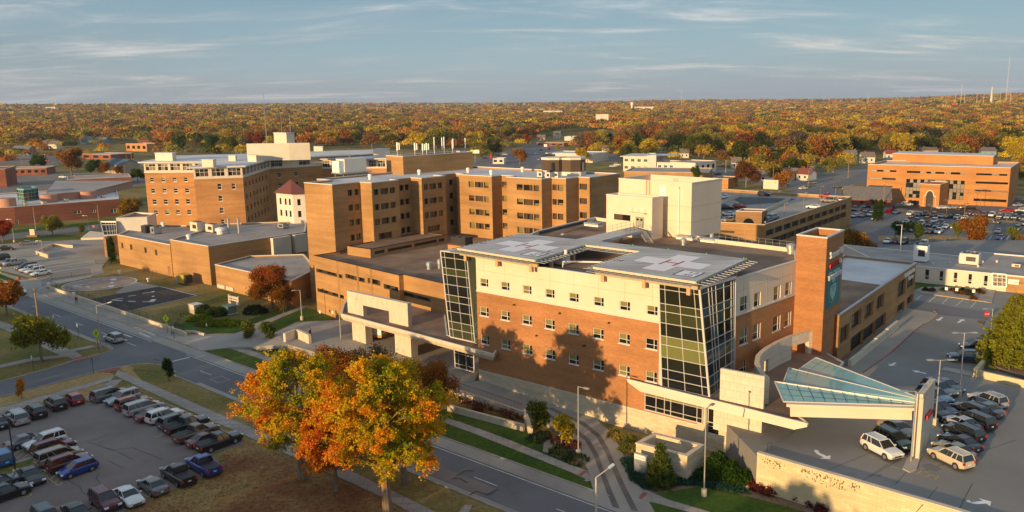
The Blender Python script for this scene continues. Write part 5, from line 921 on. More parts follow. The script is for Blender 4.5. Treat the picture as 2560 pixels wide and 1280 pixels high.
zs = 12.2; st = [P2(1840, 528, zs), P2(1905, 530, zs), P2(1914, 526, zs), P2(1850, 520, zs)]; st[2] = tuple(V2(st[1]) + (V2(st[2]) - V2(st[1])).normalized() * 6); st[3] = tuple(V2(st[0]) + V2(st[2]) - V2(st[1]))
u = (V2(st[1]) - V2(st[0])); lw = u.length
ST_ = bldg('stair_tower', 'brown stair tower of the garage with tall arched dark glazing', 'stair tower', st, 0, zs, 'brown', 'roofbr', 'trim', {0: [(lw * .15, 2, lw * .85, 8.6, 'tw')]}, par=.3, depth=.3)
mb = MB(); u.normalize(); n_ = Vector((u.y, -u.x)) * .02; ce = V2(st[0]) + u * lw * .5
mb.face([(*(ce + u * (math.cos(k / 12 * math.pi) * lw * .22) + n_), 8.6 + math.sin(k / 12 * math.pi) * 1.7) for k in range(13)]); mb.build('arch_window', M['gl'], ST_)
# ---------------------------------------------------------------- tan brick wing right of the sign tower
zr_ = 11.6; rh = [P2(2098.6, 790, zr_), P2(2291, 657, zr_), P2(2110, 638, zr_), (36, 126)]
q_ = lambda a, b, s: (*wrect(rh[0], rh[1], a, b), s)
def low(r): return (r[0], 4.05, r[2], r[3], r[4])
wr = [q_((2130.6, 786.4), (2152, 810.7), 'rib3'), q_((2162.8, 765.9), (2182, 787.7), 'rib3'), q_((2192.6, 744), (2209, 765.9), 'rib3'), q_((2102, 822), (2121.6, 848), 'curtw'), low(q_((2127.7, 846), (2155.5, 880), 'void')), low(q_((2159, 824), (2186, 860), 'void')), low(q_((2189, 800), (2211, 845), 'void')), low(q_((2244, 765), (2259, 790), 'void')), low(q_((2268, 745), (2280, 770), 'void')), q_((2246, 707.7), (2263, 734), 'void'), q_((2269, 692), (2285, 712), 'void')]
STY['curtw'] = ([0, .5, 1], [0, 1], 'dark', ['curt'], .06, 0)
RB = bldg('clinic_building', 'tan brick wing with open ground arcade running back from the sign tower', 'building', rh, 4, zr_, 'tan', 'rooflt', 'galv', {0: wr}, par=.4, depth=.5)
mb = MB(); mb.face([(*p, zr_ - .37) for p in inset([rh[0], tuple(V2(rh[0]).lerp(V2(rh[1]), .55)), tuple(V2(rh[3]).lerp(V2(rh[2]), .5)), rh[3]], .4)]); mb.build('brown_roof', M['roofbr'], RB)
ur = (V2(rh[1]) - V2(rh[0])).normalized(); nr = Vector((ur.y, -ur.x)); a = V2(rh[1]) - ur * 9.5 + nr * .02
text(RB, 'Rehabilitation', (*a, zr_ - 1.3), ur, .85, 'wp', .08, sx=1.25); text(RB, 'Center', (*(a + ur * 3.2), zr_ - 2.4), ur, .85, 'wp', .08, sx=1.2)
mb = MB(); a, b = P(2124, 918, 4), P(2243, 822, 4)
n_ = Vector((-(b - a).y, (b - a).x, 0)).normalized() * .25
for k in range(4):
    p, q = a.lerp(b, k / 4), a.lerp(b, (k + 1) / 4); z = 5.1 + k * .12; mb.prism([p - n_, q - n_, q + n_, p + n_], 4, z)
tag(mb.build('garden_wall', M['tile']), 'stepped pale wall in front of the brick arcade', 'wall')
# low building behind the deck
zl = 7.4; lo_ = [P2(2200, 658, zl), P2(2475, 684, zl), P2(2700, 706, zl), P2(2700, 652, zl), P2(2418, 628, zl), P2(2400, 641, zl), P2(2105, 612, zl)]
RL = bldg('clinic_building', 'long low cream building with flat grey roof and tall slit windows behind the deck', 'building', lo_, 3.9, zl, 'cream', 'roofgr', 'trim', {0: [(*wrect(lo_[0], lo_[1], *q), 'slit') for q in [((2313, 673), (2322, 699.5)), ((2349, 677), (2357, 703)), ((2384.5, 680), (2392.6, 707)), ((2421, 684), (2429, 710.7)), ((2460, 688), (2468.4, 715.8))]]}, par=.15)
curtain(RL, 'entrance_glazing', *[PL(x, y, tuple(V2(lo_[1])), tuple(V2(lo_[2]))) for x, y in ((2481, 715), (2516, 717), (2516, 686), (2481, 683))], [0, .35, .7, 1], [0, .35, .7, 1], lambda i, j: 'curt', edge=.2)
mb = MB(); a, b = V2(lo_[1]), V2(lo_[2]); u = (b - a).normalized(); n_ = Vector((u.y, -u.x)) * .04; x0 = (V2(PL(2517, 700, a, b)) - a).dot(u); mb.face([(*(a + u * x0 + n_), 3.9), (*(b + n_), 3.9), (*(b + n_), 7.2), (*(a + u * x0 + n_), 7.2)]); mb.build('brick_front', M['tan'], RL)
mb = MB(); x1 = (V2(PL(2548, 700, a, b)) - a).dot(u); mb.prism([a + u * (x0 + .3) + n_ * 2, a + u * (x0 + .3) + n_ * 4, a + u * x1 + n_ * 4, a + u * x1 + n_ * 2], 5.7, 6.7); sg = mb.build('sign_board', M['wp'], RL)
text(sg, 'Rehabilitation Center', (*(a + u * (x0 + .6) + n_ * 4.2), 6.05), u, .32, 'dark', .01)
acbox(2302, 653, 7.3, 2.8, 2.2, 3.6, 'tall white boxy roof unit on the low cream building', 'wp'); acbox(2424, 660, 7.3, 3.8, 2.6, 2.4, 'wide pale roof unit with rusty top on the low cream building', 'white'); acbox(2402, 656, 7.3, 1, .8, 1.6, 'narrow pale roof box left of the rusty topped unit', 'white'); acbox(2541, 668, 7.3, 1.6, 1.6, .8, 'small peach roof fan at the right end of the low roof', 'cream')
for k, (x, y) in enumerate([(2332, 661), (2374, 660), (2445, 668), (2456, 657), (2492, 656)]): turb(x, y, 7.25, .28, .5, 'tiny peach roof vent on the long grey roof', 'cream', 'tiny vents on the long grey roof')
# ---------------------------------------------------------------- orange brick office block
zo_ = 15.7; of = [P2(2170, 411, zo_), P2(2527, 420, zo_), P2(2549, 406, zo_), P2(2215, 401, zo_)]
qo = lambda a, b, s: (*wrect(of[0], of[1], a, b), s)
wf = [qo(a, b, s) for a, b, s in [((2176, 424), (2241, 430.5), 'band'), ((2172, 443.5), (2239, 450), 'band'), ((2171.5, 463), (2231, 469), 'band'), ((2440.8, 433), (2517.8, 440), 'band'), ((2439, 453.5), (2520, 461.5), 'band'), ((2436.6, 474), (2519, 481), 'band'), ((2434, 496), (2516, 506), 'band'), ((2267.5, 427), (2311, 433.5), 'band'), ((2316, 428.8), (2360.8, 435), 'band'), ((2365.8, 430), (2411.9, 437), 'band'), ((2266, 447), (2408, 500), 'office')]]
STY['office'] = ([k / 16 for k in range(17)], [0, .2, .38, .55, .8, 1], 'dark', ['gl', 'gl', 'curt', 'curt'], .12, 0)
OB = bldg('office_building', 'wide orange brick office block with black ribbon windows and arched porch', 'building', of, 0, zo_, 'orange', 'rooflt', 'trim', {0: wf}, par=.8, depth=.4)
pbox('roof_storey', '', '', [(2232, 384), (2484, 391), (2492, 385)], [(2232, 408), (2483, 413), (2491, 406)], 15, 'orange', 'rooflt', OB)
pq = [P2(2301, 459.5, 9.3), P2(2351, 462, 9.3)]; u = (V2(pq[1]) - V2(pq[0])).normalized(); nb = Vector((-u.y, u.x)); lw = (V2(pq[1]) - V2(pq[0])).length; pp = [pq[0], pq[1], tuple(V2(pq[1]) + nb * 14), tuple(V2(pq[0]) + nb * 14)]
PB_ = bldg('porch', 'orange brick entrance porch with pale outlined arch', 'porch', pp, 0, 9.3, 'orange', 'roofbr', 'trim', {0: [(lw * .34, .05, lw * .7, 4.6, 'void')]}, par=.2, depth=.9)
mb = MB(); ce = V2(pq[0]) + u * lw * .52 - nb * .05
arc = [ce + u * (math.cos(k / 12 * math.pi) * lw * .2) for k in range(13)]; az_ = [4.6 + math.sin(k / 12 * math.pi) * 2.2 for k in range(13)]
mb.face([(*p, z) for p, z in zip(arc, az_)]); mb.build('arch_opening', M['blackm'], PB_)
mb = MB(); pts = [Vector((*(p - nb * .1), z)) for p, z in zip(arc, az_)]; pts = [Vector((*(ce + u * lw * .3 - nb * .1), .1)), Vector((*(ce + u * lw * .3 - nb * .1), 4.6))] + pts + [Vector((*(ce - u * lw * .3 - nb * .1), 4.6)), Vector((*(ce - u * lw * .3 - nb * .1), .1))]
for a, b in zip(pts, pts[1:]): mb.bar(a, b, .2, .3)
mb.build('arch_trim', M['trim'], PB_)
# brown roofed restaurant in front of it
def gable(name, label, cat, p0, p1, depth, h, rise, wm, rm, group=None, win=2, chim=False, over=.5):
    a, b = V2(p0), V2(p1); u = (b - a).normalized(); n = Vector((-u.y, u.x)); l = (b - a).length; z0 = hill(*(a)) if a.length > 900 else 0
    rt = root(name, (a.x, a.y, z0), label, cat, group); mb = MB(); mb.prism([a, b, b + n * depth, a + n * depth], z0, z0 + h); m1, m2 = a + n * depth / 2, b + n * depth / 2
    mb.face([(*a, z0 + h), (*(a + n * depth), z0 + h), (*m1, z0 + h + rise)]); mb.face([(*b, z0 + h), (*(b + n * depth), z0 + h), (*m2, z0 + h + rise)]); mb.build('wall', M[wm], rt)
    r = MB(); k = over / (depth / 2) * rise; e = u * over
    for s in (0, 1):
        c, d = (a - n * over, b - n * over) if s == 0 else (a + n * (depth + over), b + n * (depth + over)); lo = z0 + h - k
        r.hexa([(*(c - e), lo), (*(d + e), lo), (*(m2 + e), z0 + h + rise), (*(m1 - e), z0 + h + rise)], [(*(c - e), lo + .2), (*(d + e), lo + .2), (*(m2 + e), z0 + h + rise + .2), (*(m1 - e), z0 + h + rise + .2)])
    r.build('roof', M[rm], rt)
    for i in range(win):
        x = l * (i + .6) / (win + .2) - .5; w = MB(); c = a + u * x - n * .03; w.face([(*c, z0 + h * .35), (*(c + u * 1.1), z0 + h * .35), (*(c + u * 1.1), z0 + h * .35 + 1.3), (*c, z0 + h * .35 + 1.3)]); w.build('window', M['gl'], rt)
    if chim: q = m1.lerp(m2, .3); w = MB(); w.box(q.x, q.y, z0 + h, .7, .7, rise + 1); w.build('chimney', M['dred'], rt)
    return rt
M['rfgr'] = noisy('grey_shingle', [(.3, (.10, .095, .095)), (.7, (.20, .185, .18))], 1.5, .95); M['rfbr'] = noisy('brown_shingle', [(.3, (.13, .10, .085)), (.7, (.22, .175, .15))], 1.5, .95); M['rfgn'] = flat('green_shingle', (.05, .09, .05), .9); M['rfrd'] = flat('red_shingle', (.22, .055, .05), .9); M['rfbl'] = flat('blue_metal_roof', (.05, .09, .13), .6)
M['hw'] = flat('white_siding', (.60, .57, .50), .8); M['hb'] = flat('blue_siding', (.22, .32, .36), .8); M['ht'] = flat('tan_siding', (.38, .30, .20), .8); M['mint'] = flat('mint_cladding', (.20, .48, .40), .7)
gable('restaurant', 'low dark red restaurant with long grey shingle roof and gable beside the garage', 'building', P2(2110, 515, 0), P2(2226, 518, 0), 16, 3.2, 4.2, 'dred', 'rfgr', win=4)
HS = [  # px left base, px right base, depth, h, rise, wall, roof, label
 (2155, 408, 2187, 408, 9, 4.5, 3, 'hw', 'rfbr', 'white gabled house left of the orange office roof'), (2215, 398, 2240, 398, 9, 4, 2.4, 'hw', 'rfrd', 'white house with red roof peeping over the orange office'), (2112, 402, 2142, 402, 9, 4.5, 3, 'hb', 'rfgr', 'grey blue house in the trees left of the white gabled one'),
 (2012, 422, 2038, 422, 8, 5, 3, 'hw', 'rfgn', 'small pale house with green roof beside the yellow tree'), (1895, 455, 1912, 455, 9, 3.5, 2.6, 'hw', 'rfgr', 'small white gabled shed behind the garage'), (1952, 448, 1985, 450, 9, 3.6, 2.6, 'hw', 'rfbr', 'white gabled bungalow behind the garage'), (1990, 450, 2020, 452, 9, 3.6, 2.6, 'hw', 'rfrd', 'white bungalow with red roof behind the garage'),
 (1830, 421, 1853, 421, 8, 4, 3, 'hw', 'rfbr', 'white house half hidden left of the rust red tree'), (1875, 400, 1900, 400, 8, 4, 3, 'hw', 'rfgr', 'pale house in yellow trees behind the grey clinic'), (1700, 395, 1722, 395, 8, 4, 3, 'hw', 'rfbr', 'small white gable right of the teal windowed clinic'),
 (1383, 345, 1400, 345, 9, 5, 3.4, 'hw', 'rfgr', 'two storey white house beside the main road'), (1342, 352, 1362, 352, 9, 4, 3, 'ht', 'rfbr', 'tan house right of the rust red roadside tree'), (1505, 384, 1522, 384, 8, 4, 2.8, 'hw', 'rfbr', 'white gabled house among yellow roadside trees'), (1222, 362, 1240, 362, 9, 4, 2.8, 'hb', 'rfgr', 'grey blue house in front of the far woods'), (1248, 366, 1270, 366, 9, 4, 2.8, 'hw', 'rfgr', 'white house with grey roof in front of the far woods'), (1570, 352, 1600, 352, 10, 4, 2, 'ht', 'rfbr', 'tan low house among the central woods'),
 (90, 372, 110, 372, 9, 5, 3.5, 'hw', 'rfgr', 'white house behind the left golden tree'), (120, 372, 142, 372, 10, 5, 3.4, 'hw', 'rfgr', 'pale house right of the left golden tree'), (30, 388, 72, 388, 10, 5, 3.6, 'hb', 'rfgr', 'wide blue grey house at the far left'), (200, 360, 228, 362, 10, 5, 4, 'hb', 'rfgr', 'blue grey house with steep roof in dark trees'), (232, 362, 262, 362, 10, 4.5, 4, 'hb', 'rfgr', 'dark hipped blue house right of the steep one'), (262, 432, 305, 436, 12, 6, 3.4, 'ht', 'rfbl', 'tan gabled workshop with dark blue roof'), (322, 418, 342, 418, 8, 3, 2, 'hw', 'rfbl', 'small white shed left of the old hospital'),
 (2452, 392, 2490, 392, 10, 4.5, 2.5, 'hb', 'rfgr', 'teal house glimpsed behind the orange office roof'), (2300, 388, 2345, 388, 12, 4, 2, 'ht', 'rfbr', 'long brown roofed house behind the orange office'), (1960, 388, 1985, 388, 9, 5, 3.5, 'hw', 'rfbr', 'tall white house in orange trees up the slope'), (1985, 392, 2005, 392, 9, 4.5, 3, 'ht', 'rfgr', 'tan gable up the slope right of the tall white house'), (1925, 392, 1945, 392, 9, 4.5, 3, 'hw', 'rfgr', 'small pale gable left of the tall white house')]
for x0, y0, x1, y1, d_, h_, rs, wm, rm, lb_2 in HS: gable('house', lb_2, 'house', P2(x0, y0, 0), P2(x1, y1, 0), d_, h_, rs, wm, rm, chim=True)
def fbox(name, label, x0, y0, x1, y1, h, depth, wm, rm, wins=0, rows=1, sty='teal', z0=0, par=.3, cat='building'):
    a, b = V2(P2(x0, y0, z0)), V2(P2(x1, y1, z0)); u = (b - a).normalized(); n = Vector((-u.y, u.x)); l = (b - a).length; ws = []
    for r in range(rows):
        for k in range(wins): ws.append((l * (k + .2) / wins, z0 + h * (r + .35) / rows, l * (k + .75) / wins, z0 + h * (r + .75) / rows, sty))
    return bldg(name, label, cat, [tuple(a), tuple(b), tuple(b + n * depth), tuple(a + n * depth)], z0 - 2, z0 + h, wm, rm, 'trim', {0: ws}, par=par)
B1 = fbox('clinic_building', 'two storey cream clinic with teal windows and wide flat roof in the distance', 1558, 428, 1622, 430, 9.2, 26, 'cream', 'rooflt', 4, 2)
q = [P2(1550, 392, 9.2), P2(1622, 393, 9.2)]; mb = MB(); u = V2(q[1]) - V2(q[0]); n = Vector((-u.y, u.x)).normalized(); mb.prism([V2(q[0]), V2(q[1]), V2(q[1]) + n * 30 + u * .7, V2(q[0]) + n * 30], 9.2, 9.7); mb.build('roof_slab', M['rooflt'], B1)
fbox('clinic_building', 'plain beige block between the teal windowed clinic and its grey wing', 1618, 430, 1640, 430, 10.5, 22, 'white', 'rooflt', 0)
fbox('clinic_building', 'low grey clinic wing with small blue windows behind the tall penthouse', 1642, 431, 1745, 434, 6.2, 20, 'white', 'roofgr', 7, 1); fbox('clinic_building', 'right hand grey end block of the far clinic', 1738, 435, 1790, 428, 6.6, 18, 'white', 'roofgr', 4, 1, 'dark')
fbox('warehouse', 'plain cream warehouse behind the yellow roadside tree', 1364, 404, 1482, 407, 6.5, 30, 'cream', 'rooflt', 0); fbox('kiosk', 'small brown porch at the left end of the cream warehouse', 1362, 405, 1384, 405, 6, 6, 'brown', 'roofbr', 2, 1, 'void')
fbox('shop', 'wide flat roofed building with grey roof below the far clinic', 1560, 449, 1770, 452, 4.5, 34, 'tan', 'roofgr', 0); fbox('shop', 'tan brick shed left of the big dark red tree', 1780, 470, 1820, 472, 5, 14, 'ochre', 'roofbr', 0); fbox('shop', 'small tan block right of the big dark red tree', 1908, 472, 1945, 474, 4.5, 12, 'cream', 'roofgr', 0)
fbox('brick_hall', 'yellow brick hall with small gable left of the dark green trees', 316, 378, 368, 379, 7.5, 20, 'ochre', 'rooflt', 4, 1, 'dark'); a = P2(322, 378), P2(362, 379)
fbox('school_building', 'far long red brick school with white roof line', 345, 360, 500, 357, 8, 40, 'dred', 'rooflt', 0); fbox('school_building', 'red brick school wing right of the dark green trees', 585, 352, 612, 352, 9, 20, 'dred', 'rooflt', 3, 1, 'dark'); fbox('school_building', 'small red brick block with chimneys above the far school roof', 384, 350, 425, 350, 11, 10, 'dred', 'rooflt', 0)
fbox('shop', 'dark red brick shop with flat roof below the yellow brick hall', 205, 398, 278, 400, 4.5, 22, 'dred', 'rooflt', 3, 1, 'dark'); fbox('shop', 'row of low brick shops with pale canopies at far left', 15, 440, 118, 437, 4.5, 20, 'dred', 'galv', 6, 1, 'dark'); fbox('brick_block', 'dark brick block cut by the left edge of the photo', -60, 471, 18, 468, 10, 25, 'dred', 'roofbr', 0); fbox('brick_block', 'small red brick building at the far left above the shops', -40, 404, 13, 403, 5, 16, 'dred', 'roofgr', 0)
fbox('mint_building', 'far mint green flat building in the woods', 1597, 330, 1645, 330, 4.5, 20, 'mint', 'mint', 0); fbox('shop', 'white shop front beside the main road', 1411, 352, 1440, 352, 5, 14, 'hw', 'rooflt', 0); fbox('shop', 'dark low roofed store with lit sign beside the main road', 1342, 365, 1410, 366, 3.5, 16, 'dred', 'rfgr', 4, 1, 'dark')
fbox('shop', 'peach service station building near the yellow billboard', 1232, 410, 1260, 410, 4, 10, 'hw', 'rooflt', 2, 1, 'dark')
for (x, y, w, h, zt_, lb2) in ((1580, 259, 12, 26, 0, 'white water tower on the horizon'),):
    p = P(x, 272, 0); d = 3200; v = ray(x, 264); t = d / v.y; g = hill(v.x * t, d); mb = MB(); mb.tube((v.x * t, d, g - 5), (v.x * t, d, g + 26), 3); mb.tube((v.x * t, d, g + 26), (v.x * t, d, g + 38), 5.5, 5.5, n=14); tag(mb.build('water_tower', M['wp']), lb2, 'water tower')
for k, (x, d, w, h, l) in enumerate(((1610, 3100, 70, 12, 'long white hall beside the horizon water tower'), (1505, 1500, 22, 14, 'white block standing out of the far woods'), (1382, 2600, 60, 8, 'long pale roof in the woods left of the white block'), (130, 3500, 40, 10, 'cream building on the far left hillside'), (1340, 3200, 60, 8, 'pale sheds far left of the water tower'))):
    v = ray(x, 264); t = d / v.y; g = hill(v.x * t, d); mb = MB(); mb.box(v.x * t, d, g - 3, w, 25, h + 13); tag(mb.build('distant_hall', M['white']), l, 'building')
for k, (x, d, h) in enumerate(((2478, 2600, 60), (2515, 2500, 150), (2402, 2700, 75), (2411, 2500, 45), (2442, 2450, 45), (2459, 2400, 42), (2480, 2350, 42), (2500, 2300, 42), (2526, 2200, 45), (2388, 2700, 42), (2170, 3500, 70), (1088, 3500, 45), (958, 4200, 60), (1704, 3800, 90))):
    v = ray(x, 250); t = d / v.y; g = hill(v.x * t, d); mb = MB(); mb.tube((v.x * t, d, g), (v.x * t, d, g + h), 0.7 if k else 5, .35 if k else 1, n=5); o = mb.build('far_mast' if k else 'stone_steeple', M['hw']); tag(o, ['pointed pale steeple on the right hand ridge', 'very tall thin aerial mast at the right edge of the sky', 'double far mast on the ridge left of the steeple'][k] if k < 3 else 'thin pale pylon far away on the skyline', 'mast' if k else 'steeple', None if k < 3 else 'far pylons along the skyline')
# school with round stair drums on the left
zs_ = 6.6; sc = [P2(-120, 527, zs_), P2(35, 517.5, zs_), P2(297, 497.5, zs_), P2(290, 468, zs_), P2(0, 484, zs_), P2(-120, 492, zs_)]
SC = bldg('school_building', 'long dark red brick school with pale roof across the avenue', 'building', sc, 0, zs_, 'dred', 'rooflt', 'trim', {1: [(*wrect(sc[1], sc[2], *q), 'teal') for q in [((37, 549), (47, 563)), ((80, 540), (88, 552)), ((184, 528), (203, 533)), ((228, 525), (240, 531)), ((277, 522), (292, 532))]]}, par=.35)
mb = MB(); q = [P2(113, 487, 9.2), P2(230, 476, 9.2), P2(330, 452, 9.2), P2(140, 452, 9.2)]; mb.prism(q, 6, 9.0); mb.build('upper_storey', flat('pink_render', (.42, .22, .15), .85), SC); mb = MB(); mb.prism(inset(q, -.3), 9.0, 9.2); mb.build('upper_roof', M['roofgr'], SC)
for x, l in ((19, 515), (124, 505), (222, 496)):
    p = P(x, l, 6.3); mb = MB(); mb.tube((p.x, p.y, 0), (p.x, p.y, 9.3), 2.9, n=24); mb.build('stair_drum', bpy.data.materials['pink_render'], SC)
mb = MB(); q = [P2(46, 500, 6.6), P2(63, 502, 6.6), P2(97, 497, 6.6), P2(80, 494, 6.6)]; mb.prism(q, 6.3, 11); o = mb.build('glass_lantern', M['glg'], SC); mb = MB()
for i in range(4):
    a, b = Vector((*q[i], 0)), Vector((*q[(i + 1) % 4], 0))
    for k in range(5): c = a.lerp(b, k / 4); mb.bar(c + Vector((0, 0, 6.3)), c + Vector((0, 0, 11)), .15, .15)
    for z in (6.6, 8, 9.5, 11): mb.bar(a + Vector((0, 0, z)), b + Vector((0, 0, z)), .15, .2 if z < 11 else .6)
mb.build('teal_frame', flat('teal_steel', (.14, .36, .34), .6), o)
for k, (x, y) in enumerate([(64, 513), (110, 510), (165, 503), (258, 494)]): acbox(x, y, 6.3, 1.8, 1.4, 1, 'small peach roof fan on the school roof', 'cream', g='small roof fans on the school')
fbox('retail_block', 'low brown retail block with red and photo wall panels beyond the school', 170, 470, 330, 462, 4.5, 25, 'dred', 'roofgr', 0)
# ================================================================ VEHICLES
COL = dict(white=(.72, .72, .70), silver=(.36, .37, .38), gray=(.14, .145, .15), slate=(.06, .08, .095), black=(.012, .012, .014), red=(.34, .012, .02), maroon=(.11, .012, .02), orange=(.30, .055, .015), blue=(.01, .045, .26), cyan=(.01, .13, .34), tan=(.33, .27, .19), cream=(.60, .52, .38), green=(.015, .04, .03), navy=(.012, .03, .075), brown=(.14, .095, .06), bluegray=(.17, .24, .30))
# type: length, width, lower body top line [(x/L, z)], glasshouse (rear base, rear top, front top, front base) as x/L, roof height, belt height
CT = {
 'sedan': (4.8, 1.82, [(-.5, .72), (-.47, .92), (-.36, .98), (-.2, .97), (.18, .95), (.25, .93), (.42, .80), (.485, .66), (.5, .5)], (-.36, -.20, .04, .22), 1.44, .95),
 'hatch': (4.1, 1.74, [(-.5, .72), (-.485, .95), (-.4, .98), (.2, .95), (.28, .93), (.43, .80), (.49, .64), (.5, .5)], (-.47, -.37, .06, .27), 1.52, .96),
 'suv': (4.75, 1.9, [(-.5, .75), (-.49, 1.05), (-.4, 1.08), (.18, 1.06), (.24, 1.05), (.43, .95), (.49, .78), (.5, .55)], (-.475, -.42, .06, .22), 1.74, 1.07),
 'van': (5.1, 1.98, [(-.5, .75), (-.49, 1.05), (-.4, 1.08), (.2, 1.04), (.29, 1.0), (.44, .86), (.49, .7), (.5, .5)], (-.485, -.44, .10, .31), 1.78, 1.05),
 'pickup': (5.7, 2.0, [(-.5, .8), (-.495, 1.12), (-.13, 1.12), (-.1, 1.12), (.2, 1.12), (.26, 1.12), (.44, 1.05), (.49, .9), (.5, .6)], (-.115, -.09, .10, .235), 1.88, 1.12)}
def car_meshes(t):
    Ln, Wd, top, gh, hr, hb = CT[t]; hw = Wd / 2; zb = .30 if t in ('suv', 'pickup') else .24; b = MB(); wr = .36 if t in ('suv', 'pickup') else .32; wx = Ln * .295
    st = []
    for f, z in top:
        x = f * Ln; e = abs(f); w = hw * (1 - .10 * max(0, (e - .38) / .12) ** 2); zz = zb + (.12 if e > .47 else 0)
        st.append([(x, -w * .93, zz), (x, -w, zz + .2), (x, -w * 1.0, z - .14), (x, -w * .9, z), (x, 0, z + .04), (x, w * .9, z), (x, w * 1.0, z - .14), (x, w, zz + .2), (x, w * .93, zz)])
    base = len(b.v)
    for s in st: b.v += s
    for i in range(len(st) - 1):
        for k in range(8): a = base + i * 9 + k; b.f.append((a, a + 1, a + 10, a + 9)); b.m.append(0)
        a = base + i * 9; b.f.append((a + 8, a, a + 9, a + 17)); b.m.append(0)
    b.f.append(tuple(base + k for k in range(9))); b.m.append(0); n = base + (len(st) - 1) * 9; b.f.append(tuple(n + 8 - k for k in range(9))); b.m.append(0)
    x0, x1, x2, x3 = [g * Ln for g in gh]; wb, wt = hw * .9, hw * .72; zr = hr - .06
    G = lambda x, w, z: (x, w, z)
    P0 = [G(x0, -wb, hb), G(x3, -wb, hb), G(x3, wb, hb), G(x0, wb, hb)]; P1 = [G(x1, -wt, zr), G(x2, -wt, zr), G(x2, wt, zr), G(x1, wt, zr)]
    rf = MB(); rf.hexa([(x1 - .06, -wt - .03, zr), (x2 + .06, -wt - .03, zr), (x2 + .06, wt + .03, zr), (x1 - .06, wt + .03, zr)], [(x1 + .1, -wt * .86, hr), (x2 - .1, -wt * .86, hr), (x2 - .1, wt * .86, hr), (x1 + .1, wt * .86, hr)])
    for s in (-1, 1):
        for (xa, xb) in ((x0, x1), (x3, x2), ((x0 + x3) / 2 - .1, (x1 + x2) / 2 - .1)) + ((((x0 * .72 + x3 * .28)), (x1 * .74 + x2 * .26)),) * (t in ('suv', 'van', 'hatch')): rf.bar((xa, s * (wb + .005), hb), (xb, s * (wt + .015), zr), .05, .085)
    if t in ('suv', 'van'):
        for s in (-1, 1): rf.bar((x1 + .2, s * wt * .92, hr + .03), (x2 - .3, s * wt * .92, hr + .03), .05, .05)
    d = .02
    gl = {'windshield': [P0[1], P0[2], P1[2], P1[1]], 'rear_window': [P0[3], P0[0], P1[0], P1[3]]}; sg = [[P0[0], P0[1], P1[1], P1[0]], [P0[2], P0[3], P1[3], P1[2]]]
    return Ln, hw, hb, hr, wr, wx, b, rf, gl, sg, top, zb
def car_proto(t, simple=False):
    Ln, hw, hb, hr, wr, wx, b, rf, gl, sg, top, zb = car_meshes(t); h0 = [z for f, z in top if f == .49 or f == .485][0]
    def lights():
        o = []
        for s in (-1, 1):
            m = MB(); m.box(Ln * .478, s * hw * .70, h0 - .12, .22, hw * .42, .17); o.append(('headlight', m, 'lampw'))
            m = MB(); m.box(-Ln * .485, s * hw * .80, hb - .28 if t != 'pickup' else hb - .4, .18, hw * .26, .26 if t != 'pickup' else .36); o.append(('tail_light', m, 'lampr'))
        return o
    if simple:
        me = MB(); mats = ['paint', 'cglass', 'tyre', 'lampw', 'lampr', 'trimd']
        def add(mb, mi):
            k = len(me.v); me.v += mb.v; me.f += [tuple(i + k for i in f) for f in mb.f]; me.m += [mi] * len(mb.f)
        add(b, 0); add(rf, 0)
        for q in list(gl.values()) + sg: m = MB(); m.face(q); add(m, 1)
        for sx in (-1, 1):
            for sy in (-1, 1): m = MB(); m.tube((sx * wx, sy * (hw - .2), wr), (sx * wx, sy * (hw + .01), wr), wr, n=10); add(m, 2)
        for n_, m, mt in lights(): add(m, 3 if mt == 'lampw' else 4)
        m = MB(); m.box(0, 0, .12, Ln * .9, hw * 1.8, .2); add(m, 5)
        if t == 'pickup': m = MB(); m.box(-Ln * .31, 0, hb + .01, Ln * .33, hw * 1.6, .04); add(m, 5)
        return me.build('parked_car', [M[x] for x in mats], None)
    r = bpy.data.objects.new('parked_car', None); C.objects.link(r)
    k = len(b.v); b.v += rf.v; b.f += [tuple(i + k for i in f) for f in rf.f]; b.m += [0] * len(rf.f)
    bo = b.build('body', M['paint'], r, local=True); md = bo.modifiers.new('bevel', 'BEVEL'); md.width = .035; md.segments = 2; md.limit_method = 'ANGLE'; md.angle_limit = .5
    for n_, q in gl.items(): m = MB(); m.face(q); m.build(n_, M['cglass'], r, local=True)
    for q in sg: m = MB(); m.face(q); m.build('side_window', M['cglass'], r, local=True)
    for n_, m, mt in lights(): m.build(n_, M[mt], r, local=True)
    for sx in (-1, 1):
        for sy in (-1, 1):
            m = MB(); m.tube((sx * wx, sy * (hw - .22), wr), (sx * wx, sy * (hw + .012), wr), wr, n=18); m.tube((sx * wx, sy * (hw - .05), wr + .02), (sx * wx, sy * (hw + .004), wr + .02), wr * 1.17, n=18); w = m.build('wheel', M['tyre'], r, local=True)
            m = MB(); m.tube((sx * wx, sy * (hw), wr), (sx * wx, sy * (hw + .02), wr), wr * .62, n=14); m.build('rim', M['rim'], w, local=True)
    m = MB(); m.box(0, 0, .14, Ln * .92, hw * 1.84, .2); m.build('underbody', M['trimd'], r, local=True)
    m = MB(); m.box(Ln * .5, 0, h0 - .28, .05, hw * 1.0, .16); m.build('grille', M['trimd'], r, local=True)
    m = MB(); m.box(-Ln * .5 - .005, 0, hb - .42, .03, .34, .16); m.build('number_plate', M['plate'], r, local=True)
    for s in (-1, 1): m = MB(); m.box(Ln * gh_(t) - .15, s * (hw + .08), hb + .02, .12, .2, .16); m.build('mirror', M['paint'], r, local=True)
    if t == 'pickup': m = MB(); m.box(-Ln * .31, 0, hb + .008, Ln * .345, hw * 1.62, .05); m.build('bed_cover', M['trimd'], r, local=True)
    return r
def gh_(t): return CT[t][3][3]
PRO = {}; SIM = {}
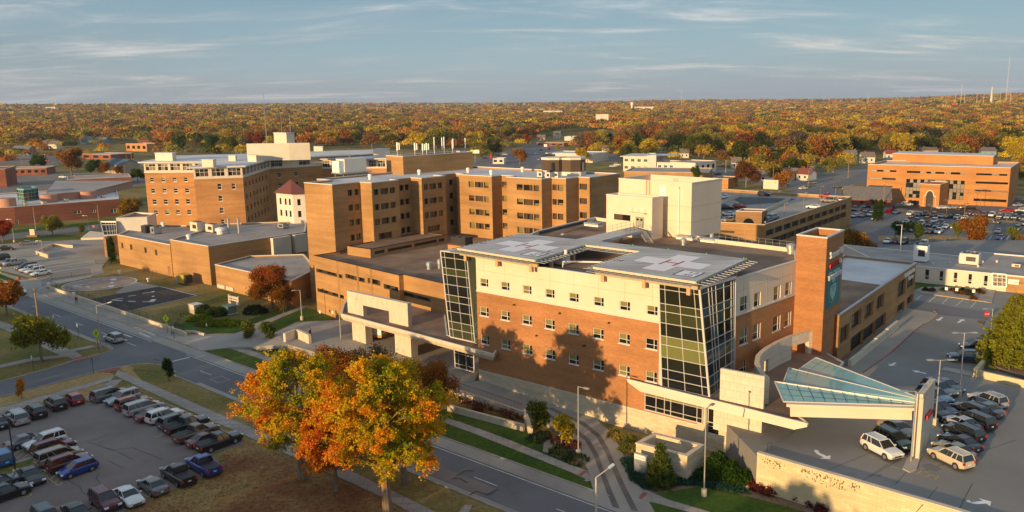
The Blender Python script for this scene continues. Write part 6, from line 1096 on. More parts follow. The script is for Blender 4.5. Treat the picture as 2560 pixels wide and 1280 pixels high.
def car(t, col, px, py, az, label, z=0., group=None, simple=False, name=None, wpos=None):
    D = SIM if simple else PRO
    if t not in D:
        o = car_proto(t, simple); D[t] = o; new = o; kids_ = None
    else:
        src = D[t]; new = src.copy(); C.objects.link(new)
        for ch in list(src.children):
            c = ch.copy(); C.objects.link(c); c.parent = new
            for g in ch.children: g2 = g.copy(); C.objects.link(g2); g2.parent = c
    p = P(px, py, z + .7) if wpos is None else Vector(wpos); new.location = (p.x, p.y, z + .06); new.rotation_euler = (0, 0, math.radians(az))
    rgba = (*COL[col], 1); new.color = rgba
    for ch in new.children: ch.color = rgba
    if name: new.name = name
    tag(new, label, {'suv': 'suv', 'van': 'minivan', 'pickup': 'pickup truck', 'hatch': 'hatchback', 'sedan': 'sedan'}[t], group); return new
g = 'cars in the near parking lot'
NE, SW, NW, SE = 54, 234, 139, -41
# (px,py) is the middle of the vehicle's body in the photograph
for a in [('van', 'gray', 275, 986, NE, 'dark grey minivan at the top end of the angled row by the grass'), ('suv', 'silver', 308, 995, SW, 'silver suv with roof rack facing out, second in the row by the grass'), ('suv', 'orange', 332, 1007, NE, 'orange red crossover between the silver suv and silver minivan'), ('van', 'silver', 358, 1019, NE, 'long silver minivan between the orange crossover and maroon sedan'),
 ('sedan', 'maroon', 384, 1034, NE, 'maroon sedan between the silver minivan and white suv'), ('suv', 'white', 411, 1039, NE, 'white suv with roof rack in the row by the grass'), ('suv', 'slate', 441, 1053, NE, 'slate grey suv right of the white suv'), ('pickup', 'black', 466, 1062, NE, 'black truck with flat bed cover beside the slate suv'), ('pickup', 'brown', 490, 1082, NE, 'tan brown pickup with open bed near the row end'),
 ('sedan', 'maroon', 515, 1096, NE, 'burgundy sedan squeezed between tan and black pickups'), ('pickup', 'black', 547, 1104, NE, 'large black crew cab pickup at the bottom end of the row'), ('van', 'silver', 41, 1043, NW, 'silver minivan seen from behind at the far left of the back row'), ('suv', 'black', 88, 1028, NW, 'black crossover right of the silver minivan in the back row'), ('suv', 'black', 139, 1008, NW, 'boxy black suv left of the bright red hatchback'), ('hatch', 'red', 184, 996, NW, 'bright red hatchback at the right end of the back row'),
 ('sedan', 'gray', 67, 1100, NE, 'dark grey sedan topmost of the middle row'), ('suv', 'white', 113, 1103, SW, 'white crossover with dark bonnet stripes in the middle row'), ('suv', 'maroon', 133, 1118, NE, 'long maroon suv behind the beige minivan'), ('van', 'tan', 146, 1139, NE, 'silver beige minivan in the middle row'), ('suv', 'maroon', 173, 1155, NE, 'maroon crossover beside the bright blue hatchback'), ('hatch', 'blue', 194, 1170, SW, 'bright blue hatchback at the end of the middle row'),
 ('sedan', 'black', 77, 1188, SE, 'black sedan facing the viewer beside the yellow hatching'), ('suv', 'black', 14, 1232, NE, 'black suv cut off at the lower left by the yellow hatched bay'), ('sedan', 'slate', -2, 1205, NE, 'slate sedan just showing above the cut off black suv'), ('suv', 'cyan', 3, 1144, NW, 'bright turquoise blue suv at the left edge'), ('sedan', 'black', -8, 1055, NW, 'black car barely inside the left edge of the photo'),
 ('suv', 'slate', 118, 1296, SE, 'slate roof of a car cut by the bottom edge, leftmost of the front row'), ('sedan', 'black', 193, 1282, SE, 'black sedan cut by the bottom edge beside the red suv'), ('suv', 'maroon', 262, 1251, SE, 'red suv with roof rails in the front row'), ('sedan', 'white', 320, 1239, SE, 'white sedan with sunroof in the front row'), ('sedan', 'gray', 382, 1212, NW, 'dark grey sedan between the white sedan and black pickup'), ('pickup', 'black', 446, 1187, NW, 'black pickup with open bed in the front row'), ('pickup', 'blue', 509, 1163, NW, 'bright blue pickup with grey bed cover')]:
    car(*a, group=g)
for a in [('suv', 'white', 2204, 1120, -67, 'white suv nearest the viewer under the glass canopy'), ('suv', 'green', 2234, 1100, -67, 'very dark green suv right behind the white suv under the canopy'), ('sedan', 'tan', 2244, 1070, -67, 'beige silver sedan with sunroof under the canopy beam'), ('sedan', 'slate', 2366, 963, -67, 'dark sedan farthest back of the row behind the pier'), ('suv', 'gray', 2348, 973, -67, 'dark grey suv second from the back behind the pier'), ('suv', 'bluegray', 2337, 990, -67, 'blue grey suv beside the lamp post behind the pier'), ('sedan', 'navy', 2350, 1018, -67, 'navy sedan partly hidden by the concrete pier'), ('suv', 'black', 2332, 1027, -67, 'black suv showing only its nose behind the pier'),
 ('suv', 'silver', 2470, 1000, 113, 'silver suv at the far right end of the curved row'), ('sedan', 'gray', 2462, 1020, 113, 'grey sedan next to the silver suv at the row end'), ('suv', 'black', 2425, 1026, 113, 'black suv with chrome window line near the row top'), ('van', 'black', 2434, 1050, 113, 'black minivan between the black suv and silver sedan'), ('sedan', 'silver', 2402, 1056, 113, 'pale silver sedan with light roof in the curved row'), ('suv', 'black', 2409, 1081, 113, 'glossy black crossover below the pale silver sedan'), ('sedan', 'black', 2400, 1104, 113, 'black sedan between the black crossover and tan sedan'), ('sedan', 'tan', 2386, 1124, 113, 'tan sedan beside the cream suv'), ('suv', 'cream', 2377, 1143, 113, 'cream suv nearest the viewer at the end of the curved row'),
 ('suv', 'navy', 2413, 892, 168, 'dark blue wagon stopped by the curved stone wall'), ('suv', 'black', 2441, 866, 168, 'black suv parked below the big evergreen')]:
    car(*a, z=DZ, group='cars on the parking deck')
car('suv', 'silver', 285, 845, 141, 'silver suv driving along the street past the crossing sign', name='driving_car'); car('suv', 'white', 47, 728, -39, 'white suv driving on the street behind the left tree', name='driving_car')
for a in [('suv', 'gray', 20, 657, 232, 'grey blue suv behind the silver pickup by the entrance lot'), ('pickup', 'silver', 36, 657, 232, 'silver crew cab pickup in the entrance lot'), ('van', 'slate', 66, 667, 232, 'dark blue van between the silver pickup and white cars'), ('suv', 'white', 75, 673, 232, 'leftmost white car of the three in the entrance lot'), ('suv', 'white', 88, 677, 232, 'middle white suv of the three in the entrance lot'), ('sedan', 'white', 103, 682, 232, 'white sedan at the right end of the entrance lot row'), ('suv', 'black', 0, 645, 232, 'black car cut by the left edge in the entrance lot'), ('sedan', 'gray', 70, 607, 20, 'grey car parked across near the lamp post island'), ('sedan', 'black', 16, 620, 20, 'dark car left of the grey one near the lamp island')]:
    car(*a, group='cars in the hospital entrance lot')
# ambulance under the canopy
p = P(930, 826, 2.9); am = root('ambulance', (p.x, p.y, 1.46), 'white, red and blue ambulance parked under the left canopy', 'ambulance', None, math.radians(165)); am.scale = (.85, .85, .85)
for nm, f in (('box_body', lambda m: m.box(-.7, 0, .6, 4.0, 2.3, 2.2)), ('cab', lambda m: m.hexa([(1.3, -1, .5), (3.1, -1, .5), (3.1, 1, .5), (1.3, 1, .5)], [(1.3, -.9, 2.2), (2.0, -.85, 2.2), (2.0, .85, 2.2), (1.3, .9, 2.2)])), ('blue_stripe', lambda m: (m.box(1.05, 0, .62, .5, 2.33, 2.15), 0)), ('orange_stripe', lambda m: (m.box(-1.2, 0, .62, 3.1, 2.33, .5), 0))):
    m = MB(); f(m); m.build(nm, {'box_body': M['wp'], 'cab': M['redp'], 'blue_stripe': flat('blue_decal', (.01, .05, .3)), 'orange_stripe': flat('orange_chevron', (.55, .25, .03))}[nm], am, local=True)
for x in (-1.7, 2.1):
    for y in (-.95, .95): m = MB(); m.tube((x, y - .13, .42), (x, y + .13, .42), .42, n=14); m.build('wheel', M['tyre'], am, local=True)
for y in (-.5, .5): m = MB(); m.box(-2.72, y, 1.6, .03, .5, .6); m.build('rear_window', M['cglass'], am, local=True)
# cars far away: one mesh each
rc = random.Random(11); allfar = []
def far(tp, col, x, y, az, where, z=0, grp='cars in the far car park'): allfar.append((tp, col, x, y, az, where, z, grp))
B_ = 233
for row, lst in {'top row before the orange office': [('pickup', 'green', 2248, 516, 20), ('suv', 'white', 2268, 511, 20), ('suv', 'black', 2284, 507, 20), ('sedan', 'white', 2356, 518, 15), ('sedan', 'silver', 2383, 518, 15), ('pickup', 'black', 2420, 521, 165), ('suv', 'red', 2517, 526, 165), ('pickup', 'white', 2557, 527, 165), ('sedan', 'black', 2546, 532, 165), ('sedan', 'silver', 2546, 512, 20)],
 'long upper row of the far car park': [('hatch', 'bluegray', 2240, 530, B_), ('sedan', 'white', 2276, 533, B_), ('sedan', 'slate', 2296, 535, B_), ('suv', 'black', 2314, 535, B_), ('suv', 'gray', 2334, 537, B_), ('sedan', 'tan', 2352, 539, B_), ('sedan', 'black', 2373, 541, 205), ('sedan', 'silver', 2393, 542, B_), ('sedan', 'white', 2412, 544, B_), ('sedan', 'maroon', 2424, 532, B_), ('sedan', 'maroon', 2441, 534, B_), ('suv', 'gray', 2459, 537, B_), ('suv', 'white', 2480, 537, B_), ('suv', 'gray', 2499, 540, B_), ('sedan', 'silver', 2518, 542, B_), ('suv', 'gray', 2536, 543, B_), ('suv', 'slate', 2557, 545, B_), ('van', 'silver', 2451, 545, B_), ('sedan', 'gray', 2575, 549, B_)],
 'middle rows of the far car park': [('sedan', 'white', 2265, 554, B_), ('suv', 'black', 2277, 549, B_), ('pickup', 'slate', 2292, 553, B_), ('suv', 'white', 2303, 559, B_), ('suv', 'slate', 2316, 550, B_), ('suv', 'white', 2335, 552, B_), ('sedan', 'black', 2323, 561, B_), ('sedan', 'gray', 2342, 564, B_), ('suv', 'slate', 2354, 557, B_), ('sedan', 'white', 2364, 566, B_), ('sedan', 'white', 2386, 566, B_), ('suv', 'slate', 2396, 557, B_), ('suv', 'slate', 2258, 572, B_), ('sedan', 'maroon', 2324, 578, B_), ('pickup', 'white', 2347, 578, B_), ('sedan', 'gray', 2280, 574, B_)],
 'right side of the far car park': [('suv', 'black', 2493, 554, B_), ('suv', 'tan', 2556, 558, B_), ('suv', 'slate', 2543, 571, B_), ('sedan', 'silver', 2495, 577, B_), ('sedan', 'blue', 2501, 593, B_), ('sedan', 'gray', 2458, 562, B_), ('hatch', 'white', 2575, 590, B_)],
 'front row of the far car park': [('sedan', 'white', 2219, 602, B_), ('sedan', 'maroon', 2239, 602, B_), ('suv', 'gray', 2259, 604, B_), ('suv', 'slate', 2285, 606, B_), ('suv', 'white', 2309, 609, B_), ('sedan', 'slate', 2374, 604, 205), ('sedan', 'white', 2444, 626, B_), ('suv', 'gray', 2470, 626, B_), ('suv', 'white', 2496, 626, B_), ('suv', 'bluegray', 2521, 628, B_), ('sedan', 'white', 2547, 632, B_)],
 'small lot between garage and restaurant': [('suv', 'gray', 2136, 522, B_), ('sedan', 'maroon', 2150, 523, B_), ('sedan', 'slate', 2161, 515, B_), ('sedan', 'gray', 2166, 526, B_), ('suv', 'slate', 2181, 524, B_), ('sedan', 'silver', 2136, 539, B_), ('sedan', 'silver', 2146, 533, B_), ('sedan', 'gray', 2157, 538, B_), ('suv', 'white', 2177, 536, B_), ('sedan', 'white', 2190, 545, B_)]}.items():
    for a in lst: far(*a, row)
for a in [('sedan', 'white', 1815, 491, 53), ('suv', 'black', 1911, 485, -30), ('pickup', 'red', 2068, 490, 150), ('pickup', 'gray', 2072, 501, 150), ('pickup', 'white', 2086, 500, 150), ('sedan', 'white', 2034, 516, 150), ('sedan', 'white', 1821, 534, 150), ('suv', 'silver', 1790, 541, B_), ('hatch', 'tan', 1822, 549, 205), ('suv', 'black', 1815, 519, 0), ('pickup', 'red', 1843, 517, 150), ('suv', 'bluegray', 1927, 545, B_), ('suv', 'navy', 1916, 553, B_), ('sedan', 'silver', 1935, 541, B_)]: far(*a, 'open top deck of the garage', 8.56, 'cars on the garage top deck')
for a in [('sedan', 'white', 2118, 471, 10), ('suv', 'black', 2135, 470, 10), ('sedan', 'slate', 2093, 467, 10), ('sedan', 'white', 2024, 450, 30), ('suv', 'silver', 2030, 457, 30), ('sedan', 'gray', 2018, 464, 30), ('sedan', 'white', 2008, 470, 30), ('suv', 'slate', 1962, 462, 40)]: far(*a, 'street behind the garage', 0, 'cars on the street behind the garage')
for a in [('sedan', 'slate', 1352, 374, 60), ('suv', 'red', 1372, 372, 60), ('sedan', 'white', 1340, 384, 60), ('suv', 'gray', 1392, 360, 60), ('sedan', 'silver', 1350, 398, 60), ('sedan', 'black', 1357, 390, 60), ('suv', 'slate', 1212, 395, 20), ('sedan', 'gray', 1230, 391, 20), ('sedan', 'blue', 1245, 388, 20), ('suv', 'white', 1262, 386, 20), ('sedan', 'white', 1532, 415, 0), ('van', 'white', 1543, 412, 0), ('sedan', 'red', 1500, 392, 0), ('sedan', 'slate', 1795, 434, 30)]: far(*a, 'main road and shops beyond the tower', 0, 'cars along the main road')
for a in [('sedan', 'white', 158, 442, 0), ('suv', 'slate', 188, 443, 0), ('suv', 'black', 222, 445, 0), ('suv', 'white', 92, 433, 0), ('sedan', 'maroon', 26, 430, 0), ('sedan', 'silver', 118, 387, 0), ('suv', 'red', 117, 402, 0), ('suv', 'navy', 340, 406, 0), ('suv', 'white', 338, 422, 0)]: far(*a, 'streets at the upper left', 0, 'cars on the upper left streets')
from collections import Counter, defaultdict
ORD = ['first', 'second', 'third', 'fourth', 'fifth', 'sixth', 'seventh', 'eighth', 'ninth', 'tenth']
cnt = defaultdict(list)
for a in allfar: cnt[(a[0], a[1], a[5])].append(a)
cw2 = {'bluegray': 'blue grey', 'slate': 'slate grey', 'gray': 'grey'}
for (tp_, col, wh), L_ in cnt.items():
    L_.sort(key=lambda a: a[2])
    for i, a in enumerate(L_):
        nm = {'hatch': 'hatchback'}.get(tp_, tp_); lb3 = f"{cw2.get(col, col)} {nm} in the {wh}" if len(L_) == 1 else f"{ORD[i]} {cw2.get(col, col)} {nm} from the left, {wh}"
        az = a[4] + rc.uniform(-3, 3); car(tp_, col, a[2], a[3], az, lb3, z=a[6], group=a[7], simple=True)
# people
def person(px, py, z, az, label, top, bottom, hair=(.03, .02, .015), h=1.75):
    p = P(px, py, z); r = root('person', p, label, 'person', None, math.radians(az)); s = h / 1.75
    def skin(name, V, E, rad, mat, sub=1, par=r):
        me = bpy.data.meshes.new(name); me.from_pydata([(x * s, y * s, zz * s) for x, y, zz in V], E, []); o = bpy.data.objects.new(name, me); C.objects.link(o); o.parent = par; me.materials.append(mat)
        md = o.modifiers.new('skin', 'SKIN'); lay = me.skin_vertices[0] if me.skin_vertices else None
        if lay is None: bpy.context.view_layer.update()
        lay = me.skin_vertices[0] if me.skin_vertices else None
        if lay:
            for i, q in enumerate(rad): lay.data[i].radius = (q[0] * s, q[1] * s) if isinstance(q, tuple) else (q * s, q * s)
            lay.data[0].use_root = True
        sb = o.modifiers.new('s', 'SUBSURF'); sb.levels = sub; sb.render_levels = sub; return o
    V = [(0, 0, .95), (0, 0, 1.2), (0, 0, 1.42), (.02, 0, 1.52), (.03, 0, 1.62), (.04, 0, 1.72), (0, .1, .92), (.16, .1, .5), (.10, .1, .06), (.24, .1, .03), (0, -.1, .92), (-.06, -.1, .5), (-.30, -.1, .10), (-.18, -.1, .04), (0, .2, 1.4), (-.10, .24, 1.12), (.02, .25, .9), (0, -.2, 1.4), (.12, -.24, 1.12), (.26, -.22, .95)]
    E_2 = [(0, 1), (1, 2), (2, 3), (3, 4), (4, 5), (0, 6), (6, 7), (7, 8), (8, 9), (0, 10), (10, 11), (11, 12), (12, 13), (2, 14), (14, 15), (15, 16), (2, 17), (17, 18), (18, 19)]
    rad = [(.15, .11), (.13, .1), (.17, .1), .05, .085, .06, .085, .06, .04, .035, .085, .06, .04, .035, .055, .04, .03, .055, .04, .03]
    skin('body', V, E_2, rad, M['skin'])
    skin('jacket', [V[i] for i in (0, 1, 2, 14, 15, 16, 17, 18, 19)], [(0, 1), (1, 2), (2, 3), (3, 4), (4, 5), (2, 6), (6, 7), (7, 8)], [(.18, .14), (.17, .13), (.20, .13), .075, .06, .035, .075, .06, .035], flat('cloth', top, .9))
    skin('trousers', [V[i] for i in (0, 6, 7, 8, 10, 11, 12)], [(0, 1), (1, 2), (2, 3), (0, 4), (4, 5), (5, 6)], [(.17, .13), .1, .08, .06, .1, .08, .06], flat('cloth', bottom, .9))
    m = MB(); m.tube((.01, 0, 1.6 * s), (0, 0, 1.79 * s), .11 * s, .07 * s, n=10); m.build('hair', flat('hair', hair, .8), r, local=True); return r
M['skin'] = flat('skin_tone', (.42, .25, .17), .6)
person(776, 843, 1.42, 150, 'person in dark jacket and maroon trousers walking across the forecourt', (.02, .02, .05), (.12, .03, .06)); person(192, 759, .1, 141, 'person in dark top and green trousers walking beside the low wall', (.02, .02, .03), (.02, .14, .12)); person(2456, 719, 4.12, 170, 'person in dark clothes walking towards the glass entrance', (.03, .04, .06), (.03, .04, .07)); person(2519, 504, 0, 200, 'person in white top standing at the office corner', (.6, .6, .58), (.05, .05, .07))
# ================================================================ TREES AND PLANTS
def tint_attr(me, vals):
    a = me.attributes.new('tint', 'FLOAT', 'FACE'); a.data.foreach_set('value', np.asarray(vals, 'f'))
def leaf_quads(rng, cen, n, spread, size, tint, up=.25):
    """n leaf clumps round each centre: small quads tilted at random"""
    k = len(cen) * n; c = np.repeat(cen, n, 0) + rng.normal(size=(k, 3)) * spread; t = np.clip(np.repeat(tint, n) + rng.normal(size=k) * .12, 0, 1)
    nr = rng.normal(size=(k, 3)); nr[:, 2] += up; nr /= np.linalg.norm(nr, axis=1)[:, None]; a = np.cross(nr, rng.normal(size=(k, 3))); a /= np.linalg.norm(a, axis=1)[:, None]; b = np.cross(nr, a)
    s = size * rng.uniform(.6, 1.4, size=(k, 1)); r = rng.uniform(.5, .9, size=(k, 1)); v = np.stack([c - a * s, c - b * s * r, c + a * s, c + b * s * r], 1).reshape(-1, 3); return v, t
def quads_mesh(name, v, t, mat):
    me = bpy.data.meshes.new(name); n = len(v) // 4; me.vertices.add(len(v)); me.vertices.foreach_set('co', v.astype('f').ravel()); me.loops.add(n * 4); me.loops.foreach_set('vertex_index', np.arange(n * 4, dtype='i')); me.polygons.add(n); me.polygons.foreach_set('loop_start', np.arange(0, n * 4, 4, dtype='i')); me.polygons.foreach_set('loop_total', np.full(n, 4, 'i')); me.update(calc_edges=True); tint_attr(me, t); me.materials.append(mat); return me
def crown_centres(rng, n, rx, rz, z0, shape='round', lumps=7, hollow=.35):
    L_ = []; 
    for _ in range(lumps):
        a = rng.uniform(0, 6.28); rr = rng.uniform(.25, .68 if lumps < 12 else .82); zz = rng.uniform(.05, .85)
        if shape == 'cone': rr *= (1 - zz) * 1.2
        if shape == 'vase': rr *= .5 + zz * .7
        L_.append((math.cos(a) * rx * rr, math.sin(a) * rx * rr, z0 + rz * zz, rng.uniform(.30, .50) * rx * (1 - .35 * (zz > .7)) * (1 if lumps < 12 else .68)))
    L_.append((0, 0, z0 + rz * .6, rx * .45)); L_ = np.array(L_); out = []
    while len(out) < n:
        l = L_[rng.integers(len(L_))]; d = rng.normal(size=3); d /= np.linalg.norm(d); r = l[3] * rng.uniform(hollow, 1) ** .5; p = l[:3] + d * r * np.array([1, 1, .8])
        if p[2] > z0 - rz * .12: out.append(p)
    return np.array(out), L_
def hero_proto(key, seed, h, rx, r, mat, nl, gr, zlow=3.2, cl=34, per=30, size=.11, lr=.2):
    rng = np.random.default_rng(seed); mb = MB(); ends = []; q = [Vector((0, 0, -.2)), Vector((.15, .1, h * .3)), Vector((-.2, .2, h * .55)), Vector((.1, 0, h * .8)), Vector((0, 0, h * .95))]; rr = [r * 1.5, r, r * .7, r * .35, r * .1]; mb.tube((0, 0, -.2), (0, 0, .6), r * 1.9, r * 1.25, n=9)
    for a, b, c, d in zip(q, q[1:], rr, rr[1:]): mb.tube(a, b, c, d, n=9)
    for k in range(nl):
        t = (k + .5) / nl; z = zlow + (h - zlow) * t * .95; an = k * 2.4 + rng.uniform(-.5, .5); R_ = rx * (1 - max(0, t - .45) ** 1.6 * 1.7) * rng.uniform(.6, 1.12); R_ = max(R_, rx * .16); zs = max(h * .22, z - R_ * rng.uniform(.35, .7)); s = Vector((0, 0, zs)); e = Vector((math.cos(an) * R_, math.sin(an) * R_, z)); m = s.lerp(e, .45) + Vector((0, 0, R_ * .07)); rb = r * .42 * (R_ / rx) ** .6
        mb.tube(s, m, rb, rb * .6, n=6); mb.tube(m, e, rb * .6, rb * .12, n=5); ends += [(e, 1), (m.lerp(e, .55), .8)]
        for _ in range(4): b0 = m.lerp(e, rng.uniform(0, .8)); d = Vector((rng.normal(), rng.normal(), rng.normal() * .5 + .3)).normalized() * R_ * rng.uniform(.22, .42); mb.tube(b0, b0 + d, rb * .3, rb * .06, n=4); ends.append((b0 + d, .85))
    me_t = mb.build('trunk', M['bark']).data; cen = []; tn = []
    for e, w in ends:
        n = int(cl * w * rng.uniform(.5, 1.4)); base = rng.normal() * .16; c = np.array(e) + rng.normal(size=(n, 3)) * np.array([lr, lr, lr * .62]) * rx * .55 * rng.uniform(.6, 1.2); cen.append(c); tn.append(np.full(n, base))
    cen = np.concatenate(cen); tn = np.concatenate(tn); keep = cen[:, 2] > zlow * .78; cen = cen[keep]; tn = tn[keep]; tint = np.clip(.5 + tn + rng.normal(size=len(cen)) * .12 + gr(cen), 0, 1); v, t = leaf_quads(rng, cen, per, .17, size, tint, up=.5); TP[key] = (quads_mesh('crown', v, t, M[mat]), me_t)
    for o in [o for o in bpy.data.objects if o.data == me_t]: bpy.data.objects.remove(o)
def trunk_mesh(name, rng, h, r, limbs, tops):
    mb = MB(); q = [Vector((0, 0, -.2)), Vector((rng.normal() * .05 * h * .2, rng.normal() * .05 * h * .2, h * .35)), Vector((rng.normal() * .03 * h, rng.normal() * .03 * h, h * .7)), Vector((0, 0, h * .92))]; rr = [r * 1.35, r, r * .6, r * .15]
    mb.tube((0, 0, -.2), (0, 0, .5), r * 1.7, r * 1.2, n=9)
    for a, b, c, d in zip(q, q[1:], rr, rr[1:]): mb.tube(a, b, c, d, n=9)
    for k in range(limbs):
        t = tops[k % len(tops)]; z = h * rng.uniform(.3, .6); s = q[1].lerp(q[2], min(1, max(0, (z / h - .35) / .35))); e = Vector((t[0], t[1], t[2])); m = s.lerp(e, .5) + Vector((0, 0, -.08 * h * rng.uniform(0, 1)))
        mb.tube(s, m, r * .45, r * .3, n=6); mb.tube(m, e, r * .3, r * .08, n=5)
        for _ in range(2): d = Vector(rng.normal(size=3)) * (e - s).length * .22; d.z = abs(d.z); mb.tube(m, e + d, r * .18, r * .04, n=4)
    me = mb.build(name, M['bark']).data; bpy.data.objects.remove(bpy.data.objects[-1] if False else [o for o in bpy.data.objects if o.data == me][0]); return me
TP = {}
def tree_proto(key, seed, h, rx, rz, z0, nc, per, size, spread, mat='leaf', shape='round', lumps=8, r=.2, limbs=7, gr=None, hollow=.35):
    rng = np.random.default_rng(seed); cen, L_ = crown_centres(rng, nc, rx, rz, z0, shape, lumps, hollow)
    tint = np.clip(.5 + rng.normal(size=nc) * .2 + (0 if gr is None else gr(cen)), 0, 1)
    v, t = leaf_quads(rng, cen, per, spread, size, tint); TP[key] = (quads_mesh('crown', v, t, M[mat]), trunk_mesh('trunk', rng, h, r, limbs, [(*l[:3],) for l in L_]))
def plant(key, name, x, y, z, s, rz, col, label, cat='tree', group=None, sz=None, hide_trunk=False):
    r = root(name, (x, y, z), label, cat, group, rz); r.scale = (s, s, s * (sz or 1)); cm, tm = TP[key]
    c = bpy.data.objects.new('crown', cm); C.objects.link(c); c.parent = r; c.color = (*col, 1)
    if not hide_trunk: t = bpy.data.objects.new('trunk', tm); C.objects.link(t); t.parent = r
    return r
# the big foreground group
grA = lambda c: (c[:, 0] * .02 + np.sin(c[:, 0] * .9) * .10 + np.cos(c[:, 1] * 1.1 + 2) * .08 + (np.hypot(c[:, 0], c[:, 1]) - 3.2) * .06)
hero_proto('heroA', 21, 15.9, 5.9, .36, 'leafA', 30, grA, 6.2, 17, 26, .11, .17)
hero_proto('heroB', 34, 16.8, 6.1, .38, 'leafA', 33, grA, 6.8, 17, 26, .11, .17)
hero_proto('heroR', 8, 11.0, 3.6, .2, 'leafB', 22, lambda c: c[:, 2] * 0, 3.4, 26, 30, .1, .22)
tree_proto('heroM', 5, 10, 4.2, 6.5, 3.2, 560, 36, .12, .45, 'leafC', 'round', 11, .22, 11)
tree_proto('maple', 12, 9.6, 4.9, 7.6, 2.2, 900, 40, .13, .36, 'leafC', 'round', 10, .24, 8, lambda c: (c[:, 2] - 5) * .05)
tree_proto('broad', 3, 9, 4.4, 6.2, 2.6, 420, 20, .24, .42, 'leaf', 'round', 9, .2, 7); tree_proto('broad2', 9, 9, 4.0, 6.8, 2.2, 420, 20, .24, .42, 'leaf', 'round', 8, .2, 7)
tree_proto('small', 15, 4, 1.3, 2.5, 1.3, 160, 16, .13, .2, 'leaf', 'round', 5, .07, 5); tree_proto('upright', 17, 5.5, 1.25, 4.0, 1.5, 200, 16, .13, .24, 'leaf', 'cone', 6, .08, 5)
tree_proto('thin', 19, 6, 2.0, 3.6, 2.0, 110, 12, .12, .3, 'leaf', 'vase', 7, .09, 9)
tree_proto('conif', 23, 5.5, 1.9, 5.0, .3, 420, 14, .13, .2, 'leaf', 'cone', 16, .1, 4, hollow=.6); tree_proto('column', 24, 5, .55, 4.6, .3, 200, 16, .1, .16, 'leaf', 'round', 5, .08, 1)
rng0 = np.random.default_rng(2)
# column: narrow even spindle
cc = np.stack([rng0.normal(size=260) * .28, rng0.normal(size=260) * .28, rng0.uniform(.2, 5, 260)], 1); cc[:, :2] *= np.clip((5.4 - cc[:, 2:]) / 2.2, .25, 1); v, t = leaf_quads(rng0, cc, 14, .12, .1, np.full(260, .5)); TP['column'] = (quads_mesh('crown', v, t, M['leaf']), TP['column'][1])
def cone_proto(key, seed, h, r, n, per, size):
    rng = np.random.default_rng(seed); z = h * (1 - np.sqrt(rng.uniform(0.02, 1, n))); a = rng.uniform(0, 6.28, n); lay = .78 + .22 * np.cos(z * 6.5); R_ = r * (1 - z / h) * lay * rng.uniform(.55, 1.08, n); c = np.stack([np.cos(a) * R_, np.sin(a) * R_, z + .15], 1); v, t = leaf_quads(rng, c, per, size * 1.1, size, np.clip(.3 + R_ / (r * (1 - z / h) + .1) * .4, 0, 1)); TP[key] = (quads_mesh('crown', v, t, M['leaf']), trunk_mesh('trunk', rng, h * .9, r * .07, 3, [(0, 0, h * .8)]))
cone_proto('spruce', 31, 6.0, 2.2, 620, 14, .13); cone_proto('cedar', 33, 13, 6.5, 1900, 20, .22)
def lab(x, y, z=0): p = P(x, y, z); return p.x, p.y
GOLD = (.42, .30, .02); OLIVE = (.15, .16, .025); GRN = (.06, .10, .015); RUST = (.34, .13, .025); ORG = (.52, .22, .02); BRN = (.20, .115, .045); RED = (.36, .06, .02); YEL = (.48, .34, .02); DGR = (.03, .06, .012); PLUM = (.12, .02, .02); TAUPE = (.21, .15, .09)
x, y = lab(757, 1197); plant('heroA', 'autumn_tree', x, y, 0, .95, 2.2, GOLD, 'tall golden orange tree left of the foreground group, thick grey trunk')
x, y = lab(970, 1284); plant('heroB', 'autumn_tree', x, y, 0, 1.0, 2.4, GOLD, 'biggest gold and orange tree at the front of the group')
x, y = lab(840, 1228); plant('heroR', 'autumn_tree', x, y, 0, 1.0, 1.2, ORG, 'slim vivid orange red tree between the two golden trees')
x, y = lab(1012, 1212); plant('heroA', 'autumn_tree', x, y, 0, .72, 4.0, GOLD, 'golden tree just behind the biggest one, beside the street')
x, y = lab(862, 1010); plant('heroM', 'autumn_tree', x, y, 0, .92, .4, RED, 'dark maroon tree behind the golden pair, across the street'); x, y = lab(1080, 1040); plant('heroM', 'autumn_tree', x, y, 0, .85, 2.4, RED, 'rust brown tree near the ambulance canopy end')
x, y = lab(965, 985); plant('thin', 'bare_tree', x, y, 0, 1.35, .4, TAUPE, 'nearly bare tree in front of the canopy opening')
x, y = lab(1040, 1000); plant('thin', 'bare_tree', x, y, 0, 1.2, 1.4, (.35, .22, .05), 'thin half bare yellow tree right of the canopy pier')
x, y = lab(680, 772); plant('maple', 'maple_tree', x, y, .1, 1.0, 1.1, RED, 'round red topped maple in front of the tan annex')
x, y = lab(709, 790); plant('thin', 'young_tree', x, y, .1, .55, 1, BRN, 'thin brown young tree beside the curved path')
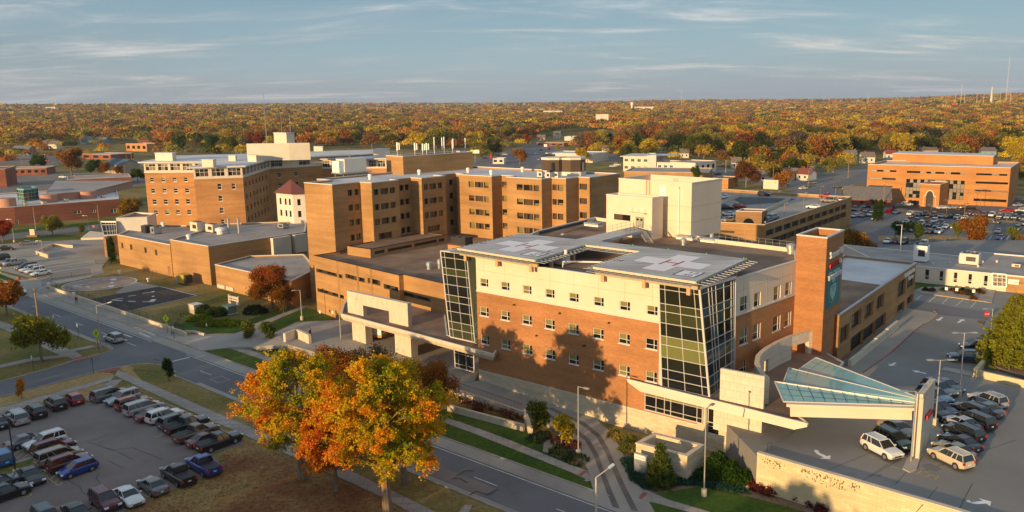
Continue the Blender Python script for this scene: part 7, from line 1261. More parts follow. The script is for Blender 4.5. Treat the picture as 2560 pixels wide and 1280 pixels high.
for k, a in enumerate([('broad', 105, 905, .95, 3, (.20, .19, .02), 'olive and orange street tree standing beside the wooden utility pole'), ('broad2', 18, 790, .78, 1, RUST, 'rust orange street tree at the left edge with forked trunk'), ('upright', 423, 952, .75, 2, DGR, 'small upright dark green tree by the stop line'), ('upright', 55, 997, .62, 1, ORG, 'small teardrop orange tree on the straw verge'), ('small', 627, 853, 1.05, 1, OLIVE, 'left one of two small green trees on the planted island'), ('small', 668, 858, 1.15, 2.2, (.09, .12, .02), 'right one of two small green trees on the planted island'),
 ('small', 1350, 1084, 1.25, 1, (.13, .15, .02), 'leafy green young tree at the end of the retaining wall'), ('small', 1404, 1116, 1.2, 2, (.34, .27, .02), 'yellow young tree leaning over the curved drive'), ('broad', 132, 587, .75, 1, (.22, .21, .02), 'round olive tree in front of the brick school'), ('broad2', 8, 607, .78, 2, RED, 'red orange tree cut by the left edge above the entrance lot'), ('broad', 330, 552, 1.0, 4, (.26, .16, .02), 'large brown gold tree left of the old hospital wing'), ('small', 208, 586, .95, 1, OLIVE, 'small bushy tree beside the avenue stop sign'),
 ('broad', 2140, 665, 1.1, 2, (.28, .13, .02), 'big rust and green tree behind the sign tower'), ('broad2', 2430, 628, 1.1, 5, (.26, .10, .02), 'broad russet oak in front of the far car park rows'), ('small', 2237, 598, 1.6, 2, GRN, 'left of two round green trees before the front car row'), ('small', 2291, 603, 1.65, 1, (.07, .11, .02), 'right of two round green trees before the front car row'), ('small', 2265, 584, 1.1, 1, OLIVE, 'little olive tree between the two round green trees'), ('small', 2390, 596, 1.4, 1, OLIVE, 'small olive tree touching the russet oak'), ('small', 2530, 608, 1.4, 1, OLIVE, 'small olive tree on the far car park strip at right'), ('small', 2552, 626, 1.3, 1, BRN, 'small brown tree at the right edge of the far car park'),
 ('thin', 2180, 668, 1.0, 1, (.22, .20, .09), 'pale grey green bare crown above the low grey roof'), ('thin', 2270, 672, .8, 2, TAUPE, 'faint bare twiggy crown right of the pale one'), ('broad', 1865, 470, 1.55, 2, (.16, .07, .03), 'very wide dark reddish tree behind the garage'), ('small', 1740, 455, 2.3, 1, GRN, 'bright green round tree right of the far grey clinic'), ('broad', 1990, 440, 1.1, 1, YEL, 'bright yellow green tree behind the garage'), ('broad2', 1905, 418, 1.35, 1, RED, 'big rust red tree on the rise left of the yellow one'),
 ('broad', 1455, 408, 1.25, 1, YEL, 'bright yellow tree standing before the cream warehouse'), ('broad2', 1318, 366, 1.35, 2, (.40, .11, .02), 'orange red tree beside the main road'), ('broad', 1300, 412, 1.35, 1, (.32, .14, .03), 'second rust tree near the cooling towers'), ('small', 1395, 378, 1.8, 1, (.40, .30, .02), 'small yellow tree in the main road lot'), ('broad', 1583, 424, .62, 1, (.10, .10, .02), 'small dark bush tree in front of the teal windowed clinic'), ('conif', 1692, 425, 1.1, 1, DGR, 'dark green conifer in front of the far grey wing')]):
    key, px, py, s, rz, col, l = a; x, y = lab(px, py, 4 if l.startswith('nothing') else 0); plant(key, 'street_tree', x, y, 0, s, rz, col, l)
for px, py, s, col, l in [(95, 380, 1.6, (.38, .20, .02), 'tall golden orange tree at upper left'), (100, 425, 1.25, GRN, 'dark green tree below the tall golden one'), (180, 440, 1.9, (.30, .13, .03), 'wide rust brown tree at upper left'), (235, 440, 1.2, GRN, 'green tree right of the wide rust one'), (260, 440, .95, (.30, .12, .02), 'low rust orange tree below the green one'), (298, 440, .7, (.30, .12, .02), 'small rust tree left of the old hospital'), (345, 455, .9, GRN, 'green tree touching the left side of the old hospital'), (445, 388, 2.0, (.10, .13, .012), 'large dark green tree behind the old hospital roof'), (530, 385, 1.9, (.08, .13, .012), 'broad green tree right of the large dark one'), (575, 385, 1.9, (.14, .15, .012), 'golden green tree left of the white penthouse'), (545, 392, .9, BRN, 'small round brown tree before the broad green tree'), (640, 382, 2.1, (.28, .07, .02), 'dark red tree behind the white penthouse'), (400, 385, 1.3, (.35, .16, .03), 'rusty yellow tree right of the brick hall'), (175, 345, 1.7, (.12, .15, .02), 'dark green and orange tree standing high at left'), (345, 445, .6, RUST, 'small rust tree beside the old hospital corner')]:
    x, y = lab(px, py); plant('broad' if len(l) % 2 else 'broad2', 'autumn_tree', x, y, 0, s, px * .1, col, l)
x, y = lab(2530, 905, 4.2); plant('cedar', 'evergreen_tree', x, y, 4.2, .86, .3, (.19, .19, .02), 'huge yellow green evergreen at the right edge of the deck')
x, y = lab(283, 659); plant('column', 'column_evergreen', x, y, 0, 1.45, 0, DGR, 'tall thin column evergreen at the clinic entrance')
for px, l in ((2187, 'left of two thin dark column evergreens by the restaurant'), (2200, 'right of two thin dark column evergreens by the restaurant')): x, y = lab(px, 552); plant('column', 'column_evergreen', x, y, 0, 1.5, 0, DGR, l)
x, y = lab(1651, 1213); plant('spruce', 'evergreen_tree', x, y, 0, .92, 0, (.09, .115, .02), 'small spruce in front of the stone enclosure')
def bush(px, py, z, rx, ry, h, col, label, n=90, size=.1, name='shrub', rz=0, group=None, per=12):
    p = P(px, py, z); rng = np.random.default_rng(int(px * 7 + py)); d = rng.normal(size=(n, 3)); d /= np.linalg.norm(d, axis=1)[:, None]; d[:, 2] = np.abs(d[:, 2]); c = d * np.array([rx, ry, h]) * rng.uniform(.75, 1.02, (n, 1)); v, t = leaf_quads(rng, c, per, size * 1.2, size, np.clip(rng.normal(size=n) * .22 + .5, 0, 1))
    o = bpy.data.objects.new(name, quads_mesh(name, v, t, M['leaf'])); C.objects.link(o); o.location = p; o.rotation_euler = (0, 0, rz); o.color = (*col, 1); return tag(o, label, 'shrub', group)
JUN = (.17, .21, .015)
for px, py, rx, ry, h, c, l in [(498, 800, 2.8, 1.8, .9, JUN, 'left arm of the spreading yellow green juniper'), (528, 812, 3.0, 1.8, .9, JUN, 'front middle lobe of the spreading juniper'), (565, 812, 3.2, 2.0, 1.0, JUN, 'right lobe of the spreading juniper'), (513, 785, 1.8, 1.6, 1.9, (.04, .07, .02), 'dark rounded shrub rising behind the juniper left side'), (540, 788, 2.4, 1.8, 1.7, (.05, .075, .02), 'wide dark rounded shrub behind the juniper middle'), (640, 782, 2.6, 2, 1.6, (.02, .045, .015), 'black green hedge under the red maple')]: bush(px, py, .1, rx, ry, h, c, l, 260, .12)
for px, py, rx, ry, h, c, l in [(1795, 1190, 1.7, 1.6, 3.0, (.035, .075, .012), 'tall left clump of dark green juniper by the stone wall'), (1825, 1200, 1.6, 1.5, 2.2, (.035, .075, .012), 'middle clump of dark green juniper by the stone wall'), (1855, 1208, 1.8, 1.4, 1.5, (.04, .08, .012), 'low right clump of dark green juniper by the stone wall'), (1765, 1196, 1.4, 1.3, 1.1, (.04, .08, .012), 'lowest front clump of juniper beside the lamp base')]: bush(px, py, .1, rx, ry, h, c, l, 300, .12)
for k, (px, py, r, h) in enumerate([(1620, 1178, .7, .9), (1690, 1190, .8, .7), (1703, 1192, .6, .6), (1882, 1218, .9, .9), (1900, 1226, .7, .8), (1925, 1232, 1.0, .9), (1992, 1248, .7, .8), (2026, 1262, .6, .6), (2056, 1275, .8, .8)]): bush(px, py, .1, r, r, h, (.13, .025, .025), f'{ORD[k]} dark red barberry bush from the left along the stone walls', 80, .09, group='dark red barberry bushes')
for k, (px, py, r, h, c) in enumerate([(1535, 1092, .9, 1.0, (.20, .17, .04)), (1552, 1100, .9, .9, (.24, .19, .05)), (1575, 1108, 1.0, 1.1, (.14, .15, .03)), (1586, 1130, .8, 1.0, (.20, .18, .04)), (1560, 1125, .7, .7, (.15, .16, .03))]): bush(px, py, .1, r, r, h, c, f'{ORD[k]} olive tuft of ornamental grass beside the curved drive', 80, .1, group='ornamental grass tufts by the drive')
for k, (px, py, r, h) in enumerate([(1390, 1130, 1.0, .6), (1407, 1137, 1.2, .7), (1423, 1145, 1.0, .6), (1445, 1152, 1.5, .6), (1360, 1092, 1.2, .6), (1340, 1098, 1.4, .6), (1400, 1105, 1.2, .8), (1430, 1120, 1.3, .9)]): bush(px, py, .1, r, r, h, (.045, .065, .03) if k < 6 else (.17, .05, .03), f'{ORD[k]} low clipped shrub in the bed by the curved drive', 80, .09, group='low shrubs in the drive bed')
for k, (px, py) in enumerate([(2314, 726), (2330, 728), (2358, 727), (2383, 727), (2407, 727), (2393, 733), (2419, 730), (2410, 736), (2425, 738), (2433, 748), (2447, 729), (2453, 733)]): bush(px, py, 4.1, .7, .7, .6, (.14, .06, .03) if k % 2 else (.04, .06, .02), 'little rounded shrub in the gravel garden', 40, .1, group='little shrubs in the gravel garden')
bush(2230, 533, 0, 3, 2, 1.6, (.26, .015, .03), 'crimson red hedge beside the restaurant', 200, .16); bush(1195, 1035, 0, .8, .8, .9, (.16, .05, .03), 'barberry clump at the left end of the wall planter', 80)
mbv = []; rng = np.random.default_rng(77); a, b = np.array(P(1120, 992, .7)), np.array(P(1312, 1045, .7)); q = a + (b - a) * rng.uniform(0, 1, (300, 1)) + rng.normal(size=(300, 3)) * [.25, .25, .22]
v, t = leaf_quads(rng, q, 10, .12, .09, rng.uniform(.2, .8, 300)); o = bpy.data.objects.new('hedge', quads_mesh('hedge', v, t, M['leaf'])); C.objects.link(o); o.color = (.17, .055, .03, 1); tag(o, 'dark red brown hedge between the two low retaining walls', 'hedge')
gc = [(1550, 1149), (1577, 1200), (1612, 1224), (1704, 1213), (1753, 1214), (1831, 1233), (1880, 1236), (1850, 1216), (1733, 1192), (1704, 1190), (1628, 1157), (1589, 1145)]
def inpoly(x, y, p):
    c = False
    for i in range(len(p)):
        (x1, y1), (x2, y2) = p[i - 1], p[i]
        if (y1 > y) != (y2 > y) and x < (x2 - x1) * (y - y1) / (y2 - y1) + x1: c = not c
    return c
def cover(name, poly, z, n, size, col, label_kind='ground cover', hgt=.12):
    pw = [P2(*p, z) for p in poly]; xs = [p[0] for p in pw]; ys = [p[1] for p in pw]; rng = np.random.default_rng(len(pw) + n); pts = []
    while len(pts) < n:
        x, y = rng.uniform(min(xs), max(xs)), rng.uniform(min(ys), max(ys))
        if inpoly(x, y, pw): pts.append((x, y, z + rng.uniform(0, hgt)))
    v, t = leaf_quads(rng, np.array(pts), 3, .08, size, rng.uniform(.3, .7, n), up=1.2); o = bpy.data.objects.new(name, quads_mesh(name, v, t, M['leaf'])); C.objects.link(o); o.color = (*col, 1); tag(o, kind='stuff')
cover('ground_cover', gc, .12, 6000, .10, (.035, .085, .055), hgt=.25); cover('ground_cover', [(592, 862), (634, 856), (705, 858), (740, 872), (700, 878), (617, 873)], .14, 2500, .12, (.03, .07, .04), hgt=.25)
lawn_p = [(560, 1130), (680, 1125), (840, 1195), (960, 1248), (1060, 1300), (1000, 1500), (300, 1400), (290, 1290), (362, 1255), (491, 1205)]
cover('fallen_leaves', lawn_p, .05, 9000, .05, (.20, .06, .03), hgt=.02); cover('fallen_leaves', [(620, 1060), (860, 1160), (1130, 1255), (1180, 1270), (900, 1110), (640, 1010)], .05, 3000, .05, (.34, .17, .03), hgt=.02)
# ---------------------------------------------------------------- woods: 300 nearest crowns as things, the rest as one mass
PAL = [((.24, .205, .04), 'olive'), ((.40, .28, .04), 'gold'), ((.52, .37, .03), 'yellow'), ((.46, .20, .035), 'orange'), ((.35, .135, .035), 'rust'), ((.24, .13, .05), 'brown'), ((.085, .10, .02), 'green'), ((.045, .065, .018), 'dark green'), ((.22, .055, .028), 'red'), ((.17, .125, .08), 'bare taupe'), ((.26, .165, .06), 'tawny')]
PW = np.array([.18, .15, .08, .12, .11, .12, .09, .04, .02, .06, .05]); PW /= PW.sum()
tree_proto('far1', 41, 8, 4.4, 5.6, 2.2, 170, 16, .28, .5, 'leaf', 'round', 8, .18, 5); tree_proto('far2', 42, 8, 4.2, 6.0, 2.0, 170, 16, .28, .5, 'leaf', 'round', 7, .18, 5); tree_proto('far3', 43, 8, 4.8, 5.2, 2.2, 170, 16, .28, .5, 'leaf', 'vase', 9, .18, 5)
# clearings: no woods here (photo pixels on the ground)
CLR = [[(-400, 1500), (-400, 372), (60, 372), (180, 362), (270, 360), (420, 368), (620, 374), (700, 372), (1180, 376), (1220, 368), (1340, 345), (1440, 332), (1480, 335), (1420, 372), (1440, 385), (1540, 385), (1640, 396), (1800, 408), (1900, 425), (1960, 412), (2100, 408), (2160, 396), (2560, 398), (3200, 420), (3200, 1500)]]
RDS = [[(1380, 360), (1440, 325), (1480, 322), (1560, 342), (1540, 358), (1420, 372)]]
HOU = [(x0 * .5 + x1 * .5, y0, w) for x0, y0, x1, y1, d_, h_, rs, w, rm, l in HS]
rngf = np.random.default_rng(2024); near = []; pts = []
hpos = [P2((a[0] + a[2]) / 2, a[1]) for a in HS] + [P2(365, 352), P2(450, 352), P2(600, 350), P2(1620, 325), P2(1430, 350), P2(1380, 362), P2(340, 370)]
hpos = np.array(hpos)
def pxy(x, y, z):
    v = Vector((x, y, z - H)); d = v.dot(fw); return CX + F * v.dot(RR) / d, CY - F * v.dot(UU) / d
def scatter(r0, r1, sp, s0, s1, amin=-35, amax=38):
    out = []; A_ = (math.radians(amax - amin) / 2) * (r1 * r1 - r0 * r0); n = int(A_ / (sp * sp))
    r = np.sqrt(rngf.uniform(r0 * r0, r1 * r1, n)); th = np.radians(rngf.uniform(amin, amax, n)); x = r * np.sin(th); y = r * np.cos(th); s = rngf.uniform(s0, s1, n)
    for i in range(n):
        px, py = pxy(x[i], y[i], 0)
        if r[i] < 1300:
            if inpoly(px, py, CLR[0]) or inpoly(px, py, RDS[0]): continue
            d = hpos - np.array([x[i], y[i]]); dd = np.hypot(d[:, 0], d[:, 1]).min()
            if dd < 13: continue
            v_ = np.array([x[i], y[i]]); L2 = np.hypot(*v_); k = [1 for h in hpos if np.hypot(*h) > L2 and np.hypot(*h) < L2 + 45 and abs((v_[0] * h[1] - v_[1] * h[0]) / L2) < 8]
            if k: continue
        out.append((x[i], y[i], hill(x[i], y[i]), s[i]))
    return out
W1 = scatter(330, 1250, 19.5, 1.6, 2.9); 
TOWN = [[(-60, 372), (60, 372), (180, 362), (330, 366), (330, 392), (120, 398), (20, 420), (-60, 440)], [(330, 366), (640, 374), (620, 400), (400, 396)], [(1190, 368), (1330, 346), (1300, 372), (1190, 392)], [(1480, 372), (1560, 385), (1640, 396), (1700, 404), (1560, 402), (1490, 396)], [(1800, 408), (1900, 425), (1960, 412), (2100, 408), (2150, 404), (2120, 430), (2010, 444), (1900, 450), (1820, 436)], [(2500, 398), (2620, 400), (2700, 470), (2562, 470), (2552, 420)], [(1180, 392), (1240, 384), (1240, 398), (1180, 410)], [(1940, 445), (2010, 470), (1960, 480), (1900, 470)]]
hp2 = []
for tp3 in TOWN:
    xs = [q[0] for q in tp3]; ys = [q[1] for q in tp3]; n_ = 0
    for _ in range(900):
        x, y = rngf.uniform(min(xs), max(xs)), rngf.uniform(min(ys), max(ys))
        if not inpoly(x, y, tp3): continue
        w = P2(x, y); d = np.hypot(hpos[:, 0] - w[0], hpos[:, 1] - w[1]).min(); 
        if d < 11 or any((w[0] - a[0]) ** 2 + (w[1] - a[1]) ** 2 < 17 ** 2 for a in hp2): continue
        v_ = np.array(w); L2 = np.hypot(*v_)
        if any(L2 < np.hypot(*h) < L2 + 40 and abs((v_[0] * h[1] - v_[1] * h[0]) / L2) < 7 for h in hpos): continue
        hp2.append((w[0], w[1], 0, rngf.uniform(1.0, 1.9))); n_ += 1
        if n_ >= 26: break
W1 = hp2 + W1; W1.sort(key=lambda a: math.hypot(a[0], a[1]) / a[3])
vis = [a for a in W1 if -60 < pxy(a[0], a[1], 5)[0] < 2620]; nearset = set(id(a) for a in vis[:262])
cl = {0: 'left', 1: 'left centre', 2: 'centre', 3: 'right centre', 4: 'right'}; labs = defaultdict(list)
for a in vis[:262]:
    ci = rngf.choice(len(PAL), p=PW); c, cn = PAL[ci]; px = pxy(a[0], a[1], 5)[0]; labs[(cn, cl[min(4, max(0, int(px // 512)))])].append((px, a, c))
for (cn, zone), L_ in labs.items():
    L_.sort(key=lambda q: q[0])
    for i, (px, a, c) in enumerate(L_):
        jit = rngf.uniform(.8, 1.2); lb4 = f"{cn} {('smaller', 'tall')[a[3] > 2]} tree along the woods edge, {zone} part"
        plant(['far1', 'far2', 'far3'][int(rngf.integers(3))], 'woodland_tree', a[0], a[1], a[2], a[3], rngf.uniform(0, 6), (c[0] * jit, c[1] * jit, c[2] * jit), lb4, group='trees along the edge of the woods', sz=.82)
rest = [a for a in W1 if id(a) not in nearset]
def mass(name, lists):
    V = []; T = []; CL = []
    for pts_, nc, size, rx, rz in lists:
        n = len(pts_)
        if not n: continue
        A_ = np.array(pts_); ci = rngf.choice(len(PAL), p=PW, size=n); col = np.array([PAL[k][0] for k in ci]) * rngf.uniform(.75, 1.25, (n, 1))
        d = rngf.normal(size=(n, nc, 3)); d /= np.linalg.norm(d, axis=2)[:, :, None]; d[:, :, 2] = np.abs(d[:, :, 2]) * 1.0 - .25; lump = 1 + .25 * np.sin(d[:, :, 0] * 5 + A_[:, None, 0]) * np.cos(d[:, :, 1] * 4 + A_[:, None, 1])
        rr = rngf.uniform(.72, 1.03, (n, nc)) * lump; s = A_[:, 3][:, None]
        c = np.stack([A_[:, 0][:, None] + d[:, :, 0] * rr * rx * s, A_[:, 1][:, None] + d[:, :, 1] * rr * rx * s, A_[:, 2][:, None] + rz * .55 * s + d[:, :, 2] * rr * rz * .5 * s], 2).reshape(-1, 3)
        nrm = (d + rngf.normal(size=d.shape) * .55).reshape(-1, 3); nrm /= np.linalg.norm(nrm, axis=1)[:, None]; a = np.cross(nrm, rngf.normal(size=nrm.shape)); a /= np.linalg.norm(a, axis=1)[:, None]; b = np.cross(nrm, a); sz = (size * np.repeat(A_[:, 3], nc))[:, None] * rngf.uniform(.7, 1.3, (n * nc, 1))
        V.append(np.stack([c - a * sz, c - b * sz * .8, c + a * sz, c + b * sz * .8], 1).reshape(-1, 3)); CL.append(np.repeat(col, nc, 0) * rngf.uniform(.9, 1.1, (n * nc, 1)))
    v = np.concatenate(V); cl_ = np.concatenate(CL); o = bpy.data.objects.new(name, quads_mesh(name, v, np.zeros(len(v) // 4), M['woods'])); C.objects.link(o)
    at = o.data.attributes.new('fcol', 'FLOAT_COLOR', 'FACE'); at.data.foreach_set('color', np.concatenate([cl_, np.ones((len(cl_), 1))], 1).astype('f').ravel()); return tag(o, kind='stuff')
m = bpy.data.materials.new('woods_foliage'); m.use_nodes = True; ntw = m.node_tree; ntw.nodes.clear(); o_ = N(ntw, 'ShaderNodeOutputMaterial'); at = N(ntw, 'ShaderNodeAttribute', attribute_name='fcol'); d_ = N(ntw, 'ShaderNodeBsdfDiffuse'); t_ = N(ntw, 'ShaderNodeBsdfTranslucent'); x_ = N(ntw, 'ShaderNodeMixShader', _Fac=.2); L(ntw, at.outputs['Color'], d_.inputs[0]); L(ntw, at.outputs['Color'], t_.inputs[0]); L(ntw, d_.outputs[0], x_.inputs[1]); L(ntw, t_.outputs[0], x_.inputs[2]); L(ntw, x_.outputs[0], o_.inputs[0]); M['woods'] = m
W2 = scatter(1250, 2600, 23, 1.9, 3.2, -36, 38); W3 = scatter(2600, 5200, 36, 2.4, 3.8, -38, 38); W4 = scatter(5200, 11000, 66, 3, 5.5, -40, 40)
mass('woods', [(rest, 380, .36, 4.6, 6.4), (W2, 150, .55, 4.7, 5.6), (W3, 44, 1.1, 5, 5.2), (W4, 12, 2.1, 6, 4.5)])

tree_proto('hood', 51, 10, 5.2, 7.4, 2.0, 260, 16, .34, .5, 'leaf', 'round', 9, .25, 5)  # unseen tree rows added on the sun side to shade the foreground
for k in range(30):
    t = k / 33; x, y = -178 + 190 * t + (k % 2) * 9, 132 - 168 * t + (k % 2) * 9
    plant('hood', 'unseen_shade_tree', x, y, 0, 1.32 + .12 * math.sin(k * 2.3), k, (.16, .13, .03), f'added shade tree in the {("inner", "outer")[k % 2]} row outside the left edge', group='added shade trees outside the frame')
# ================================================================ STREET FURNITURE
def pole_lamp(px, pyb, pyt, z, label, arms=1, rz=0, base=True, mat='galv', name='lamp_post', r=.09, group=None, arm=1.0, pbase=None):
    p = P(px, pyb, z); h = topz((pbase or px, pyt), (px, pyb), z) - z; r_ = root(name, p, label, 'lamp post', group, math.radians(rz)); b = MB(); b.tube((0, 0, .4 if base else 0), (0, 0, h), r, r * .7, n=8); b.build('pole', M[mat], r_, local=True)
    if base: b = MB(); b.tube((0, 0, 0), (0, 0, .8), .32, .3, n=10); b.build('concrete_base', M['conc'], r_, local=True)
    for s in ([1] if arms == 1 else [1, -1]):
        b = MB(); b.bar((0, 0, h - .05), (s * arm, 0, h + .02), .07, .07); b.build('arm', M[mat], r_, local=True); b = MB(); b.box(s * (arm + .25), 0, h - .05, .75, .35, .14); b.build('lamp_head', M['galv'] if mat != 'blackm' else M['dark'], r_, local=True)
    return r_
pole_lamp(1446, 1140, 966, 0, 'slim silver lamp post on concrete base in the drive bed', 1, -37); pole_lamp(1760, 1240, 1020, 0, 'tall silver lamp post on the lawn before the entrance canopy', 1, 50); pole_lamp(2338, 1062, 900, DZ, 'twin headed lamp post between the deck rows', 2, 0, True); pole_lamp(2277, 1155, 978, DZ, 'lamp post standing right in front of the canopy pier', 1, 180, False); pole_lamp(2398, 990, 832, DZ, 'twin headed lamp post right of the deck rows', 2, 0); pole_lamp(2474, 860, 772, DZ, 'lamp post in front of the big evergreen', 1, 180)
pole_lamp(755, 800, 725, .1, 'pale lamp post on the lawn beside the curved path', 1, 200); pole_lamp(852, 848, 780, 1.4, 'lamp post touching the left end of the ambulance canopy', 1, 20, False); pole_lamp(36, 606, 548, 0, 'thin lamp post on the island of the entrance lot', 1, 180, True); pole_lamp(108, 641, 602, 0, 'short lamp post inside the low walled island', 1, 180, False); pole_lamp(222, 575, 539, 0, 'pale lamp post beside the avenue stop sign', 1, 180, False); pole_lamp(2248, 665, 562, DZ, 'tall white lamp post behind the long grey roof', 1, 200, False, 'wp'); pole_lamp(40, 1190, 1046, .1, 'dark lamp post on the island of the near parking lot', 1, 120, True, 'dark')
pole_lamp(1814, 440, 400, 0, 'grey lamp post behind the garage top deck', 2, 0, False)
for k, (x, yb, yt) in enumerate([(1853, 505, 478), (1900, 517, 488), (1943, 510, 478), (2008, 530, 482), (2050, 512, 466), (2088, 500, 466), (1960, 545, 508), (1800, 540, 507), (2124, 494, 463)]): pole_lamp(x, yb, yt, 8.56, f'{ORD[k]} thin lamp pole on the garage top deck', 1, 0, False, 'brown_pole' if False else 'wood', group='lamp poles on the garage top deck', r=.07, arm=.4)
for k, (x, yb, yt) in enumerate([(2325, 560, 512), (2366, 535, 500), (2410, 550, 483), (2417, 525, 475), (2490, 575, 535), (2510, 585, 530), (2450, 520, 470)]): pole_lamp(x, yb, yt, 0, f'{ORD[k]} tall thin lamp pole in the far car park', 2, 0, False, 'wood', group='lamp poles in the far car park', r=.09, arm=.6)
# cobra-head street lights
def cobra(px, pyb, pyt, hx, hy, label, mat='galv'):
    p = P(px, pyb, .1); z = topz((px, pyt), (px, pyb), .1); r_ = root('street_light', p, label, 'street light'); b = MB(); b.tube(p, (p.x, p.y, z), .13, .08, n=8); b.build('pole', M[mat], r_)
    d = ray(hx, hy); e = P(hx, hy, z + .6); e = Vector((p.x, p.y, z)) + (Vector((e.x, e.y, 0)) - Vector((p.x, p.y, 0))).normalized() * min(2.8, (Vector((e.x, e.y, 0)) - Vector((p.x, p.y, 0))).length) + Vector((0, 0, .6)); b = MB(); b.tube((p.x, p.y, z), e, .06, .05, n=6); b.build('arm', M[mat], r_); b = MB(); q = e + (e - Vector((p.x, p.y, z))).normalized() * .7; b.bar(e, q, .32, .16); b.build('lamp_head', flat('pale_blue_lens', (.45, .55, .58), .3), r_)
cobra(1490, 1300, 1194, 1522, 1170, 'grey street light standing at the mouth of the curved drive', 'conc'); cobra(254, 880, 765, 270, 757, 'street light reaching over the road by the crossing sign')
# utility poles
def upole(px, pyb, pyt, label, z=0, arm=True, w=2.4, az=-39, group=None):
    p = P(px, pyb, z); h = topz((px - 2, pyt), (px, pyb), z) - z; r_ = root('utility_pole', p, label, 'utility pole', group, math.radians(az)); b = MB(); b.tube((0, 0, 0), (0, 0, h), .17, .12, n=8); b.build('pole', M['wood'], r_, local=True)
    if arm: b = MB(); b.bar((0, -w / 2, h - .5), (0, w / 2, h - .5), .1, .12); b.build('crossarm', M['wood'], r_, local=True)
    return r_
upole(104, 862, 720, 'leaning wooden utility pole with crossarm in the olive tree', w=5.5, az=20); upole(250, 575, 512, 'bright wooden utility pole beside the avenue', arm=False); upole(90, 575, 517, 'thin wooden pole in front of the brick school', arm=False)
for k, (x, yb, yt) in enumerate([(2208, 520, 460), (2120, 445, 402), (2185, 452, 430), (1932, 470, 418), (1869, 450, 392), (2020, 470, 425), (106, 405, 368), (318, 412, 378), (330, 410, 375), (313, 445, 410), (58, 430, 398), (1326, 370, 352)]): upole(x, yb, yt, f'wooden utility pole number counted {ORD[k] if k < 10 else ("eleventh" if k == 10 else "twelfth")} among the distant streets', group='distant utility poles', w=2)
def wires(a, b, n, label, sag=.6, dz=.35):
    mb = MB(); a, b = Vector(a), Vector(b)
    for k in range(n):
        pr_ = None
        for i in range(13):
            t = i / 12; q = a.lerp(b, t) + Vector((0, 0, -4 * sag * t * (1 - t) - k * dz))
            if pr_: mb.tube(pr_, q, .025, n=3)
            pr_ = q
    tag(mb.build('power_line', M['dark']), label, 'power line')
a = P(2208, 520, 0); b = P(2120, 445, 0); c = P(1869, 450, 0); wires((a.x, a.y, 11), (a.x + 70, a.y - 60, 10), 3, 'power lines running right from the pole by the restaurant', 1.5); wires((c.x, c.y, 17), (b.x, b.y, 14), 4, 'bundle of power lines above the street behind the garage', 1.2, .9); a = P(220, 428); b = P(330, 420); wires((a.x - 20, a.y, 12), (b.x, b.y, 12), 4, 'power lines across the upper left trees', .8, .9)
# signs
def sign(px, pyb, pyt, label, shape, mat, z=.1, s=.75, cat='road sign', txt=None, az=None, txtm='ink', pole='dark', name='road_sign', w=.6, h=.75):
    p = P(px, pyb, z); H_ = topz((px, pyt), (px, pyb), z); r_ = root(name, p, label, cat); b = MB(); b.tube(p, (p.x, p.y, H_ - .1), .04, n=6); b.build('post', M[pole], r_)
    az = math.radians(az if az is not None else -39); u = Vector((math.cos(az), math.sin(az), 0)); n = Vector((u.y, -u.x, 0)); c = Vector((p.x, p.y, H_ - s * .6)) + n * .06
    if shape == 'diamond': pts = [(0, -s), (s, 0), (0, s), (-s, 0)]
    elif shape == 'oct': pts = [(s * math.cos(math.radians(22.5 + 45 * k)), s * math.sin(math.radians(22.5 + 45 * k))) for k in range(8)]
    else: pts = [(-w / 2, -h / 2), (w / 2, -h / 2), (w / 2, h / 2), (-w / 2, h / 2)]
    q = MB(); q.hexa([c + u * x + Vector((0, 0, z_)) for x, z_ in pts], [c + u * x + Vector((0, 0, z_)) + n * .02 for x, z_ in pts]); pl_ = q.build('plate', M[mat], r_)
    if txt: text(pl_, txt[0], c + n * .025 + u * txt[1] + Vector((0, 0, txt[2])), u, txt[3], txtm, .004)
    return r_, c, u, n, pl_
def ped(r_, c, u, n, pl_):
    q = MB(); f = lambda x, z: c + u * x + n * .03 + Vector((0, 0, z))
    q.face([f(.05 + .09 * math.cos(k * .6283), .42 + .09 * math.sin(k * .6283)) for k in range(10)])
    for a, b, w in (((.02, .3), (-.02, -.05), .17), ((.03, .25), (.24, .08), .06), ((-.02, .25), (-.2, .02), .06), ((0, -.02), (.18, -.42), .08), ((-.02, -.02), (-.22, -.42), .08)):
        d = Vector((b[0] - a[0], b[1] - a[1])).normalized(); m_ = Vector((-d.y, d.x)) * w / 2; q.face([f(a[0] - m_.x, a[1] - m_.y), f(b[0] - m_.x, b[1] - m_.y), f(b[0] + m_.x, b[1] + m_.y), f(a[0] + m_.x, a[1] + m_.y)])
    q.build('walking_figure', M['ink'], pl_); q = MB(); c2 = c + Vector((0, 0, -1.12)); f = lambda x, z: c2 + u * x + Vector((0, 0, z)); q.hexa([f(-.42, -.2), f(.42, -.2), f(.42, .2), f(-.42, .2)], [f(-.42, -.2) + n * .02, f(.42, -.2) + n * .02, f(.42, .2) + n * .02, f(-.42, .2) + n * .02]); p2_ = q.build('arrow_plate', M['flo'], r_); q = MB(); f = lambda x, z: c2 + n * .03 + u * x + Vector((0, 0, z)); q.face([f(-.25, .1), f(-.2, .14), f(.05, -.02), f(.1, .06), f(.22, -.14), f(0, -.14), f(.02, -.07)]); q.build('arrow', M['ink'], p2_)
ped(*sign(419, 833, 790, 'lime green diamond walking sign beside the lawn fence', 'diamond', 'flo', s=.8, az=-20)); ped(*sign(246, 876, 827, 'lime green diamond walking sign at the side street corner', 'diamond', 'flo', s=.8, az=-10)); ped(*sign(-1, 690, 665, 'lime green diamond sign cut by the left edge', 'diamond', 'flo', s=.8, az=-10))
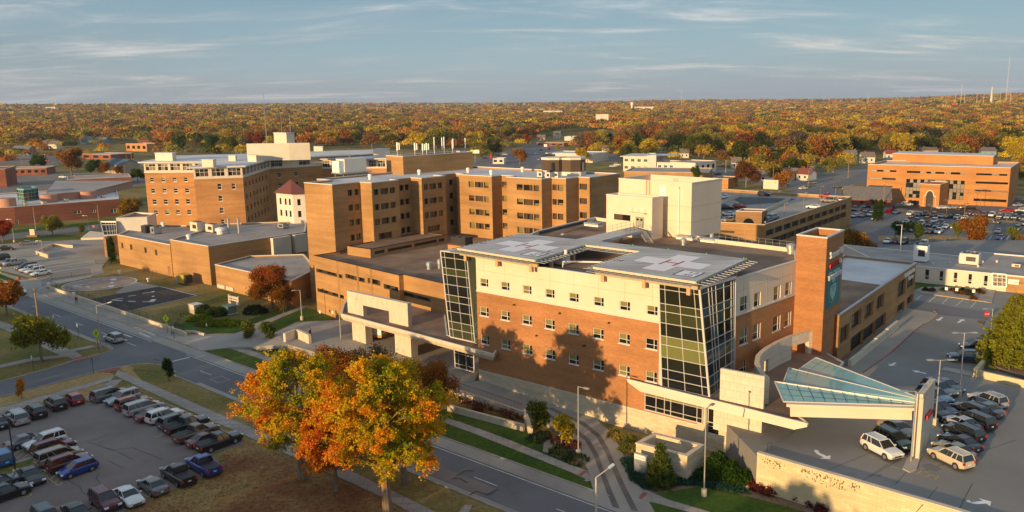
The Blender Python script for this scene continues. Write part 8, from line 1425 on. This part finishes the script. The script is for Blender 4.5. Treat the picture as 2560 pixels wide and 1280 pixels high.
sign(234, 934, 893, 'red octagonal STOP sign on dark post by the side street', 'oct', 'redp', s=.42, txt=('STOP', -.27, -.1, .2), txtm='wp', az=-70); sign(235, 583, 564, 'small distant red STOP sign beside the avenue', 'oct', 'redp', s=.5, txt=('STOP', -.3, -.1, .22), txtm='wp', az=0); sign(2465, 800, 781, 'small red STOP sign at the end of the deck road', 'oct', 'redp', z=4, s=.5, txt=('STOP', -.3, -.1, .22), txtm='wp', az=0)
for x, yb, yt, l, zz in ((197, 843, 810, 'small white plate sign beside the street crossing', .1), (137, 815, 787, 'white plate sign half hidden by the olive tree', .1), (84, 925, 889, 'white plate sign on the green verge by the side street', .1), (436, 845, 815, 'white plate sign at the end of the low wall', .1), (518, 822, 808, 'small white sign in the lawn before the juniper', .1), (801, 795, 776, 'left white accessible parking sign by the lawn', .1), (833, 796, 777, 'right white accessible parking sign by the lawn', .1), (2365, 735, 718, 'white parking sign left in the gravel garden', 4.1), (2391, 739, 720, 'white parking sign middle in the gravel garden', 4.1), (2433, 746, 724, 'white parking sign right in the gravel garden', 4.1), (2332, 725, 712, 'blue accessible sign in front of the long cream wall', 4.1)):
    sign(x, yb, yt, l, 'rect', 'wp' if 'blue' not in l else 'bluep', z=zz, s=.5, w=.5, h=.6) if 'blue' not in l else sign(x, yb, yt, l, 'rect', 'teal', z=zz, s=.5, w=.5, h=.5)
# directory sign by the drive
p = P(1604, 1185, .1); ua2 = math.radians(-39); u = Vector((math.cos(ua2), math.sin(ua2), 0)); n = Vector((u.y, -u.x, 0)); r_ = root('directory_sign', p, 'grey slatted directory sign with white header beside the curved drive', 'sign')
def slab(name, x0, x1, z0, z1, th, mat, par, off=0.): q = MB(); f = lambda x, z, d: p + u * x + n * d + Vector((0, 0, z)); q.hexa([f(x0, z0, off), f(x1, z0, off), f(x1, z1, off), f(x0, z1, off)], [f(x0, z0, off + th), f(x1, z0, off + th), f(x1, z1, off + th), f(x0, z1, off + th)]); return q.build(name, M[mat], par)
slab('cabinet', -.85, .85, .15, 2.5, .3, 'galv', r_); slab('header', -.8, .72, 1.85, 2.4, .02, 'wp', r_, .3)
for k in range(7): slab('name_slat', -.8, .72, .35 + k * .21, .50 + k * .21, .02, 'galv', r_, .3)
text(r_, 'Stormont Vail', p + u * -.68 + n * .33 + Vector((0, 0, 2.03)), u, .16, 'dark', .004)
# billboards and small signs far away
bb = sign(1188, 410, 376, 'yellow and white billboard beyond the tower', 'rect', 'wp', z=0, s=1.5, w=6.5, h=2.6, az=0, name='billboard', cat='billboard', pole='galv'); q = MB(); r_, c, u, n, pl_ = bb; f = lambda x, z: c + u * x + n * .05 + Vector((0, 0, z)); q.face([f(-3.2, -1.25), f(-.6, -1.25), f(-.6, 1.25), f(-3.2, 1.25)]); q.build('yellow_panel', M['flo'], pl_)
sign(1227, 408, 388, 'thin red sign pylon by the service station', 'rect', 'redp', z=0, s=1.5, w=1, h=3, az=0, name='sign_pylon'); sign(1364, 378, 362, 'small white lit sign in front of the dark store', 'rect', 'wp', z=0, s=1, w=3, h=2.4, az=0, name='sign_pylon')
# walls, fences, planters by the street
def lwall(name, pts, z0, z1, th, mat, label, px=True):
    mb = MB(); q = [Vector(P2(*p, z0)) if px else Vector(p) for p in pts]
    for a, b in zip(q, q[1:]): d = (b - a).normalized(); n = Vector((-d.y, d.x)) * th / 2; mb.prism([a - n, b - n, b + n, a + n], z0 - .1, z1)
    o = mb.build(name, M[mat]); return tag(o, label, 'wall')
lwall('low_wall', [SF(-150, 3.3), SF(-86, 3.3), SF(-84, 3.0)], 0, .75, .35, 'conc', 'long low concrete wall between the sidewalk and the helipad lawn', False); lwall('low_wall', [(432, 832), (486, 833), (512, 840)], 0, .5, .35, 'conc', 'short low wall turning the corner by the white plate sign')
def fence(pts, z, h, sp, label, px=True, mesh=True, pick=0):
    q = [Vector((*P2(*p, z), z)) if px else Vector((*p, z)) for p in pts]; r_ = root('fence', q[0], label, 'fence'); po = MB(); ra = MB(); ms = MB()
    for a, b in zip(q, q[1:]):
        n = max(1, int((b - a).length / sp))
        for k in range(n + 1): c = a.lerp(b, k / n); po.tube(c, c + Vector((0, 0, h)), .04, n=5)
        for hh in (h, .12): ra.tube(a + Vector((0, 0, hh)), b + Vector((0, 0, hh)), .025, n=5)
        ms.face([a, b, b + Vector((0, 0, h)), a + Vector((0, 0, h))])
        if pick:
            m = int((b - a).length / pick)
            for k in range(m): c = a.lerp(b, k / m); po.tube(c, c + Vector((0, 0, h)), .012, n=4)
    po.build('post', M['dark'], r_); ra.build('rail', M['dark'], r_)
    if mesh: ms.build('chain_link', M['link'], r_)
m_, n__, b__ = mat0('chain_link'); b__.inputs['Base Color'].default_value = (.03, .03, .03, 1); b__.inputs['Alpha'].default_value = .22; M['link'] = m_
fence([SF(-150, 3.6), SF(-86, 3.6)], .7, 1.2, 3, 'black chain link fence on the long low wall', False); fence([(106, 716), (130, 701), (226, 685)], 0, 1.3, 4, 'black chain link fence round the back of the helipad grass'); fence([(430, 838), (452, 795), (545, 755)], .1, 1.1, 4, 'black chain link fence up the lawn side'); fence([(240, 660), (296, 658), (330, 655)], .1, 1.1, 3, 'dark fence by the column evergreen'); fence([(545, 756), (580, 750)], .1, 1.2, 3, 'short dark fence near the transformer enclosure')
for (a, b), l in ((((1113, 964, 1.7), (1196, 989, 1.45)), 'left'), (((1197, 990, 1.3), (1308, 1028, .95)), 'right')):
    A_, B2 = P(*a), P(*b); mb = MB(); d = (B2 - A_); d.z = 0; d.normalize(); n = Vector((-d.y, d.x, 0)) * .18; mb.hexa([Vector((q.x, q.y, 0)) for q in (A_ - n, B2 - n, B2 + n, A_ + n)], [A_ - n, B2 - n, B2 + n, A_ + n]); tag(mb.build('retaining_wall', M['conc']), f'{l} step of the upper pale retaining wall along the ramp', 'wall')
    r_ = root('ramp_railing', A_, f'black picket railing on the {l} step of the ramp wall', 'railing'); po = MB()
    for k in range(int((B2 - A_).length / .25)): c = A_.lerp(B2, k * .25 / (B2 - A_).length); po.tube(c, c + Vector((0, 0, 1.0)), .018, n=4)
    po.build('pickets', M['dark'], r_); po = MB(); po.tube(A_ + Vector((0, 0, 1)), B2 + Vector((0, 0, 1)), .03, n=5); po.build('handrail', M['dark'], r_)
A_, B2 = P(1120, 1012, .9), P(1310, 1062, .9); mb = MB(); d = (B2 - A_).normalized(); n = Vector((-d.y, d.x, 0)) * .2; mb.prism([A_ - n, B2 - n, B2 + n, A_ + n], 0, .95); tag(mb.build('retaining_wall', M['conc']), 'lower pale planter wall facing the street lawn', 'wall')
A_, B2 = P(1311, 1030, 1.2), P(1326, 1066, 1.0); mb = MB(); mb.hexa([Vector((q[0], q[1], 0)) for q in ((A_.x - .2, A_.y), (B2.x - .3, B2.y), (B2.x + .3, B2.y), (A_.x + .2, A_.y))], [(A_.x - .2, A_.y, 1.6), (B2.x - .3, B2.y, .95), (B2.x + .3, B2.y, .95), (A_.x + .2, A_.y, 1.6)]); tag(mb.build('wall_end', M['conc']), 'sloping end block of the ramp retaining wall', 'wall')
lwall('planter_wall', [(712, 858), (742, 846), (776, 862)], 1.2, 3.0, .5, 'conc', 'pale square portal wall behind the left golden tree'); lwall('island_wall', [(100, 637), (121, 644), (121, 641)], 0, 1.1, .4, 'stone', 'front face of the low stone island wall in the entrance lot'); lwall('island_wall', [(92, 634), (133, 616), (184, 620)], 0, .9, .4, 'stone', 'long sides of the low stone island wall in the entrance lot'); lwall('island_wall', [(92, 636), (122, 646)], 0, 1.1, .4, 'stone', 'lit end of the stone island wall')
# retaining wall of the deck: face, coping, stains
dk = [Vector((*q, 0)) for q in DK[:3]]; mb = MB(); cpg = MB()
for a, b in zip(dk, dk[1:]):
    d = (b - a).normalized(); n = Vector((d.y, -d.x, 0)); o1_, o2_ = n * .03, n * -.35
    mb.hexa([a + o1_, b + o1_, b + o2_, a + o2_], [(*(a + o1_).xy, 4.3), (*(b + o1_).xy, 4.3), (*(b + o2_).xy, 4.3), (*(a + o2_).xy, 4.3)]); o3, o4 = n * .12, n * -.45; cpg.hexa([(*(a + o3).xy, 4.3), (*(b + o3).xy, 4.3), (*(b + o4).xy, 4.3), (*(a + o4).xy, 4.3)], [(*(a + o3).xy, 4.45), (*(b + o3).xy, 4.45), (*(b + o4).xy, 4.45), (*(a + o4).xy, 4.45)])
rw_ = root('deck_retaining_wall', dk[0], 'long stained yellow stone retaining wall holding up the deck', 'wall'); mb.build('stone_face', M['retain'], rw_); cpg.build('coping', M['conc'], rw_)
mb = MB(); rs_ = random.Random(3); a, b = dk[0], dk[1]; d = (b - a).normalized(); n = Vector((d.y, -d.x, 0)) * .036; Lw = (b - a).length
for k in range(190):
    c0 = rs_.choice([.06, .12, .27, .30, .33, .38, .42, .47, .54]) + rs_.gauss(0, .015); w_ = rs_.uniform(.02, .15); h_ = rs_.uniform(.04, .28); zz = 4.15 - abs(rs_.gauss(0, .45)); c = a + d * (c0 * Lw) + n; mb.face([(*c.xy, zz - h_), (*(c + d * w_).xy, zz - h_ * rs_.uniform(.5, 1)), (*(c + d * w_).xy, zz), (*c.xy, zz)])
mb.build('mould_stain', flat('black_mould', (.12, .09, .05), .95), rw_)
# stone enclosure by the building
zq_ = 3.1; e = [P2(*q, zq_) for q in ((1590, 1107), (1718, 1141), (1760, 1112), (1637, 1082))]; r_ = root('stone_enclosure', (*e[0], 0), 'open topped pale stone utility enclosure beside the entrance wall', 'enclosure'); ein = inset(e, .45)
mb = MB(); top_m = MB()
for i in range(4): j = (i + 1) % 4; mb.hexa([(*e[i], 0), (*e[j], 0), (*ein[j], 0), (*ein[i], 0)], [(*e[i], zq_ - .1), (*e[j], zq_ - .1), (*ein[j], zq_ - .1), (*ein[i], zq_ - .1)]); o2 = inset(e, -.06); i2 = inset(e, .5); top_m.hexa([(*o2[i], zq_ - .1), (*o2[j], zq_ - .1), (*i2[j], zq_ - .1), (*i2[i], zq_ - .1)], [(*o2[i], zq_ + .04), (*o2[j], zq_ + .04), (*i2[j], zq_ + .04), (*i2[i], zq_ + .04)])
mb.build('wall', M['stone'], r_); top_m.build('coping', M['conc'], r_); mb = MB(); mb.face([(*q, 1.2) for q in ein]); mb.build('floor', M['cpav'], r_)
for x, y, l in ((1564, 1125, 'pale boulder by the ornamental grass'), (1621, 1205, 'flat peach boulder below the spruce'), (1727, 1193, 'pale slab boulder at the enclosure corner'), (1863, 1222, 'flat boulder before the barberry row'), (1955, 1240, 'larger tan boulder beside the grey box'), (1388, 1110, 'left pale boulder in the drive bed'), (1410, 1095, 'upright pale boulder in the drive bed'), (1418, 1131, 'small boulder near the clipped shrubs'), (622, 864, 'white boulder left in the planted island'), (697, 865, 'larger pale boulder right in the planted island'), (655, 860, 'small pale boulder between the island trees')):
    p = P(x, y, .1); bm = bmesh_r(p) if False else None; mb = MB(); rs2 = random.Random(x); q = [(.55 * rs2.uniform(.7, 1.1) * math.cos(k * 1.05), .32 * rs2.uniform(.7, 1.1) * math.sin(k * 1.05)) for k in range(6)]; mb.hexa([(a, b, 0) for a, b in q], [(a * .75, b * .7, .35 * rs2.uniform(.8, 1.2)) for a, b in q]); o = mb.build('boulder', M['boulder'] if 'boulder' in M else M.setdefault('boulder', noisy('peach_rock', [(.3, (.34, .25, .16)), (.7, (.50, .40, .28))], 3))); o.location = p; o.rotation_euler = (0, 0, x * .3); tag(o, l, 'boulder')
# generator, transformer, enclosures by the lawn
def boxthing(name, label, cat, px, py, z, parts, rz=-38):
    p = P(px, py, z); r_ = root(name, p, label, cat, None, math.radians(rz))
    for pn_, (x, y, zz, sx, sy, sz), mt in parts: b = MB(); b.box(x, y, zz, sx, sy, sz); b.build(pn_, M[mt], r_, local=True)
M['yel'] = flat('yellow_enamel', (.42, .30, .03), .5); M['tgr'] = flat('green_enamel', (.08, .15, .13), .5)
boxthing('generator', 'yellow green generator cabinet against the tan clinic wall', 'generator', 462, 708, .3, [('cabinet', (0, 0, .2, 3.0, 1.8, 2.1), 'yel'), ('radiator', (1.9, 0, .3, .8, 1.6, 1.9), 'dark'), ('tank', (-2.3, 0, 0, 1.1, 1.2, 1.5), 'galv')]); boxthing('transformer', 'dark green transformer cabinet behind the juniper', 'transformer', 574, 783, .2, [('cabinet', (0, 0, .1, 2.6, 1.7, 1.6), 'tgr'), ('pad', (0, 0, 0, 3, 2.1, .1), 'conc')]); boxthing('utility_enclosure', 'pale concrete box left of the dark round shrubs', 'enclosure', 490, 782, .1, [('box', (0, 0, 0, 2.2, 1.8, 1.8), 'conc'), ('cap', (0, 0, 1.8, 2.4, 2.0, .15), 'trim')]); boxthing('utility_enclosure', 'pale slatted concrete screen under the red maple', 'enclosure', 587, 762, .1, [('slat', (0, 0, .1, 3.6, .3, .45), 'conc'), ('slat', (0, 0, .75, 3.6, .3, .45), 'conc'), ('slat', (0, 0, 1.4, 3.6, .3, .45), 'conc'), ('post', (-1.9, 0, 0, .3, .5, 2.1), 'conc'), ('post', (1.9, 0, 0, .3, .5, 2.1), 'conc')])
for k, (x, y) in enumerate([(299, 685), (371, 705), (122, 717), (185, 741)]): boxthing('pad_light', f'{ORD[k]} white pad light box around the ground helipads', 'pad light', x, y, .1, [('stem', (0, 0, 0, .3, .3, .7), 'wp'), ('head', (0, 0, .7, .8, .5, .25), 'wp')])
boxthing('bench_row', 'long pale bench like vent boxes along the annex wall', 'vent box', 565, 722, .3, [('box', (-1.5, 0, 0, 3.2, .8, .8), 'conc'), ('box', (2.2, 0, 0, 3.2, .8, .8), 'conc')]); boxthing('monument_sign', 'small peach monument sign on the entrance verge', 'sign', 83, 592, .1, [('block', (0, 0, 0, 1.6, .6, 2.6), 'cream'), ('base', (0, 0, 0, 3.5, 1.4, .6), 'brown')], 0)
p = P(47, 699, .1); mb = MB(); mb.tube((0, 0, 0), (0, 0, .5), .35, .5, n=12); mb.tube((0, 0, .5), (0, 0, .8), .5, .25, n=12); o = mb.build('planter_ball', flat('terracotta', (.36, .09, .03), .7)); o.location = p; tag(o, 'orange terracotta ball on the sidewalk corner', 'ball')
p = P(677, 866, .2); mb = MB(); mb.tube((0, 0, 0), (0, 0, .6), .14, n=8); mb.tube((0, 0, .6), (0, 0, .8), .17, .05, n=8); mb.tube((-.25, 0, .45), (.25, 0, .45), .07, n=6); o = mb.build('fire_hydrant', M['redp']); o.location = p; tag(o, 'red fire hydrant in the planted island', 'hydrant')
lwall('deck_stone_wall', [(2437.5, 941), (2700, 1000)], 4, 5.0, .4, 'retain', 'stone wall in front of the big evergreen at right'); lwall('deck_stone_wall', [(2437, 941), (2463, 912)], 4, 5.1, .5, 'retain', 'short return of the stone wall beside the blue wagon')
mb = MB(); q0 = P(1918, 1128, 4.02); mb.tube(q0, q0 + Vector((0, 0, .9)), .03); mb.tube(q0 + Vector((.6, .3, 0)), q0 + Vector((.6, .3, .9)), .03); mb.tube(q0 + Vector((0, 0, .9)), q0 + Vector((.6, .3, .9)), .03); tag(mb.build('bike_hoop', M['dark']), 'dark metal hoop just inside the deck wall', 'hoop')
# evening haze over the whole town
mb = MB(); mb.prism([(-12500, -1500), (12500, -1500), (12500, 12500), (-12500, 12500)], -60, 330); hz = mb.build('haze', (hm := bpy.data.materials.new('haze_air'))); tag(hz, kind='stuff'); hm.use_nodes = True; nh = hm.node_tree; nh.nodes.clear(); ho = N(nh, 'ShaderNodeOutputMaterial'); hv = N(nh, 'ShaderNodeVolumePrincipled', _Density=5.5e-5, _Color=(.72, .82, 1, 1), _Anisotropy=.2); L(nh, hv.outputs[0], ho.inputs['Volume'])

# look-alikes of one kind are told apart by their order from the left
ORD2 = ORD + ['eleventh', 'twelfth', 'thirteenth', 'fourteenth', 'fifteenth', 'sixteenth', 'seventeenth', 'eighteenth', 'nineteenth', 'twentieth']; same = defaultdict(list)
for o in C.objects:
    if o.parent is None and 'label' in o: same[o['label']].append(o)
for lb5, L_ in same.items():
    if 1 < len(L_) <= 20:
        L_.sort(key=lambda o: pxy(*o.location)[0] if o.location.length > 1 else 0)
        for i, o in enumerate(L_): o['label'] = f'{ORD2[i]} from the left: {lb5}'
